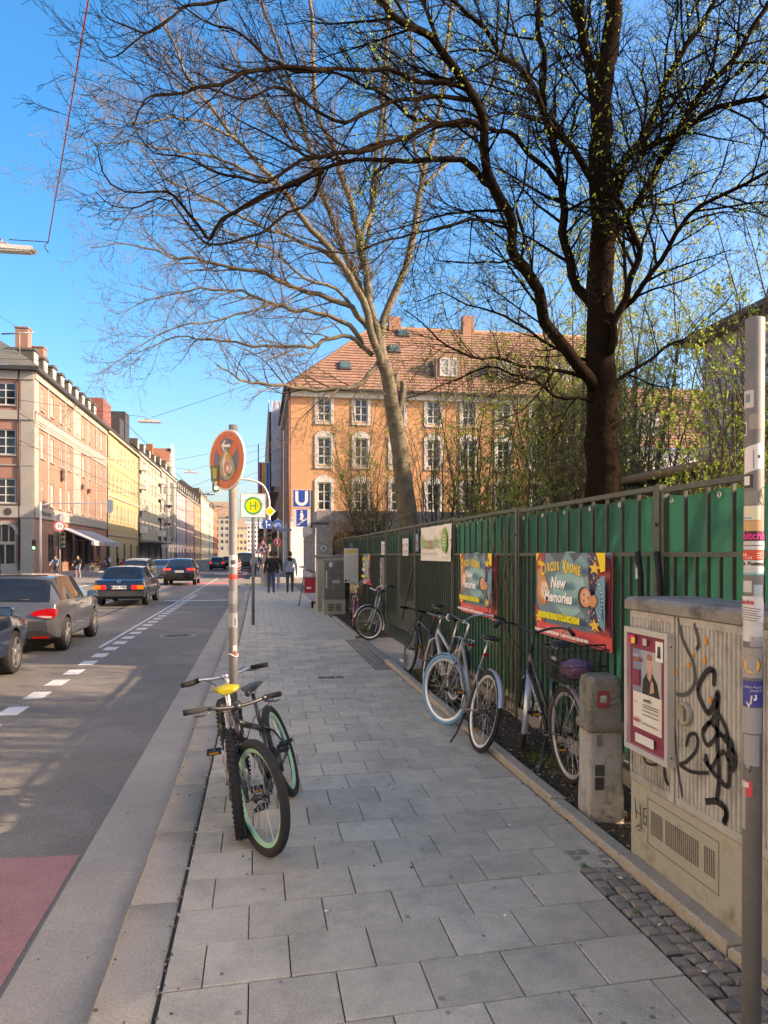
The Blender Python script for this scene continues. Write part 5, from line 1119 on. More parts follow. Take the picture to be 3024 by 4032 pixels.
for x, h in ((17.8, 1.3), (11.4, .9)): MB().b2(x-.5, x+.5, RY-.4, RY+.4, RZ2-.8, RZ2+h).build('chimney', M('chim2', (.3, .16, .11), .9), ro)
# ---- white house right of it
wh = thing('white_house', 'white house with red roof behind the trees on the right', 'house', (0, 0, 0)); F = Face(wh, (OX+25.6, OY, 0), (1, 0, 0)); hs_ = [(x-.7, x+.7, z, z+2) for z in (3.0, 6.6) for x in (1.8, 4.6, 7.4, 10.2, 13, 16)]
F.wall(18, 0, 10.2, hs_, M('white_wall', (.66, .66, .66), .85, var=.05, vs=.6))
for a, b_, c, d in hs_: F.win((a+b_)/2, c, 1.4, 2, 2, 2, t=.1)
b = MB(); course((OX+25.4, OY-.5, 10.2), (OX+44, OY-.5, 10.2), (OX+25.4, OY+6, 16.5), (OX+44, OY+6, 16.5), 20); r_ = b.build('roof', m_ot, wh)
for x in (OX+29, OY-57.6+OX+36): dm = MB().b2(x-1, x+1, OY+.8, OY+4, 11, 13.2).build('dormer', P((.4, .4, .38)), r_); fm, p1, p2 = wframe(1.4, 1.4, 2, 1, .12); o = obj('window', fm, dm, (x, OY+.78, 11.4)); obj('pane', p2, o)
# ---- lavender-white hall with deep eaves (right, its end lies in the frame)
hl = thing('pale_hall', 'pale lilac hall with deep dark eaves behind the right trees', 'building', (0, 0, 0)); HX, H0, H1 = 21.2, 6.2, 34.2
F = Face(hl, (HX, H1, 0), (0, -1, 0)); hs_ = [(2+4.4*k, 4.4+4.4*k, z, z+2.2) for z in (2.4, 6.8) for k in range(6)]
m_lil = M('lilac_wall', (.46, .45, .54), .85, var=.07, vs=.6); F.wall(28, 0, 11.9, hs_, m_lil)
for a, b_, c, d in hs_: F.win((a+b_)/2, c, 2.4, 2.2, 2, 2, t=.1, m=P((.35, .36, .38)))
MB().poly([(HX, H1, 0), (HX, H1, 11.9), (HX+12, H1, 11.9), (HX+12, H1, 0)]).poly([(HX, H0, 0), (HX+12, H0, 0), (HX+12, H0, 11.9), (HX, H0, 11.9)]).poly([(HX+12, H0, 0), (HX+12, H1, 0), (HX+12, H1, 11.9), (HX+12, H0, 11.9)]).build('end_wall', m_lil, hl)
MB().prism([(-1.2, 11.75), (-1.2, 12.0), (6, 14.6), (13.2, 12.0), (13.2, 11.75), (6, 11.95)], (HX, H0-.6, 0), (1, 0, 0), (0, 0, 1), (0, H1-H0+1.2, 0)).build('roof', M('hall_roof', (.10, .085, .065), .8, var=.2, vs=1.5), hl)
# ---- garden shed roof behind the fence
sh_ = thing('garden_shed', 'low dark shed with a rolled brown eave behind the fence', 'shed', (0, 0, 0)); MB().b2(8.2, 12, 11.0, 15.6, 0, 3.2).build('wall', P((.05, .045, .04), .9), sh_); MB().prism([(-.3, 3.2), (-.3, 3.32), (2, 3.75), (4.4, 3.3), (4.4, 3.2)], (8, 10.8, 0), (1, 0, 0), (0, 0, 1), (0, 5.0, 0)).build('roof', P((.09, .075, .055), .8), sh_); MB().tube([(7.7, 10.8, 3.27), (7.7, 15.8, 3.27)], .09, 10).build('gutter', P((.16, .12, .08), .6), sh_)
# ---- station entrance
se = thing('station_entrance', 'low grey concrete underground station entrance with rounded opening', 'building', (0, 0, 0)); m_se = M('station_concrete', (.22, .22, .23), .85, var=.1, vs=1.2, bump=.2, bs=20)
q = []
OP = [(3.35, 0), (3.35, 2.35)]+[(3.75+.4*math.cos(R(a)), 2.35+.4*math.sin(R(a))) for a in range(165, 89, -15)]+[(13.5, 2.75), (13.5, 0)]
MB().prism([(2.62, 0), (3.35, 0)]+OP[1:-2]+[(13.5, 2.75), (13.5, 3.7), (2.7, 3.7), (2.62, 3.62)], (0, 35.2, 0), (1, 0, 0), (0, 0, 1), (0, .35, 0)).build('front', m_se, se)
MB().b2(2.62, 13.8, 35.56, 43.6, 3.2, 3.69).build('roof', m_se, se); MB().b2(5.5, 13.8, 43.0, 43.5, 0, 3.2).b2(13.5, 13.8, 35.55, 43, 0, 3.2).build('rear_wall', P((.05, .05, .055), .9), se); MB().b2(3.35, 13.5, 39, 39.2, 0, 2.9).build('dark_stair_wall', P((.04, .04, .04), .9), se)  # near-black sheet across the opening paints its dark inside
mb = MB(); mb.b2(2.45, 2.6, 35.6, 43.5, .0, .85); mb.b2(2.45, 2.6, 35.6, 43.5, 2.65, 3.2); so_ = mb.build('kiosk_wall', P((.38, .38, .37), .6), se)
for k in range(7): MB().b2(2.44, 2.58, 35.6+k*1.13, 35.72+k*1.13, .85, 2.65).build('mullion', P((.4, .4, .4), .4, .5), so_)
for k in range(6): MB().poly([(2.52, 35.72+k*1.13, .85), (2.52, 36.73+k*1.13, .85), (2.52, 36.73+k*1.13, 2.65), (2.52, 35.72+k*1.13, 2.65)]).build('pane', M('kiosk_glass', (.06, .06, .065), .08, c2=(.30, .27, .25), vs=5) if k == 0 else bpy.data.materials['kiosk_glass'], so_)
MB().b2(2.2, 2.46, 36, 43, 1.0, 1.05).build('shelf', P((.45, .45, .44), .4, .5), so_)
p = Print((2.72, 35.19, 1.75), (1, 0, 0), (0, 0, 1), (0, -1, 0)); p.p(circ(.22, .22, .2, .2, 20), (.10, .16, .26)); p.p(circ(.22, .22, .15, .15, 18), (.45, .47, .5)); p.p(circ(.22, .22, .09, .09, 14), (.10, .16, .26)); p.mb.build('round_plaque', None, se)
# ---- scaffolded and further houses on the right
rh = thing('scaffolded_house', 'house wrapped in scaffold and white sheeting beyond the orange house', 'house', (0, 0, 0)); F = Face(rh, (2.35, 122, 0), (0, -1, 0)); F.wall(46, 0, 16.5, [], stucco('scaf_wall', (.4, .37, .33))); MB().b2(2.37, 14, 76, 122, 0, 16.4).build('block', stucco('scaf_block', (.38, .36, .33)), rh)
scf = thing('scaffold', 'dark steel scaffold with white plastic sheet high on the right', 'scaffold', (0, 0, 0)); b = MB(); b2_ = MB()
for k in range(17):
    y = 78+k*2.6
    for x in (1.0, 2.0): b.tube([(x, y, 0), (x, y, 17.2)], .04, 4)
for z in range(1, 9):
    b.tube([(1.0, 78, z*2), (1.0, 119.6, z*2)], .03, 4); b.tube([(1.0, 78, z*2+1), (1.0, 119.6, z*2+1)], .025, 4); b2_.b2(1.0, 2.0, 78, 119.6, z*2-.05, z*2)
    b.tube([(1.0, 78, z*2), (2.0, 78, z*2)], .03, 4); b.tube([(1.0, 78, z*2+1), (2.0, 78, z*2+1)], .03, 4)
b.build('tubes', P((.3, .3, .3), .5, .5), scf); b2_.build('decks', P((.22, .2, .18), .8), scf)
b = MB(); b.smooth = True
for j in range(13):
    for i in range(9): b.v.append((1.25+.95*i/8, 77.8+.2*noise.noise(V((i*.8, j*.7, 2))), 8.5+8.6*j/12))
for j in range(12):
    for i in range(8): b.face([j*9+i, j*9+i+1, (j+1)*9+i+1, (j+1)*9+i])
b.build('sheeting', M('plastic_sheet', (.55, .56, .58), .35, trans=.4), scf)
bf = thing('hanging_banner', 'vertical red yellow and blue banner hung on the scaffold', 'banner', (0, 0, 0)); MB().b2(.02, .98, 70, 70.05, 7.1, 10.0).build('backing', m_wht, bf); p = Print((.02, 69.99, 7.1), (.96, 0, 0), (0, 0, 2.9), (0, -1, 0)); p.r(.03, .3, .02, .98, (.45, .03, .09)); p.r(.34, .64, .02, .98, (.65, .40, .02)); p.r(.68, .97, .02, .98, (.03, .13, .42)); p.t('MARKT', .49, .5, .2, (.35, .2, .02), rot=90, sx=.6); p.mb.build('print', None, bf); MB().tube([(-.03, 70.03, 0), (-.03, 70.03, 11.6)], .05, 6).build('pole', m_gutter, bf)
for i, (y0, y1, e, c, lb) in enumerate(((122, 160, 18, (.42, .38, .33), 'grey-beige house past the scaffold on the right'), (160, 230, 19, (.40, .36, .30), 'long tan house farther along the right side'), (230, 420, 18, (.38, .36, .34), 'farthest grey house on the right side'))):
    t = thing('right_house', lb, 'house', (0, 0, 0), 0, 'houses along the right side'); F = Face(t, (2.35, y1, 0), (0, -1, 0)); W = y1-y0; n = int(W/4); hs_ = [(W*(k+.5)/n-.6, W*(k+.5)/n+.6, z, z+2) for z in (5.5, 9.3, 13.1) for k in range(n)]
    F.wall(W, 0, e, hs_, stucco('rh%d' % i, c)); MB().poly([(2.35, y0, 0), (14, y0, 0), (14, y0, e), (2.35, y0, e)]).poly([(2.0, y0, e), (2.0, y1, e), (8, y1, e+5), (8, y0, e+5)]).build('roof', m_tile, t)
    for a, b_, c_, d in hs_[:30]: F.win((a+b_)/2, c_, 1.2, 2, 2, 2, t=.1)
# ================================================================ SIGNALS, LAMPS, WIRES
m_sig = P((.03, .032, .03), .6); m_back = P((.45, .46, .42), .6)
def signal(t, loc, face, lit=None, back=False, h=.9):      # three-lens head looking along 'face'
    f = V(face).normalized(); u = V((0, 0, 1)).cross(f); rot = Matrix((f, u, V((0, 0, 1)))).transposed(); c = V(loc)
    o = MB().box(c, (.16, .28, h), rot).build('signal_head', m_sig, t)
    for k, cl in enumerate(((.12, .01, .008), (.12, .07, .005), (.01, .10, .05))):
        z = h/3*(1-k); q = c+f*.081+V((0, 0, z)); on = lit == k
        MB().lathe(q, f, [(.001, .012), (.06, .010), (.10, .0)], 16).build('lens', P((.02, .85, .35), .3, emit=4) if on and k == 2 else P(cl, .3), o)
        b = MB(); n = 9
        for j in range(n):
            a = math.pi*j/(n-1)
            for dx in (0, .16): b.v.append(tuple(q+f*dx+u*.115*math.cos(a)+V((0, 0, .115*math.sin(a)))))
        for j in range(n-1): b.face([2*j, 2*j+1, 2*j+3, 2*j+2])
        b.build('visor', m_sig, o)
    if back: MB().prism(rrect(.24, h/2+.12, .22, 7), c-f*.085, u, (0, 0, 1), -f*.01).build('backplate', m_back, o)
    return o
def rsign(t, loc, r, face, draw, rim=(.6, .6, .6), name='sign_plate'):
    f = V(face).normalized(); u = V((0, 0, 1)).cross(f); o = MB().prism(circ(0, 0, r, r, 28), loc, u, (0, 0, 1), -f*.02).build(name, P(rim), t)
    p = Print(V(loc)+f*.001, u*r, V((0, 0, r)), f); draw(p); p.mb.build('print', None, o); return o
NY = (0, -1, 0)
lm = thing('traffic_mast', 'pale traffic signal mast with long arm at the left corner', 'traffic light', (-17.8, 67.3, 0))
MB().tube([(0, 0, 0), (0, 0, 3), (0, 0, 6.0)], [.13, .11, .09], 12).tube([(0, 0, 5.7), (.4, 0, 5.85), (1, 0, 5.95), (5.5, 0, 5.95)], [.06, .06, .05, .04], 8).build('mast', P((.5, .5, .46), .55), lm)
signal(lm, (5.5, .1, 5.75), (0, 1, 0), None, True); signal(lm, (-.5, 0, 2.5), NY, 2, False, .75)
i3 = thing('speed_limit_sign', 'round 30 speed limit sign above traffic signals on the island', 'traffic sign', (-12.2, 50.4, RZ))
MB().tube([(0, 0, 0), (0, 0, 4.3)], .05, 10).build('pole', m_galv, i3)
def d30(p): p.p(circ(0, 0, .97, .97, 26), (.5, .02, .03)); p.p(circ(0, 0, .72, .72, 26), (.68, .68, .67)); p.t('30', 0, 0, .85, (.02, .02, .02), bold=.02)
rsign(i3, (0, -.07, 3.55), .34, NY, d30); rsign(i3, (0, .06, 4.05), .32, NY, lambda p: p.p(circ(0, 0, .95, .95, 24), (.3, .32, .33)))
signal(i3, (-.2, 0, 2.75), (0, 1, 0), None, False, .85); signal(i3, (.2, -.05, 2.7), (.3, -1, 0), None, False, .95)
rm_ = thing('traffic_mast', 'traffic signal mast with curved arm and blue round signs on the right', 'traffic light', (.6, 45.2, 0))
arm = smooth([(0, 0, 4.2), (-.02, 0, 5.0), (-.35, 0, 5.7), (-1.0, 0, 6.0), (-1.8, 0, 6.05), (-3.0, 0, 6.05)], 4)
MB().tube([(0, 0, 0), (0, 0, 2.5), (0, 0, 4.2)], [.09, .08, .075], 12).tube([tuple(q) for q in arm], .06, 10).build('mast', P((.48, .48, .45), .5), rm_)
signal(rm_, (-3.0, -.1, 5.8), NY, 2, True); signal(rm_, (-.45, -.1, 2.75), NY); signal(rm_, (.02, -.2, 2.75), NY)
def darr(p):
    p.p(circ(0, 0, .97, .97, 26), (.01, .075, .30)); w_ = (.66, .66, .66); p.r(-.2, -.02, -.7, .4, w_); p.p([(-.4, .38), (-.11, .78), (.18, .38)], w_); p.r(-.05, .4, -.22, -.05, w_); p.p([(.38, -.42), (.72, -.13), (.38, .15)], w_)
def dbike(p):
    p.p(circ(0, 0, .97, .97, 26), (.01, .075, .30)); w_ = (.6, .62, .66)
    for x in (-.42, .42): p.p(circ(x, -.2, .3, .3, 16), w_); p.p(circ(x, -.2, .2, .2, 16), (.01, .075, .30))
    p.p([(-.42, -.2), (-.15, .3), (.3, .3), (.42, -.2), (.2, .2), (-.1, .2), (-.3, -.2)], w_)
rsign(rm_, (-.12, -.12, 3.45), .31, NY, darr); rsign(rm_, (.50, -.02, 3.45), .28, NY, dbike)
MB().tube([(.5, .03, 0), (.5, .03, 3.8)], .035, 8).build('side_pole', m_galv, rm_)
o = MB().prism([(0, -.33), (.33, 0), (0, .33), (-.33, 0)], (.05, -.1, 4.2), (1, 0, 0), (0, 0, 1), (0, .02, 0)).build('priority_sign', m_wht, rm_); p = Print((.05, -.102, 4.2), (1, 0, 0), (0, 0, 1), NY); p.p([(0, -.25), (.25, 0), (0, .25), (-.25, 0)], (.75, .48, .01)); p.mb.build('print', None, o)
def dtow(p): p.p(circ(0, 0, .97, .97, 24), (.45, .03, .03)); p.p(circ(0, 0, .7, .7, 22), (.10, .05, .12)); p.r(-.12, .12, -.4, .5, (.55, .5, .5)); p.r(-.3, .3, -.5, -.35, (.5, .4, .4))
rsign(rm_, (.48, -.1, 2.42), .22, NY, dtow); MB().b2(.55, 1.3, -.02, .01, 3.05, 3.2).build('street_name_plate', P((.03, .06, .14)), rm_)
ws = thing('warning_sign', 'red-edged triangular warning signs on a short post in the bin base', 'traffic sign', (.35, 42.8, 0)); MB().tube([(0, 0, 0), (0, 0, 2.3)], .03, 8).build('pole', P((.5, .42, .36)), ws)
for z, dx in ((2.0, -.1), (1.75, -.2)):
    o = MB().prism([(-.36, 0), (.36, 0), (0, .6)], (dx, -.05-.03*(z < 1.9), z), (1, 0, 0), (0, 0, 1), (0, .02, 0)).build('triangle', P((.5, .03, .03)), ws); p = Print((dx, -.052-.03*(z < 1.9), z), (1, 0, 0), (0, 0, 1), NY); p.p([(-.26, .06), (.26, .06), (0, .48)], (.62, .62, .6)); p.r(-.1, .1, .1, .25, (.05, .05, .05)); p.mb.build('print', None, o)
bn_ = thing('litter_bin', 'pale concrete litter bin behind the two walking men', 'bin', (.42, 41.2, 0)); MB().lathe((0, 0, 0), (0, 0, 1), [(.29, 0), (.34, .85), (.36, .86), (.36, .92), (.30, .92), (.28, .8), (.01, .8)], 20).build('drum', M('bin_concrete', (.36, .34, .29), .85, var=.1, vs=5), bn_); MB().lathe((0, 0, .93), (0, 0, 1), [(.30, 0), (.32, .03), (.2, .04)], 20).build('rim', m_gray, bn_)
bc = thing('barrier_beacon', 'red and white striped construction beacon in the road', 'barrier', (-1.75, 72, RZ)); MB().b2(-.16, .16, 0, .04, .1, 1.3).build('board', m_wht, bc); b = MB()
for k in range(4): b.prism([(-.16, 0), (.16, .22), (.16, .36), (-.16, .14)], (0, -.002, .12+k*.27), (1, 0, 0), (0, 0, 1), (0, -.002, 0))
b.build('stripes', P((.5, .02, .02)), bc); MB().b2(-.25, .25, -.3, .3, 0, .1).build('foot', m_blk, bc); MB().b2(-.08, .08, -.04, .06, 1.3, 1.5).build('lamp', P((.75, .4, .02)), bc)
# hanging street lamps
m_lamp = P((.45, .45, .43), .5)
for i, (y, lb) in enumerate(((15.3, 'hanging street lamp cut by the left frame edge'), (34.2, 'hanging street lamp over the road below the tree tips'), (54.8, 'third hanging street lamp along the road'), (75, 'fourth hanging street lamp, small in the distance'), (94, 'fifth hanging street lamp far down the road'), (120, 'farthest hanging street lamp over the road'))):
    t = thing('hanging_lamp', lb, 'street lamp', (-4.62, y, 7.42), 0, 'lamps hung over the road')
    MB().prism([(-.5, -.03), (.46, -.05), (.5, -.02), (.44, .03), (-.44, .04), (-.5, .02)], (0, -.11, 0), (1, 0, 0), (0, 0, 1), (0, .22, 0)).build('housing', m_lamp, t); MB().b2(-.42, .42, -.09, .09, -.075, -.045).build('diffuser', P((.55, .53, .46), .4), t); MB().tube([(-.15, 0, .03), (-.1, 0, .16)], .015, 6).b2(-.22, 0, -.04, .04, .04, .1).build('hanger', m_gray, t)
m_wire = P((.03, .03, .03), .7)
def wire(label, pts, r=.012, m=None, sag=0, n=14, group='overhead wires'):
    a, b_ = V(pts[0]), V(pts[-1])
    if len(pts) == 2: pts = [a.lerp(b_, k/n)-V((0, 0, sag*4*(k/n)*(1-k/n))) for k in range(n+1)]
    MB().tube(pts, r, 5).build('overhead_wire', m or m_wire, label=label, cat='wire', group=group)
for i, (y, yl) in enumerate(((15.3, 33), (34.2, 73), (54.8, 78), (75, 84), (94, 98), (120, 121))):
    wire(['span wire holding the lamp at the left frame edge', 'span wire holding the second hanging lamp', 'span wire holding the third hanging lamp', 'span wire holding the fourth hanging lamp', 'span wire holding the fifth hanging lamp', 'span wire holding the farthest lamp'][i], [(LX+.05, y+(0 if i else 6), 9.6), (-4.7, y, 7.58)], .010, sag=.15)
    if i: wire(['right half of the nearest lamp span wire', 'right half of the second lamp span wire', 'right half of the third lamp span wire', 'right half of the fourth lamp span wire', 'right half of the fifth lamp span wire', 'right half of the farthest lamp span wire'][i], [(-4.55, y, 7.58), (3.2, y+(2 if i > 1 else -1), 10.5 if i != 0 else 7.9)], .009, sag=.1)
m_rw = M('red_cable', (.42, .10, .10), .6)
wire('red cable running from the lamp up over the pavement', [(-3.9, 15.25, 7.55), (-1.8, 8.6, 7.58), (.9, .2, 7.7)], .011, m_rw)
wire('short tie from the nearest lamp to the red cable', [(-4.6, 15.3, 7.58), (-3.9, 15.25, 7.56)], .009)
wire('dark cable end dangling at the red cable fixing', [(-3.9, 15.25, 7.56), (-3.95, 15.2, 7.45), (-3.88, 15.2, 7.34)], .010)
for i, (x, z) in enumerate(((-5.2, 5.9), (-8.7, 5.9), (-5.2, 6.9), (-8.7, 6.9))): wire(['near tram contact wire', 'far tram contact wire', 'near tram support wire', 'far tram support wire'][i]+' running along the street', [(x, 30, z), (x, 330, z)], .012, n=6)
for i, (y0, z0, y1, z1) in enumerate(((71.5, 11.4, 45, 7.0), (72, 14.2, 60, 6.8), (100, 10.7, 95, 6.9), (84, 8.5, 70, 6.9), (130, 11, 128, 7), (160, 11, 158, 7), (190, 11, 188, 7), (220, 12, 218, 7))):
    wire(['tram span wire fixed to the corner house corner', 'upper tram span wire from the corner house', 'tram span wire at the far end of the corner house', 'low tram span wire on the corner house front', 'tram span wire from the pale house', 'tram span wire from the grey gabled house', 'tram span wire from the pink house', 'tram span wire from the far tan house'][i], [(LX+.1, y0, z0), (-8.7, y1, z1), (-5.2, y1, z1-.05), (2.3, y1+(3 if y1 > 58 else 14), 10.5)], .011)
wire('steep dark cable at the left edge above the corner house', [(-7.2, 15.5, 7.6), (-20.6, 73, 21.6)], .012)
br = thing('roof_bracket', 'small wire bracket on the corner house roof edge', 'bracket', (-20.9, 72.4, 20.4)); MB().tube([(0, 0, -1), (0, 0, .9)], .05, 6).tube([(-1.5, 0, .75), (1.2, 0, 1.0)], .07, 6).build('arm', m_gray, br)
# ================================================================ VEHICLES
m_arch = P((.008, .008, .008), .9); m_carglass = M('car_glass', (.012, .015, .018), .04, spec=.8); m_rub = P((.018, .018, .018), .8)
def apply_mod(o):
    bpy.context.view_layer.update(); dg = bpy.context.evaluated_depsgraph_get(); me = bpy.data.meshes.new_from_object(o.evaluated_get(dg)); o.modifiers.clear(); o.data = me; return me
def car(label, name, x_right, y_rear_axle, heading, L, W, paint, prof, axles, wr, glass_side, glass_front, glass_rear, lights, plate=None, rim=(.5, .5, .5), group='cars in the street', rough=.16, metal=.4, grp=True, emblem=None, dark_lower=None, simple=False):
    # local: x forward from rear bumper, y left, z up
    h = R(90) if heading > 0 else R(-90); cx = x_right-W/2 if heading > 0 else x_right+W/2
    t = thing(name, label, 'car' if name != 'parked_van' else 'van', (cx, y_rear_axle-heading*axles[0], RZ), h, group)
    mp = M('car_paint', paint, rough, metal, coat=1)
    # dense stations
    st = []; n = len(prof); owner = []
    for i in range(n-1):
        for k in range(3):
            p0, p1, p2, p3 = [prof[max(0, min(n-1, j))] for j in (i-1, i, i+1, i+2)]; u = k/3; q = []
            for a, b_, c, d in zip(p0, p1, p2, p3):
                m1, m2 = (c-a)/2, (d-b_)/2
                if (c-b_)*(b_-a) <= 0: m1 = 0
                if (d-c)*(c-b_) <= 0: m2 = 0
                q.append((2*u**3-3*u**2+1)*b_+(u**3-2*u**2+u)*m1+(-2*u**3+3*u**2)*c+(u**3-u**2)*m2)
            st.append(q); owner.append(i)
    st.append(list(prof[-1]))
    b = MB(); b.smooth = True; K = 11; mg = m_carglass
    def sec(x, zb, zbelt, zt, wd, wroof):
        zt = max(zt, zbelt+.012); g = zt-zbelt
        rr = [(0, zb), (.82*wd, zb), (.965*wd, zb+.07), (wd*.995, zb+.45*(zbelt-zb)), (wd, zb+.62*(zbelt-zb)), (.975*wd, zbelt-.035), (.95*wd, zbelt), (wroof+(.95*wd-wroof)*.1, zt-max(.012, .14*g)*.8-.0), (wroof*.9, zt-min(.05, .05*g+.008)), (wroof*.6, zt-.01), (0, zt)]
        return rr
    rings = [sec(*q) for q in st]
    for (q, s) in zip(st, rings):
        for (y, z) in s: b.v.append((q[0], y, z))
        for (y, z) in s[1:-1][::-1]: b.v.append((q[0], -y, z))
    N = 2*K-2
    for i in range(len(st)-1):
        xm = (st[i][0]+st[i+1][0])/2
        for j in range(N):
            j2 = (j+1) % N; band = j if j < K-1 else N-1-j; m = mp
            if band == 6 and any(a < xm < c for a, c in glass_side): m = mg
            if band in (7, 8, 9) and ((glass_front[0] < xm < glass_front[1]) or (glass_rear[0] < xm < glass_rear[1])): m = mg
            if band in (0, 1) : m = m_rub
            b.cur = m; b.face([i*N+j, i*N+j2, (i+1)*N+j2, (i+1)*N+j])
    b.cur = mp; b.smooth = False; b.face([j for j in range(N)]); b.face([(len(st)-1)*N+j for j in range(N-1, -1, -1)])
    o = obj('body', b.mesh('body'), t)
    c = MB()
    for ax in axles:
        for s in (-1, 1): c.lathe((ax, s*(W/2-.09), wr), (0, s, 0), [(.001, -.14), (wr+.05, -.14), (wr+.05, .3), (.001, .3)], 26)
    co = obj('cutter', c.mesh('cutter', m_arch)); co.parent = t
    bpy.context.view_layer.update(); md = o.modifiers.new('b', 'BOOLEAN'); md.object = co; md.operation = 'DIFFERENCE'; md.solver = 'EXACT'; me = apply_mod(o); bpy.data.objects.remove(co)
    # lift the glass into its own parts
    gi = [i for i, m in enumerate(me.materials) if m == mg]
    if gi:
        bm = bmesh.new(); bm.from_mesh(me); keep = bm.copy()
        bmesh.ops.delete(bm, geom=[f for f in bm.faces if f.material_index in gi], context='FACES'); bm.to_mesh(me); bm.free()
        bmesh.ops.delete(keep, geom=[f for f in keep.faces if f.material_index not in gi], context='FACES')
        for nm, fn in (('windscreen', lambda p: glass_front[0]-.02 < p.x < glass_front[1]+.02 and abs(p.y) < W*.46 and p.z > .5), ('rear_window', lambda p: glass_rear[0]-.02 < p.x < glass_rear[1]+.02), ('side_window', lambda p: True)):
            g2 = bmesh.new(); sel = [f for f in keep.faces if fn(f.calc_center_median())]
            mv = {}
            for f in sel:
                vs = []
                for v in f.verts:
                    if v.index not in mv: mv[v.index] = g2.verts.new(v.co)
                    vs.append(mv[v.index])
                try: g2.faces.new(vs).smooth = True
                except ValueError: pass
            bmesh.ops.delete(keep, geom=sel, context='FACES'); m2 = bpy.data.meshes.new(nm); g2.to_mesh(m2); g2.free(); m2.materials.append(mg)
            if len(m2.polygons): obj(nm, m2, t)
            keep.verts.index_update()
        keep.free()
    me.set_sharp_from_angle(angle=R(38))
    for ax in axles:
        for s in (-1, 1):
            w_ = MB(); w_.lathe((0, 0, 0), (0, s, 0), [(wr*.62, -.17), (wr*.93, -.19), (wr, -.16), (wr, -.03), (wr*.95, .005), (wr*.70, .01), (wr*.66, -.01)], 30); w0 = w_.build('wheel', m_rub, t); w0.location = (ax, s*W/2, wr)
            r_ = MB(); r_.lathe((0, 0, 0), (0, s, 0), [(wr*.69, .004), (wr*.64, -.005), (wr*.62, -.06), (.001, -.065)], 28); r_.mat(P(rim, .3, .7)).lathe((0, 0, 0), (0, s, 0), [(.001, .0), (.05, 0), (.06, -.03)], 14)
            for k in range(5):
                for dd in (-.13, .13):
                    a = k*1.2566+.3; a2 = a+dd*1.1; p0 = V((.04*math.cos(a), 0, .04*math.sin(a))); p1 = V((wr*.67*math.cos(a2), 0, wr*.67*math.sin(a2))); q = (p1-p0).cross(V((0, 1, 0))).normalized()*.02; u = V((0, s*-.004, 0)); v = V((0, s*-.035, 0))
                    r_.poly([p0-q+u, p1-q+u, p1+q+u, p0+q+u]); r_.poly([p0-q+u, p0-q+v, p1-q+v, p1-q+u]); r_.poly([p0+q+u, p1+q+u, p1+q+v, p0+q+v])
            r_.lathe((0, 0, 0), (0, s, 0), [(wr*.69, .006), (wr*.64, .004)], 28); r_.build('rim', P((.02, .02, .02), .5), w0)
    for (nm, x0, x1, y0, y1, z0, z1, cc, em) in lights:
        for s in (-1, 1): 
            q = MB(); ya, yb = sorted((y0*s, y1*s)); q.b2(x0, x1, ya, yb, z0, z1); q.build(nm, P(cc, .15, emit=em, coat=1), t)
    if plate:
        x, z, txt = plate; s = -1 if x < L/2 else 1; q = MB().b2(x, x+s*.012, -.26, .26, z-.055, z+.055).build('number_plate', P((.68, .68, .66), .4), t)
        e = MB(); u = (0, s, 0) if s > 0 else (0, -1, 0); put_text(e, txt, .105, (x+s*.0135, 0, z), u, (0, 0, 1), P((.02, .02, .02)), bold=.003); e.b2(x+s*.0125, x+s*.0128, (.22, -.26)[s > 0], (.26, -.22)[s > 0], z-.05, z+.05); e.m = [m or P((.02, .05, .3)) for m in e.m]; e.build('lettering', None, q)
    for s in (-1, 1):     # mirrors
        xm = glass_side[-1][1]-.12; zb = prof[len(prof)//2][2]+.02; q = MB().cbox((xm, s*(W/2+.09), zb+.05), (.10, .19, .13), .03).build('mirror', mp, t); MB().b2(xm-.055, xm-.051, s*(W/2+.02), s*(W/2+.17), zb+.0, zb+.1).build('glass', P((.2, .25, .3), .05, 1), q)
    return t, mp
HATCH = [(0, .36, .60, .62, .70, .60), (.03, .30, .74, .76, .79, .66), (.10, .25, .92, .95, .845, .70), (.30, .22, .94, 1.16, .86, .66), (.50, .20, .95, 1.355, .868, .62), (.62, .20, .95, 1.41, .87, .61), (1.3, .20, .94, 1.44, .87, .61), (2.0, .20, .92, 1.41, .87, .61), (2.35, .20, .915, 1.31, .87, .62), (3.0, .20, .93, .97, .865, .68), (3.3, .22, .89, .915, .85, .66), (3.65, .24, .80, .82, .80, .6), (3.88, .26, .66, .67, .70, .5), (3.95, .34, .52, .53, .58, .4)]
SEDAN = [(0, .38, .62, .63, .76, .6), (.04, .30, .80, .82, .82, .68), (.12, .26, .90, .92, .835, .70), (.62, .24, .935, .97, .84, .70), (.72, .24, .94, .99, .84, .68), (1.15, .22, .94, 1.31, .84, .60), (1.35, .22, .94, 1.37, .84, .585), (2.1, .22, .935, 1.39, .84, .585), (2.5, .22, .93, 1.35, .84, .59), (3.05, .22, .94, 1.0, .838, .68), (3.2, .22, .93, .96, .835, .70), (4.1, .24, .83, .85, .82, .68), (4.35, .28, .72, .74, .79, .6), (4.42, .36, .58, .59, .72, .5)]
COUPE = [(0, .42, .72, .74, .78, .6), (.05, .34, .95, .97, .86, .70), (.16, .28, 1.02, 1.06, .89, .72), (.55, .26, 1.04, 1.26, .91, .66), (1.05, .25, 1.05, 1.50, .91, .62), (1.35, .25, 1.05, 1.56, .91, .61), (2.1, .25, 1.03, 1.58, .91, .61), (2.55, .25, 1.02, 1.50, .91, .62), (3.2, .25, 1.05, 1.12, .905, .70), (3.4, .26, 1.02, 1.05, .89, .70), (4.1, .28, .92, .94, .85, .65), (4.4, .32, .76, .78, .78, .55), (4.48, .42, .6, .61, .66, .4)]
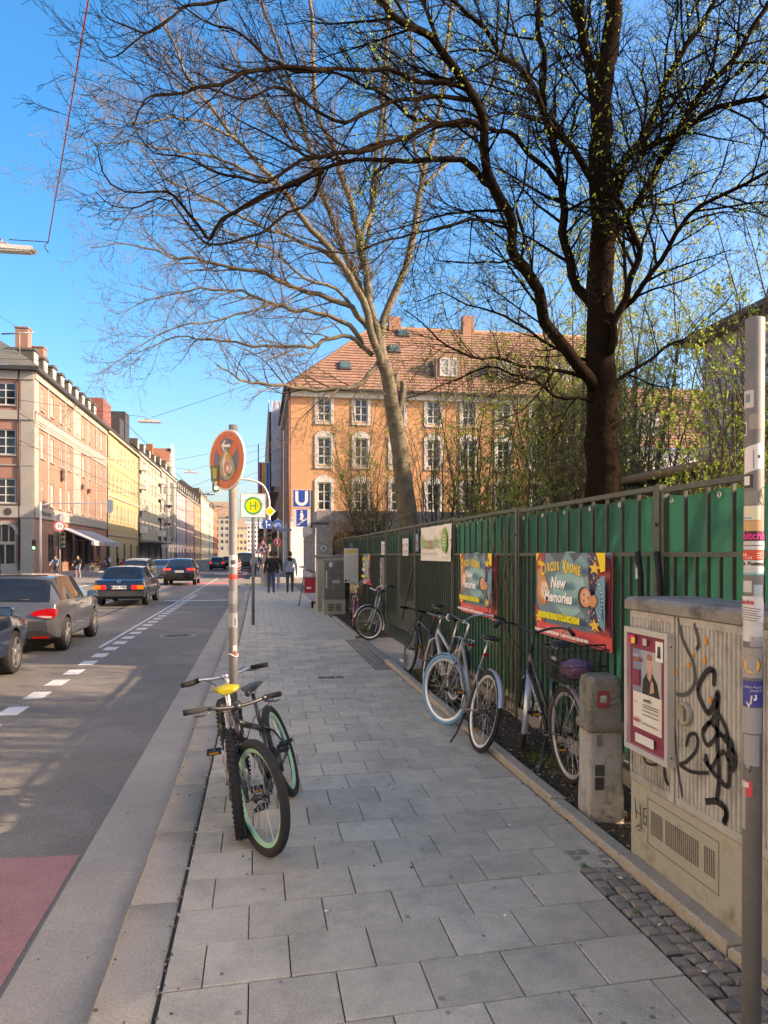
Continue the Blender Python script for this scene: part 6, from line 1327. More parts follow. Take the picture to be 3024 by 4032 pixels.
WAGON = [(0, .42, .70, .72, .78, .62), (.04, .34, .92, .96, .84, .70), (.12, .28, .98, 1.20, .86, .66), (.3, .26, 1.0, 1.48, .87, .62), (.5, .25, 1.0, 1.54, .87, .62), (1.4, .25, .99, 1.57, .87, .62), (2.3, .25, .98, 1.53, .87, .62), (2.6, .25, .97, 1.44, .87, .63), (3.2, .25, .99, 1.04, .865, .7), (3.4, .25, .97, 1.0, .86, .7), (4.1, .28, .86, .88, .83, .66), (4.35, .32, .72, .74, .78, .55), (4.42, .40, .58, .6, .68, .45)]
RL = (.55, .01, .012)
ta, mpa = car('grey hatchback with red tail lights in the left foreground lane', 'hatchback_car', -3.55, 15.25, 1, 3.95, 1.74, (.085, .090, .094), HATCH, (.75, 3.2), .315, ((.42, 1.35), (1.42, 2.32), (2.36, 2.62)), (2.38, 2.96), (.11, .50), [('reflector', -.01, .05, .45, .72, .30, .34, (.3, .01, .01), 0)], (-.002, .63, 'M UF 434'), rough=.3, metal=.4)
for s in (-1, 1):
    tl_ = [(.40, .735), (.52, .80), (.70, .835), (.838, .83), (.842, .70), (.80, .655), (.66, .655), (.52, .69)]
    lo_ = MB().prism([(y*s, z) for y, z in tl_], (-.018, 0, 0), (0, 1, 0), (0, 0, 1), (.20, 0, 0)).build('tail_light', P((.38, .008, .01), .12, coat=1, emit=.12), ta)
    MB().prism([(y*s, z) for y, z in ((.53, .70), (.66, .665), (.79, .665), (.78, .695), (.62, .705))], (-.0195, 0, 0), (0, 1, 0), (0, 0, 1), (.001, 0, 0)).build('light_strip', P((.42, .36, .34), .2), lo_)
b = MB()
for k in range(4): b.lathe((-.006, -.105+k*.07, .82), (1, 0, 0), [(.034, 0), (.042, 0), (.042, .01), (.034, .01)], 16)
b.build('badge', m_chrome, ta); MB().tube([(.12, .05, .97), (.13, -.35, .99)], .012, 6).build('wiper', m_blk, ta); MB().prism([(-.62, 0), (.62, 0), (.6, .03), (-.6, .03)], (.33, 0, 1.40), (0, 1, 0), (.3, 0, .012), (0, 0, .025)).build('roof_spoiler', m_blk, ta); MB().tube([(.75, 0, 1.44), (.55, 0, 1.66)], .006, 5).build('aerial', m_blk, ta)
MB().b2(-.004, .06, -.62, .62, .30, .44).build('rear_diffuser', m_rub, ta)
for xs in ((1.37, 1.375), (2.45, 2.455), (.66, .665)): 
    for s in (-1, 1): MB().b2(xs[0], xs[1]+.006, s*.872, s*.8735, .32, .9).build('door_gap', m_blk, ta)
for x in (.98, 1.95):
    for s in (-1, 1): MB().cbox((x, s*.872, .82), (.17, .03, .028), .008).build('door_handle', mpa, ta)
tm, mpm = car('dark blue older saloon with orange and red tail lights', 'saloon_car', -3.9, 28.5, 1, 4.42, 1.68, (.008, .011, .018), SEDAN, (.98, 3.645), .31, ((.80, 1.2), (1.25, 1.95), (2.02, 2.75)), (2.55, 3.03), (.72, 1.12), [('tail_light', -.014, .05, .42, .60, .60, .74, RL, .6), ('indicator', -.013, .08, .60, .82, .60, .74, (.6, .16, .01), .1)], (-.012, .665, 'M·GO 190H'), metal=.2)
MB().b2(-.06, .12, -.85, .85, .36, .54).build('bumper', P((.03, .032, .036), .6), tm); MB().b2(.0, 4.3, -.853, .853, .44, .54).build('side_strip', P((.03, .032, .036), .6), tm)
b = MB(); b.lathe((.02, 0, .86), (1, 0, 0), [(.052, 0), (.06, 0), (.06, .01), (.052, .01)], 18)
for k in range(3): a = R(90+120*k); b.box((.02, .026*math.cos(a), .86+.026*math.sin(a)), (.01, .012, .055), Matrix.Rotation(a+R(90), 3, 'X'))
b.build('badge', m_chrome, tm)
tc, mpc = car('black coupe-roofed crossover with glowing tail lights ahead', 'crossover_car', -3.6, 46.2, 1, 4.48, 1.82, (.008, .008, .009), COUPE, (.85, 3.55), .36, ((.85, 1.5), (1.56, 2.35), (2.4, 2.8)), (2.6, 3.18), (.16, 1.02), [('tail_light', -.014, .12, .45, .85, .90, 1.0, (.7, .02, .02), 1.5)], (-.01, .82, 'M XV 2012'), metal=.1)
tb, mpb = car('dark blue car whose front wing enters at the left edge', 'estate_car', -3.62, 9.72, 1, 4.42, 1.76, (.014, .022, .05), [(a, b_, c-.06, d-.05, e+.02, f) for a, b_, c, d, e, f in WAGON], (.85, 3.5), .325, ((.5, 1.35), (1.42, 2.3), (2.36, 2.85)), (2.62, 3.18), (.13, .3), [('headlight', 4.15, 4.36, .52, .80, .62, .74, (.5, .52, .55), 0)], (-.01, .7, 'M KT 118'), metal=.5)
car('pale beige oncoming estate beside the dark blue saloon', 'oncoming_car', -8.1, 49.5, -1, 4.42, 1.76, (.25, .24, .20), WAGON, (.85, 3.5), .33, ((.5, 1.35), (1.42, 2.3), (2.36, 2.85)), (2.62, 3.18), (.13, .3), [('headlight', 4.22, 4.4, .5, .8, .62, .76, (.6, .6, .6), 0)], (4.425, .5, 'M ER 552'))
car('dark oncoming hatchback behind the beige estate', 'oncoming_car', -8.2, 62, -1, 3.95, 1.74, (.05, .06, .075), HATCH, (.75, 3.2), .315, ((.42, 1.35), (1.42, 2.32), (2.36, 2.62)), (2.38, 2.96), (.11, .50), [('headlight', 3.7, 3.86, .45, .74, .58, .70, (.6, .6, .6), 0)])
car('white oncoming hatchback next to the black crossover', 'oncoming_car', -8.3, 74, -1, 3.95, 1.74, (.55, .55, .54), HATCH, (.75, 3.2), .315, ((.42, 1.35), (1.42, 2.32), (2.36, 2.62)), (2.38, 2.96), (.11, .50), [('headlight', 3.7, 3.86, .45, .74, .58, .70, (.5, .5, .5), 0)], metal=0)
car('small dark hatchback driving far ahead in the lane', 'distant_car', -3.9, 92, 1, 3.95, 1.76, (.02, .022, .028), [(a, b_, c+.06, d+.08, e, f) for a, b_, c, d, e, f in HATCH], (.75, 3.2), .32, ((.42, 1.35), (1.42, 2.32), (2.36, 2.62)), (2.38, 2.96), (.11, .50), [('tail_light', -.012, .05, .55, .80, .74, .92, RL, .8)], (-.004, .7, 'M RS 77'))
car('black car beyond the far hatchback in the next lane', 'distant_car', -3.2, 104, 1, 4.42, 1.76, (.02, .02, .025), WAGON, (.85, 3.5), .33, ((.5, 1.35), (1.42, 2.3), (2.36, 2.85)), (2.62, 3.18), (.13, .3), [('tail_light', -.01, .06, .5, .8, .75, .95, RL, .5)])
VAN = [(0, .45, .9, .92, .9, .78), (.03, .36, 1.2, 1.24, .95, .82), (.06, .32, 1.25, 1.8, .96, .84), (.15, .3, 1.25, 1.95, .96, .85), (.6, .3, 1.25, 2.02, .96, .85), (2.5, .3, 1.25, 2.04, .96, .85), (3.3, .3, 1.22, 1.98, .96, .84), (3.7, .3, 1.2, 1.78, .955, .80), (4.3, .3, 1.18, 1.25, .94, .8), (4.7, .32, 1.02, 1.05, .9, .74), (4.9, .4, .8, .82, .8, .6)]
car('dark van parked at the right kerb far down the street', 'parked_van', -.75, 98, 1, 4.9, 1.92, (.04, .045, .05), VAN, (.95, 3.9), .34, ((.3, 1.4), (1.5, 2.7), (2.8, 3.6)), (3.5, 4.25), (.05, .14), [('tail_light', -.012, .05, .80, .93, .9, 1.25, RL, .1)])
# ================================================================ PEOPLE
def person(label, loc, heading, top, legs, shoe, skin=(.45, .27, .19), hair=(.03, .02, .015), pose='walk', ph=1, H=1.8, hood=None, hem=None, group='people in the street', bag=None, long=False):
    k = H/1.8; s = ph
    J = {'pel': (0, 0, .96, .125), 'wai': (0, 0, 1.10, .125), 'che': (.0, 0, 1.34, .145), 'nek': (.0, 0, 1.49, .062), 'hea': (.02, 0, 1.61, .085), 'crn': (.015, 0, 1.71, .082)}
    if pose == 'walk':
        J.update({'hpL': (0, .095, .90, .095), 'knL': (.10*s, .10, .50, .066), 'anL': (.10*s-.06, .10, .09, .045), 'toL': (.10*s+.08, .11, .04, .04), 'hpR': (0, -.095, .90, .095), 'knR': (-.02*s, -.10, .50, .066), 'anR': (-.14*s, -.10, .11, .045), 'toR': (-.14*s+.13, -.11, .04, .04),
                  'shL': (0, .185, 1.425, .075), 'elL': (-.07*s-.03, .25, 1.14, .055), 'wrL': (-.05*s+.06, .27, .89, .035), 'shR': (0, -.185, 1.425, .075), 'elR': (.05*s-.04, -.25, 1.14, .055), 'wrR': (.09*s+.06, -.27, .89, .035)})
    elif pose == 'ride':
        J.update({'pel': (0, 0, .98, .125), 'wai': (.06, 0, 1.11, .125), 'che': (.17, 0, 1.32, .145), 'nek': (.24, 0, 1.46, .062), 'hea': (.29, 0, 1.57, .085), 'crn': (.29, 0, 1.67, .08),
                  'hpL': (.05, .095, .93, .095), 'knL': (.40, .12, .74, .066), 'anL': (.25, .11, .36, .045), 'toL': (.38, .12, .31, .04), 'hpR': (.05, -.095, .93, .095), 'knR': (.30, -.12, .52, .066), 'anR': (.16, -.11, .15, .045), 'toR': (.30, -.12, .10, .04),
                  'shL': (.19, .185, 1.39, .075), 'elL': (.36, .28, 1.18, .052), 'wrL': (.56, .27, 1.06, .034), 'shR': (.19, -.185, 1.39, .075), 'elR': (.36, -.28, 1.18, .052), 'wrR': (.56, -.27, 1.06, .034)})
    elif pose == 'sit':
        J.update({'pel': (0, 0, .52, .13), 'wai': (.02, 0, .66, .125), 'che': (.04, 0, .90, .145), 'nek': (.06, 0, 1.05, .062), 'hea': (.09, 0, 1.16, .085), 'crn': (.08, 0, 1.26, .08),
                  'hpL': (.05, .095, .50, .095), 'knL': (.45, .12, .50, .066), 'anL': (.42, .12, .09, .045), 'toL': (.55, .12, .04, .04), 'hpR': (.05, -.095, .50, .095), 'knR': (.45, -.12, .50, .066), 'anR': (.38, -.12, .09, .045), 'toR': (.52, -.12, .04, .04),
                  'shL': (.05, .185, .98, .075), 'elL': (.12, .26, .74, .052), 'wrL': (.36, .20, .70, .034), 'shR': (.05, -.185, .98, .075), 'elR': (.12, -.26, .74, .052), 'wrR': (.36, -.20, .70, .034)})
    E_ = [('pel', 'wai', 'T'), ('wai', 'che', 'T'), ('che', 'nek', 'T'), ('nek', 'hea', 'S'), ('hea', 'crn', 'S')]
    for q in 'LR': E_ += [('pel', 'hp'+q, 'L'), ('hp'+q, 'kn'+q, 'L'), ('kn'+q, 'an'+q, 'L'), ('an'+q, 'to'+q, 'F'), ('che', 'sh'+q, 'T'), ('sh'+q, 'el'+q, 'T'), ('el'+q, 'wr'+q, 'T')]
    for q, sy in (('L', 1), ('R', -1)):     # hand: palm plus five fingers
        wx, wy, wz, _ = J['wr'+q]; d = V(J['wr'+q][:3])-V(J['el'+q][:3]); d.normalize()
        pl = V((wx, wy, wz))+d*.075; J['pm'+q] = (*pl, .032); E_.append(('wr'+q, 'pm'+q, 'S'))
        for f in range(4):
            o = pl+d*(.07+.012*(1.5-abs(f-1.2)))+V((.045-.028*f, -.012*sy, 0)) if abs(d.z) > .6 else pl+d*.05+V((0, (.04-.028*f), -.045)); J['f%d' % f+q] = (*o, .0085); E_.append(('pm'+q, 'f%d' % f+q, 'S'))
        o = pl+V((.055, -.02*sy, -.015)) if abs(d.z) > .6 else pl+V((.02, -.06*sy, -.01)); J['th'+q] = (*o, .0095); E_.append(('pm'+q, 'th'+q, 'S'))
    keys = list(J); me = bpy.data.meshes.new('body'); me.from_pydata([V(J[q][:3])*k for q in keys], [(keys.index(a), keys.index(b_)) for a, b_, _ in E_], [])
    t = thing('person', label, 'person', loc, heading, group); o = obj('body', me, t)
    md = o.modifiers.new('s', 'SKIN'); sv = me.skin_vertices[0].data
    for i, q in enumerate(keys):
        r_ = J[q][3]*k; sv[i].radius = (r_, r_*(.78 if q in ('pel', 'wai', 'che') else 1)); sv[i].use_root = q == 'pel'
    o.modifiers.new('u', 'SUBSURF').levels = 1; m2 = apply_mod(o)
    mats = {'T': P(top, .85), 'L': P(legs, .85), 'F': P(shoe, .7), 'S': P(skin, .55)}; order = list(mats)
    m2.materials.clear()
    for q in order: m2.materials.append(mats[q])
    segs = [(V(J[a][:3])*k, V(J[b_][:3])*k, c) for a, b_, c in E_]
    for f in m2.polygons:
        c = f.center; best = (9, 'T')
        for a, b_, m in segs:
            ab = b_-a; u = max(0, min(1, (c-a).dot(ab)/ab.length_squared)); dd = (a+ab*u-c).length
            if m == 'L' and c.z > J['pel'][2]*k-.02: dd += .02
            if dd < best[0]: best = (dd, m)
        f.material_index = order.index(best[1]); f.use_smooth = True
    hx, hz = J['crn'][0]*k, J['crn'][2]*k
    b = MB(); b.smooth = True; n = 14
    for j in range(8):
        for i in range(n):
            a = 2*math.pi*i/n; phi = math.pi*.62*j/7; r_ = .098*k*(1+.1*noise.noise(V((i*.9, j*.8, loc[0])))); dz = math.cos(phi); back = math.cos(a) < .25
            zz = hz-.035*k+r_*dz*1.1-(.05*k if (j == 7 and back) else 0)+(.05*k if (j >= 6 and not back) else 0)
            b.v.append((hx-.012+r_*math.sin(phi)*math.cos(a), r_*.88*math.sin(phi)*math.sin(a), zz))
    for j in range(7):
        for i in range(n): b.face([j*n+i, (j+1)*n+i, (j+1)*n+(i+1) % n, j*n+(i+1) % n])
    b.build('hair', P(hair, .8), t)
    fx = hx+.085*k; fz = J['hea'][2]*k
    MB().prism([(-.012, -.02), (.012, -.02), (0, .03)], (fx-.01, 0, fz+.02), (0, 1, 0), (0, 0, 1), (.022, 0, -.004)).build('nose', P(skin, .55), t)
    b = MB()
    for y in (-.032, .032): b.lathe((fx-.012, y*k, fz+.055), (1, 0, 0), [(.011, 0), (.006, .006), (.001, .007)], 8)
    b.build('eyes', P((.03, .02, .02), .3), t); MB().b2(fx-.012, fx+.002, -.024, .024, fz-.035, fz-.026).build('mouth', P((.3, .1, .09)), t)
    for y in (-1, 1): MB().lathe((hx, y*.078*k, fz+.045), (0, y, 0), [(.028, 0), (.03, .008), (.012, .014), (.001, .01)], 10).build('ear', P(skin, .55), t)
    if hood: b = MB(); b.lathe((-.05*k, 0, 1.46*k), (.25, 0, 1), [(.07, .05), (.11, .03), (.13, -.02), (.09, -.09), (.01, -.11)], 14); b.build('hood', P(hood, .9), t)
    if hem:
        b = MB(); b.smooth = True; rr = [[(.005+.15*k*math.cos(a)*q, .205*k*math.sin(a)*q, z*k) for a in [2*math.pi*i/18 for i in range(18)]] for z, q in ((.93, .95), (1.02, .98), (1.12, .93))]; loft(b, rr, False); b.build('jacket_hem', P(hem, .85), t)
    if bag: MB().cbox((-.2, .05, J['che'][2]*k-.12), (.14, .28, .4), .03).build('backpack', P(bag, .85), t)
    return t
person('man in black jacket and blue jeans walking away on the pavement', (.52, 32.8, 0), R(92), (.012, .012, .014), (.035, .065, .14), (.62, .62, .6), ph=.25, H=1.86, hem=(.012, .012, .014))
person('man in light denim jacket and grey trousers walking away', (1.32, 33.1, 0), R(90), (.20, .27, .33), (.045, .045, .05), (.66, .66, .64), hair=(.04, .022, .015), ph=-.6, H=1.86, hood=(.015, .015, .016), hem=(.20, .27, .33))
person('man in black hoodie walking just ahead of the black-jacket man', (.78, 35.3, 0), R(90), (.014, .014, .015), (.14, .2, .28), (.6, .6, .6), ph=.9, H=1.86)
person('man in dark suit jacket walking at the far left corner', (-20.6, 66.0, .02), R(185), (.02, .02, .025), (.02, .025, .045), (.03, .02, .02), ph=.8, H=1.85, hem=(.02, .02, .025))
far = [(-13.9, 83, 88, (.30, .02, .02), 'person in red seated by the cafe awnings', 'sit'), (-17.4, 88, 200, (.55, .38, .05), 'person in mustard top standing by the cafe', 'walk'), (-15.6, 84.5, 150, (.02, .02, .03), 'person in black with rucksack crossing by the cafe', 'walk'), (-14.9, 86, 210, (.015, .015, .02), 'person in black reaching out near the kerb by the cafe', 'walk'), (-14.2, 96, 250, (.12, .18, .35), 'person in blue jacket behind the beige estate', 'walk'), (-16.3, 87, 170, (.5, .5, .5), 'person in white top seated at the cafe tables', 'sit')]
for x, y, h, c, lb, ps_ in far: person(lb, (x, y, .02 if x < -15.6 else RZ), R(h), c, (.03, .03, .045), (.1, .08, .07), pose=ps_, ph=rnd.choice((-1, 1)), H=1.78, bag=(.5, .48, .42) if 'rucksack' in lb else None)
for x, y, h, c, lb in ((-.35, 61, 275, (.5, .5, .5), 'woman in white top standing in the far street'), (.25, 57.8, 268, (.03, .03, .04), 'man in dark jacket and beige trousers coming towards the crossing'), (.62, 62, 272, (.02, .02, .02), 'person in black behind the man in beige trousers'), (.9, 66, 270, (.05, .04, .05), 'person in dark coat farthest on the right pavement')):
    person(lb, (x, y, 0), R(h), c, (.26, .21, .14) if 'beige' in lb else (.03, .03, .04), (.05, .04, .04), ph=.7)
for i, (x, y, a, c, lb) in enumerate(((-15.0, 61.0, 262, (.10, .17, .25), 'cyclist in denim jacket riding towards the camera'), (-13.2, 60.0, 268, (.02, .02, .022), 'cyclist in black jacket riding beside the denim-clad one'))):
    h = R(a); f = V((math.cos(h), math.sin(h), 0)); r0 = V((x, y, 0))-f*.30
    bike('dark bicycle ridden by the '+('denim-clad' if i == 0 else 'black-jacketed')+' cyclist', (r0.x, r0.y), ((r0+f*1.06).x, (r0+f*1.06).y), 0, 0, .345, .04, frame=(.02, .02, .02) if i == 0 else (.25, .03, .03), style='diamond', bars='flat', seat_z=.95, low=RZ, rearlight=False)
    person(lb, (x-f.x*.05, y-f.y*.05, RZ), h, c, (.02, .02, .03) if i == 0 else (.10, .16, .25), (.5, .5, .5) if i == 0 else (.05, .05, .05), pose='ride', H=1.8)
# cafe tables and benches
m_wood = P((.25, .10, .045), .6)
for i in range(4):
    x, y = (-16.6, 79.6+i*2.6); t = thing('cafe_table', ['wooden cafe table nearest the corner', 'second wooden cafe table under the awning', 'third wooden cafe table under the awning', 'wooden cafe table farthest from the corner'][i], 'table', (x, y, .02), 0, 'cafe tables under the awnings')
    MB().b2(-.3, .3, -.9, .9, .72, .76).build('table_top', m_wood, t)
    for q in (-.7, .7): MB().b2(-.25, .25, q-.03, q+.03, 0, .72).build('leg', m_gray, t)
    for sx in (-.55, .55):
        bt = thing('cafe_bench', ['wooden bench', 'wooden bench on the road side'][sx > 0]+' at the '+['first', 'second', 'third', 'fourth'][i]+' cafe table from the corner', 'bench', (x+sx, y, .02), 0, 'benches at the cafe tables'); MB().b2(-.13, .13, -.9, .9, .42, .46).build('seat', m_wood, bt)
        for q in (-.7, .7): MB().b2(-.1, .1, q-.03, q+.03, 0, .42).build('leg', m_gray, bt)
# ================================================================ TREES
def catmull(pts, n=3):
    o = []
    for i in range(len(pts)-1):
        p0, p1, p2, p3 = [pts[max(0, min(len(pts)-1, j))] for j in (i-1, i, i+1, i+2)]
        for k in range(n):
            t = k/n; o.append(.5*((2*p1)+(p2-p0)*t+(2*p0-5*p1+4*p2-p3)*t*t+(3*p1-p0-3*p2+p3)*t**3))
    o.append(pts[-1]); return o
class Tree:
    def __init__(s, label, base, seed, bark, twig, cat='tree', group=None, name='tree'):
        s.r = random.Random(seed); s.t = thing(name, label, cat, base, 0, group); s.base = V(base); s.tr = MB(); s.tw = MB(); s.lf = MB(); s.bark, s.twig = bark, twig; s.tips = []; s.seg = 0
    def limb(s, pts, r0, r1, n=8, into=None, jit=.0):
        P_ = catmull([V(p) for p in pts], 3); N = len(P_); rad = [r0+(r1-r0)*(i/(N-1))**.9 for i in range(N)]
        if jit: P_ = [p+V((noise.noise(p*2.3)*jit, noise.noise(p*2.3+V((9, 1, 4)))*jit, noise.noise(p*2.3+V((3, 7, 1)))*jit)) if 0 < i else p for i, p in enumerate(P_)]
        (into or s.tr).tube([p-s.base for p in P_], rad, n, True); return P_, rad
    def twigs(s, P_, rad, dens, length, level, maxl, spread=1.0, up=.15, start=.15, bias=None, rmin=.0022):
        L = sum((P_[i+1]-P_[i]).length for i in range(len(P_)-1)); r = s.r; cnt = int(L*dens+r.random())
        for c in range(cnt):
            u = start+(1-start)*((c+r.random())/cnt); f = u*(len(P_)-1); i = min(len(P_)-2, int(f)); p = P_[i].lerp(P_[i+1], f-i); d = (P_[i+1]-P_[i]).normalized()
            side = V((r.gauss(0, 1), r.gauss(0, 1), r.gauss(0, 1))); side -= d*side.dot(d)
            if side.length < 1e-3: continue
            side.normalize(); dr = (d*r.uniform(.35, .95)+side*spread*r.uniform(.6, 1.1)+V((0, 0, up))+(bias or V())).normalized()
            rr = max(rmin, min(rad[i]*.55, .002+length*.0095*r.uniform(.7, 1.2))); s.grow(p, dr, length*r.uniform(.45, 1.15)*(1-.35*u), rr, level, maxl, spread, up, bias, rmin, dens)
        e = P_[-1]; s.tips.append(e)
    def grow(s, p, d, L, r0, level, maxl, spread, up, bias, rmin, dens):
        r = s.r; n = 5 if level == 0 else (4 if level < maxl else 3); pts = [p]; step = L/n; rad = [r0]
        for k in range(n):
            d = (d+V((r.gauss(0, .17), r.gauss(0, .17), r.gauss(0, .15)+up*.35))).normalized(); p = p+d*step; pts.append(p); rad.append(max(rmin*.75, r0*(1-.8*(k+1)/n)))
        s.tw.tube([q-s.base for q in pts], rad, 4 if r0 > .016 else 3, False); s.seg += 1
        if level < maxl: s.twigs(pts, rad, dens*1.55, L*.5, level+1, maxl, spread, up, .2, bias, rmin)
        else: s.tips.append(pts[-1]); s.tips.append(pts[2])
    def leaves(s, n, size, m, ok=None, rad=.06):
        r = s.r; tips = [t for t in s.tips if not ok or ok(t)]
        if not tips: return
        for k in range(n):
            if k % 3 == 0: c0 = tips[r.randrange(len(tips))]-s.base+V((r.gauss(0, rad*.5), r.gauss(0, rad*.5), r.gauss(0, rad*.5)))
            c = c0+V((r.gauss(0, .006), r.gauss(0, .006), r.gauss(0, .006))); a = V((r.gauss(0, 1), r.gauss(0, 1), r.gauss(.3, 1))).normalized(); q = a.cross(V((r.gauss(0, 1), r.gauss(0, 1), r.gauss(0, 1)))).normalized(); z = size*r.uniform(.5, 1.2)
            s.lf.cur = m[r.randrange(len(m))]; s.lf.poly([c, c+a*z*.5+q*z*.28, c+a*z, c+a*z*.5-q*z*.28])
    def done(s, leafname='leaves'):
        if s.tr.f: s.tr.build('trunk', s.bark, s.t)
        if s.tw.f: s.tw.build('crown', s.twig, s.t, kind='stuff')
        if s.lf.f: s.lf.build(leafname, None, s.t, kind='stuff')
        return s
def zA(x, y): return (x*.9644, y*.9644)                 # survey sheet A -> source px
def zB(x, y): return (1400+x*.979, y*.979)              # survey sheet B -> source px
def ln(sheet, pts, d0, d1):
    n = len(pts); return [ray(*sheet(*p), d0+(d1-d0)*i/(n-1)) for i, p in enumerate(pts)]
m_plane = M('plane_bark', (.17, .14, .09), .85, c2=(.085, .07, .048), vs=3.2, bump=.4, bs=9, stain=(.075, .07, .045), ss=3.4, sl0=.5, sl1=.56)
m_ptwig = M('plane_twig', (.12, .095, .065), .85, c2=(.065, .05, .04), vs=2)
T1 = Tree('tall pale-barked plane tree in front of the orange house', tuple(ray(1613, 2183, 24)*1+V((0, 0, -EYE))), 11, m_plane, m_ptwig)
D = 24
def dpx(*pp): return [(x*3024/1659, y*3024/1659) for x, y in pp]
b0 = T1.base
trunk = [b0+V((0, 0, -.1)), b0+V((-.02, 0, .9))]+[ray(x, y, D) for x, y in dpx((878, 1100), (870, 1030), (862, 960), (850, 880), (838, 825), (828, 780))]
T1.limb(trunk, .37, .19, 16, jit=.05)
LM = [  # sheet A polylines: limbs of the plane tree
 ([(1575, 1530), (1530, 1400), (1480, 1230), (1400, 1080), (1330, 1000), (1240, 900), (1150, 770), (1060, 670), (960, 560), (850, 430), (780, 340), (700, 170), (640, 60)], 24, 21.5, .14, .02),
 ([(1585, 1540), (1535, 1390), (1490, 1230), (1410, 1040), (1340, 860), (1290, 700), (1250, 560), (1200, 380), (1130, 170), (1070, 20), (1040, -120)], 24, 26, .14, .035),
 ([(1585, 1550), (1550, 1400), (1505, 1230), (1500, 1130), (1470, 1000), (1440, 850), (1400, 740), (1370, 620), (1300, 470), (1280, 250), (1265, 0), (1255, -140)], 24, 25, .17, .045),
 ([(1470, 1000), (1510, 860), (1540, 600), (1575, 250), (1590, 0), (1600, -150)], 24.2, 27, .10, .04),
 ([(1500, 1340), (1440, 1260), (1350, 1220), (1220, 1180), (1130, 1140), (1040, 1100), (900, 1080), (800, 1055), (700, 1045), (600, 1010), (480, 1000), (360, 1010)], 24, 21, .10, .008),
 ([(1480, 1410), (1430, 1330), (1340, 1290), (1200, 1260), (1090, 1235), (980, 1190), (860, 1180), (740, 1190), (600, 1230), (480, 1290)], 24, 22, .085, .008),
 ([(1520, 1450), (1450, 1390), (1370, 1375), (1290, 1405), (1200, 1410), (1080, 1420), (960, 1395), (800, 1385), (700, 1380), (600, 1420), (500, 1440)], 24, 22, .08, .008),
 ([(1550, 1470), (1480, 1560), (1380, 1590), (1250, 1590), (1150, 1575), (1030, 1555), (960, 1540), (890, 1490)], 24, 21, .085, .02),
 ([(1400, 1080), (1300, 1010), (1180, 970), (1060, 920), (960, 870), (850, 810), (740, 760), (650, 700), (590, 620), (555, 530)], 23.6, 20.5, .07, .008),
 ([(1440, 1260), (1380, 1180), (1240, 1130), (1100, 1010), (960, 960), (800, 900), (620, 880), (420, 900)], 23.8, 20.5, .06, .007),
 ([(1150, 770), (1000, 700), (860, 640), (700, 610), (540, 580), (400, 590), (300, 640)], 22.8, 20, .05, .006),
 ([(960, 560), (820, 500), (700, 480), (560, 500), (440, 480), (340, 520)], 22, 19.5, .045, .006),
 ([(1290, 700), (1180, 560), (1080, 400), (960, 250), (900, 100), (880, -40)], 25, 24, .06, .012),
 ([(1250, 560), (1120, 480), (1000, 330), (860, 230), (760, 90)], 25.4, 23, .045, .008),
 ([(1090, 1235), (960, 1290), (820, 1320), (700, 1340), (560, 1420), (440, 1500), (400, 1560)], 23, 21, .035, .006),
]
limbs1 = []
for pts, d0, d1, r0, r1 in LM: limbs1.append(T1.limb(ln(zA, pts, d0, d1), r0, r1, 8, jit=.12))
RB = [([(140, 1540), (105, 1400), (115, 1280), (200, 1080), (250, 850), (270, 700), (310, 560), (350, 380), (380, 100), (400, -60)], 24, 25, .16, .05), ([(270, 700), (230, 560), (245, 400), (225, 200), (210, 0)], 24.4, 26, .07, .03), ([(280, 740), (340, 680), (420, 600), (520, 420), (580, 250), (620, 60)], 24.5, 28, .07, .02), ([(20, 1080), (60, 900), (110, 600), (125, 300), (130, 0)], 24.3, 27, .08, .03), ([(60, 1060), (160, 960), (240, 830)], 24.2, 23.5, .03, .015)]
for pts, d0, d1, r0, r1 in RB: limbs1.append(T1.limb(ln(zB, pts, d0, d1), r0, r1, 8, jit=.04))
T1.limb(ln(lambda x, y: (1050+x*.5727, 1200+y*.5727), [(880, 800), (925, 660), (938, 580), (935, 525)], 24, 24), .13, .085, 9); T1.limb(ln(lambda x, y: (1050+x*.5727, 1200+y*.5727), [(855, 760), (880, 620), (890, 480)], 24, 24), .11, .075, 9)
for i, (P_, rad) in enumerate(limbs1):
    left = i < 15
    T1.twigs(P_, rad, 3.5 if left else 2.8, 2.5 if left else 2.2, 0, 2, .85, .10, .16, V((-.17, 0, 0)) if left else None, rmin=.0042)
tp = [V(q) for q in trunk[2:]]; T1.twigs(tp, [.02]*len(tp), 3.0, 2.2, 0, 2, 1.0, .05, .05, None, rmin=.0034)
T1.done('buds')

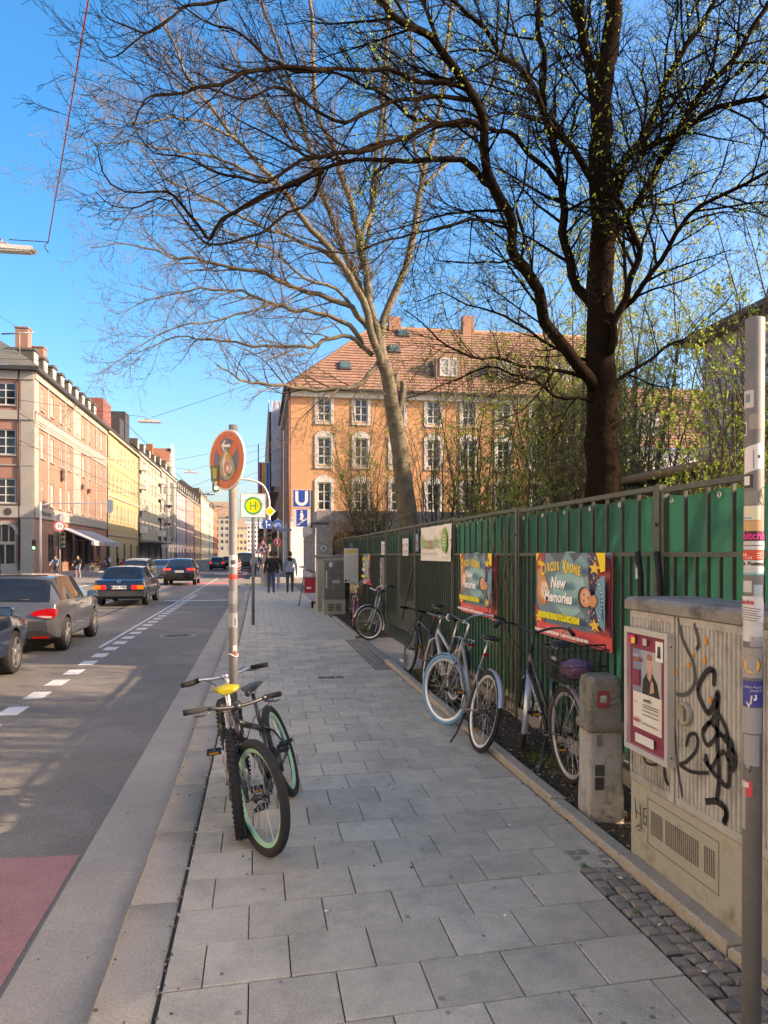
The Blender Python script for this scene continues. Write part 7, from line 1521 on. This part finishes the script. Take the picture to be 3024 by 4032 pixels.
# ---- dark tree close to the fence
m_dark = M('dark_bark', (.020, .0125, .008), .95, spec=.05, c2=(.008, .0055, .004), vs=6, bump=.9, bs=22, stain=(.03, .028, .014), ss=3, sl0=.58, sl1=.7)
m_dtw = M('dark_twig', (.012, .009, .007), .9, spec=.05, c2=(.007, .0055, .004), vs=3)
T2 = Tree('dark rough-barked tree rising behind the green fence', tuple(ray(2370, 2183, 11.5)+V((0, 0, -EYE))), 23, m_dark, m_dtw)
b0 = T2.base
T2.limb([b0+V((0, 0, -.1)), b0+V((-.02, 0, .6))]+[ray(*zB(x, y), 11.5) for x, y in ((990, 1900), (990, 1634), (985, 1500), (985, 1300), (990, 1100), (990, 900), (985, 600), (990, 400), (1020, 200), (1040, 0), (1050, -150))], .285, .11, 18, jit=.06)
lim2 = [
 ([(960, 1560), (860, 1450), (780, 1290), (720, 1170), (660, 1030), (620, 900), (570, 750), (530, 620), (500, 480), (440, 330), (370, 230), (300, 140), (200, 90), (110, 0), (40, -100)], 11.4, 8.5, .095, .032, zB),
 ([(960, 1250), (900, 1150), (850, 1000), (830, 850), (810, 700), (790, 560), (770, 400), (750, 200), (720, 0), (700, -120)], 11.6, 12.2, .08, .035, zB),
 ([(1000, 770), (930, 690), (850, 600), (790, 500), (740, 410), (690, 330), (610, 250), (560, 180), (480, 80), (390, 0), (330, -80)], 11.2, 9.0, .055, .02, zB),
 ([(1020, 1420), (1060, 1250), (1110, 1100), (1145, 1000), (1110, 920), (1070, 830), (1010, 760)], 11.3, 10.6, .06, .03, zB),
 ([(1000, 1050), (1060, 900), (1130, 810), (1200, 690), (1280, 540), (1350, 420), (1440, 320), (1550, 200), (1640, 30), (1700, -80)], 11.6, 10.5, .07, .03, zB),
 ([(1010, 860), (1060, 760), (1100, 640), (1180, 500), (1250, 330), (1330, 180), (1450, 0), (1500, -90)], 11.6, 12.2, .075, .035, zB),
 ([(1115, 615), (1250, 550), (1350, 500), (1500, 410), (1659, 390), (1800, 350)], 11.75, 9.6, .05, .025, zB),
 ([(1030, 1300), (1150, 1150), (1260, 1000), (1400, 830), (1550, 740), (1659, 690), (1780, 640)], 11.4, 9.4, .045, .015, zB),
 ([(990, 500), (940, 300), (890, 120), (850, -60)], 11.6, 12.5, .07, .035, zB),
 ([(985, 300), (930, 180), (905, 60), (890, -60)], 11.6, 11, .05, .03, zB),
 ([(575, 760), (430, 650), (300, 635), (150, 645), (0, 630), (-130, 690), (-280, 730), (-350, 790), (-480, 870), (-600, 950)], 10.15, 8.4, .042, .009, zB),
 ([(500, 520), (440, 485), (340, 495), (200, 560), (60, 600), (0, 620), (-150, 630), (-300, 560), (-420, 490), (-520, 440)], 9.8, 8.0, .036, .006, zB),
 ([(815, 740), (650, 560), (540, 510), (400, 500), (240, 480), (120, 400), (0, 320), (-120, 285), (-260, 290)], 11.85, 8.6, .04, .01, zB),
 ([(430, 330), (300, 330), (200, 300), (0, 280), (-120, 280), (-260, 290), (-320, 240), (-400, 190), (-500, 130), (-620, 70), (-740, 0)], 9.54, 7.6, .034, .006, zB),
 ([(1330, 284), (1170, 265), (1000, 300), (860, 350), (780, 370), (680, 390), (600, 430), (540, 520)], 8.56, 7.2, .03, .005, zA),
 ([(1929, 406), (1790, 395), (1659, 410), (1520, 470), (1400, 490), (1270, 440), (1190, 400), (1090, 380), (980, 390), (820, 360), (690, 400), (560, 470)], 9.7, 7.3, .03, .005, zA),
 ([(1660, 566), (1520, 620), (1380, 640), (1230, 640), (1100, 740), (960, 720), (850, 700), (750, 660), (640, 620), (560, 540)], 9.07, 7.4, .03, .005, zA),
 ([(1320, 700), (1130, 770), (960, 880), (850, 960), (790, 900), (700, 810), (620, 790), (440, 740), (405, 600)], 9.07, 7.4, .03, .005, zA),
 ([(1500, -90), (1250, -50), (960, -30), (780, 0), (700, 70), (600, 130), (520, 110), (440, 60), (400, 20)], 7.9, 7.1, .022, .004, zA),
 ([(700, 70), (600, 130), (500, 240), (430, 230), (385, 120)], 7.4, 7.0, .012, .003, zA),
 ([(1320, 700), (1270, 800), (1130, 900), (1000, 980), (850, 1000), (700, 830), (560, 840), (440, 830), (380, 790)], 9.07, 7.3, .02, .004, zA),
 ([(940, 1540), (820, 1500), (700, 1470), (560, 1440), (430, 1400), (300, 1330), (200, 1250)], 11.4, 10, .035, .006, zB),
 ([(940, 1450), (800, 1400), (650, 1300), (500, 1230), (350, 1190), (230, 1200)], 11.6, 11, .03, .005, zB),
 ([(620, 900), (500, 885), (380, 900), (250, 940), (100, 980), (0, 1000), (-150, 1030), (-280, 1060)], 10.36, 8.6, .025, .004, zB),
 ([(660, 1040), (540, 1050), (430, 1060), (320, 1040), (310, 1010)], 10.57, 9.8, .018, .004, zB),
 ([(960, 1620), (850, 1600), (760, 1560), (620, 1500), (480, 1490), (360, 1540), (200, 1600)], 11.4, 10.5, .03, .005, zB),
 ([(1010, 1560), (1150, 1470), (1280, 1380), (1400, 1300), (1520, 1180)], 11.8, 12.5, .035, .008, zB),
]
L2 = []
for pts, d0, d1, r0, r1, sh2 in lim2: L2.append(T2.limb(ln(sh2, pts, d0, d1), r0, r1, 8, jit=.09))
for i, (P_, rad) in enumerate(L2):
    lf = 10 <= i <= 20; T2.twigs(P_, rad, 5.2 if i > 9 else (6.5 if i in (1, 4, 5, 6, 7, 8, 9) else 5.0), (.8 if i in (18, 19, 20, 17) else 1.4) if i > 9 else 2.2, 0, 2, .85, .04, .10, (V((-.3, 0, 0)) if (lf or i in (0, 2)) and i not in (18, 19, 13) else None), rmin=.0027)
GL = [P((.24, .34, .05), .6, trans=.5), P((.16, .26, .04), .6, trans=.5), P((.32, .38, .08), .6, trans=.5)]
T2.leaves(15000, .04, GL, lambda t: t.x > 1.0)
T2.done('young_leaves')

# ---- background shrubs and trees behind the fence
m_sh = M('shrub_bark', (.10, .075, .05), .85, c2=(.05, .04, .028), vs=3)
def shrub(label, x, y, h, sp, n, seed, leaf=4000, lsize=.05, r0=.03, lv=2, dens=2.6, name='shrub', cat='shrub', lm=None, lean=0, tl=.32, rmin=.003):
    T = Tree(label, (x, y, 0), seed, m_sh, m_sh, cat, 'trees and shrubs behind the fence', name); r = T.r
    for k in range(n):
        a = r.uniform(0, 6.28); q = r.uniform(.15, 1)*sp; tip = V((x+math.cos(a)*q+lean, y+math.sin(a)*q, h*r.uniform(.65, 1.05))); b0 = V((x+math.cos(a)*.15, y+math.sin(a)*.15, 0)); mid = b0.lerp(tip, .5)+V((r.gauss(0, .15)*sp, r.gauss(0, .15)*sp, .12*h))
        P_, rad = T.limb([b0, b0.lerp(mid, .5)+V((0, 0, .1)), mid, tip], r0*r.uniform(.6, 1.2), .006, 6, jit=.08); T.twigs(P_, rad, dens, h*tl, 0, lv, .9, .2, .15, rmin=rmin)
    T.leaves(leaf, lsize, lm or GL); T.done(); return T
G2 = [P((.12, .19, .035), .6, trans=.45), P((.17, .25, .045), .6, trans=.45), P((.23, .29, .06), .6, trans=.45)]
shrub('budding shrub just left of the plane tree trunk', 4.0, 26.5, 7.4, 3.0, 14, 31, 5745, .062, dens=3.0)
shrub('leafy shrub right of the plane tree trunk', 7.6, 22.0, 7.6, 3.0, 14, 32, 13680, .069, lm=G2)
shrub('dense green shrub behind the market banner', 5.4, 16.5, 4.6, 1.9, 9, 33, 7113, .062, lm=G2)
shrub('multi-stemmed leafy bush between the two big trees', 7.4, 17.5, 7.5, 2.2, 10, 34, 8892, .062, r0=.05, lm=G2)
shrub('slender many-stemmed tree behind the dark tree', 8.6, 20.5, 12.5, 2.6, 9, 35, 9576, .075, r0=.10, name='tree', cat='tree', dens=1.6, tl=.2)
shrub('pale budding tree far behind the dark trunk', 13.5, 26.5, 14, 4.0, 10, 36, 19152, .094, r0=.10, name='tree', cat='tree', dens=1.5, tl=.22, lm=[P((.36, .38, .10), .6, trans=.5), P((.28, .33, .08), .6, trans=.5)])
shrub('leafy bush right of the dark trunk near the shed', 6.6, 10.2, 5.0, 1.7, 9, 37, 5198, .056, lm=GL)
shrub('overhanging shrub beside the steel post', 5.0, 7.3, 4.4, 1.3, 8, 38, 2325, .050, lm=GL, r0=.022, dens=3.2, tl=.26)
shrub('tall thin bush behind the shed eave', 9.0, 17.5, 8, 2.0, 8, 39, 6156, .069, r0=.05, lm=G2)
shrub('pale tree behind the lilac hall corner', 18, 38, 15, 5, 10, 40, 16416, .112, r0=.12, name='tree', cat='tree', dens=1.2, tl=.22, lm=[P((.36, .38, .10), .6, trans=.5), P((.28, .33, .08), .6, trans=.5)])
shrub('budding tree right of the dark trunk behind the shed', 8.3, 12.6, 8.5, 2.4, 9, 51, 7113, .056, r0=.05, name='tree', cat='tree', dens=2.2, tl=.26)
shrub('leafy bush filling the gap behind the steel post', 6.4, 8.6, 4.6, 1.5, 8, 52, 4104, .050, lm=G2, r0=.025, dens=3)
shrub('bare tree whose branches enter at the upper right edge', 9.5, 4.6, 11.5, 3.8, 15, 53, 12312, .088, r0=.12, name='tree', cat='tree', dens=2.2, tl=.24, rmin=.007)  # tree added off frame; thickened twigs cast dappled shade on the road
shrub('tall bare thicket hiding the right half of the orange house', 8.4, 29.0, 11.0, 3.2, 13, 61, 4500, .07, r0=.05, dens=1.7, tl=.24, rmin=.005)
shrub('bare thicket directly behind the plane tree on its right', 6.4, 27.5, 9.0, 2.2, 10, 62, 2600, .06, r0=.04, dens=1.7, tl=.26, rmin=.005)
# dry creeper on the fence end
cr = Tree('tangle of dry creeper over the fence end by the station', (2.75, 24.5, 0), 44, P((.20, .12, .06), .9), P((.20, .12, .06), .9), 'creeper', None, 'creeper')
for k in range(9):
    a = cr.r.uniform(-1.5, 1.5); P_, rad = cr.limb([V((2.8, 24.5+a, 0)), V((2.75, 24.6+a, 1.2)), V((2.7, 24.8+a*.8, 2.3)), V((2.6+cr.r.uniform(-.3, .6), 25+a*.6, 2.75)), V((2.5+cr.r.uniform(-.4, .5), 25.2+a, 2.0))], .02, .006, 5, jit=.1); cr.twigs(P_, rad, 5, .7, 0, 1, .9, -.3, .3, rmin=.004)
cr.done()
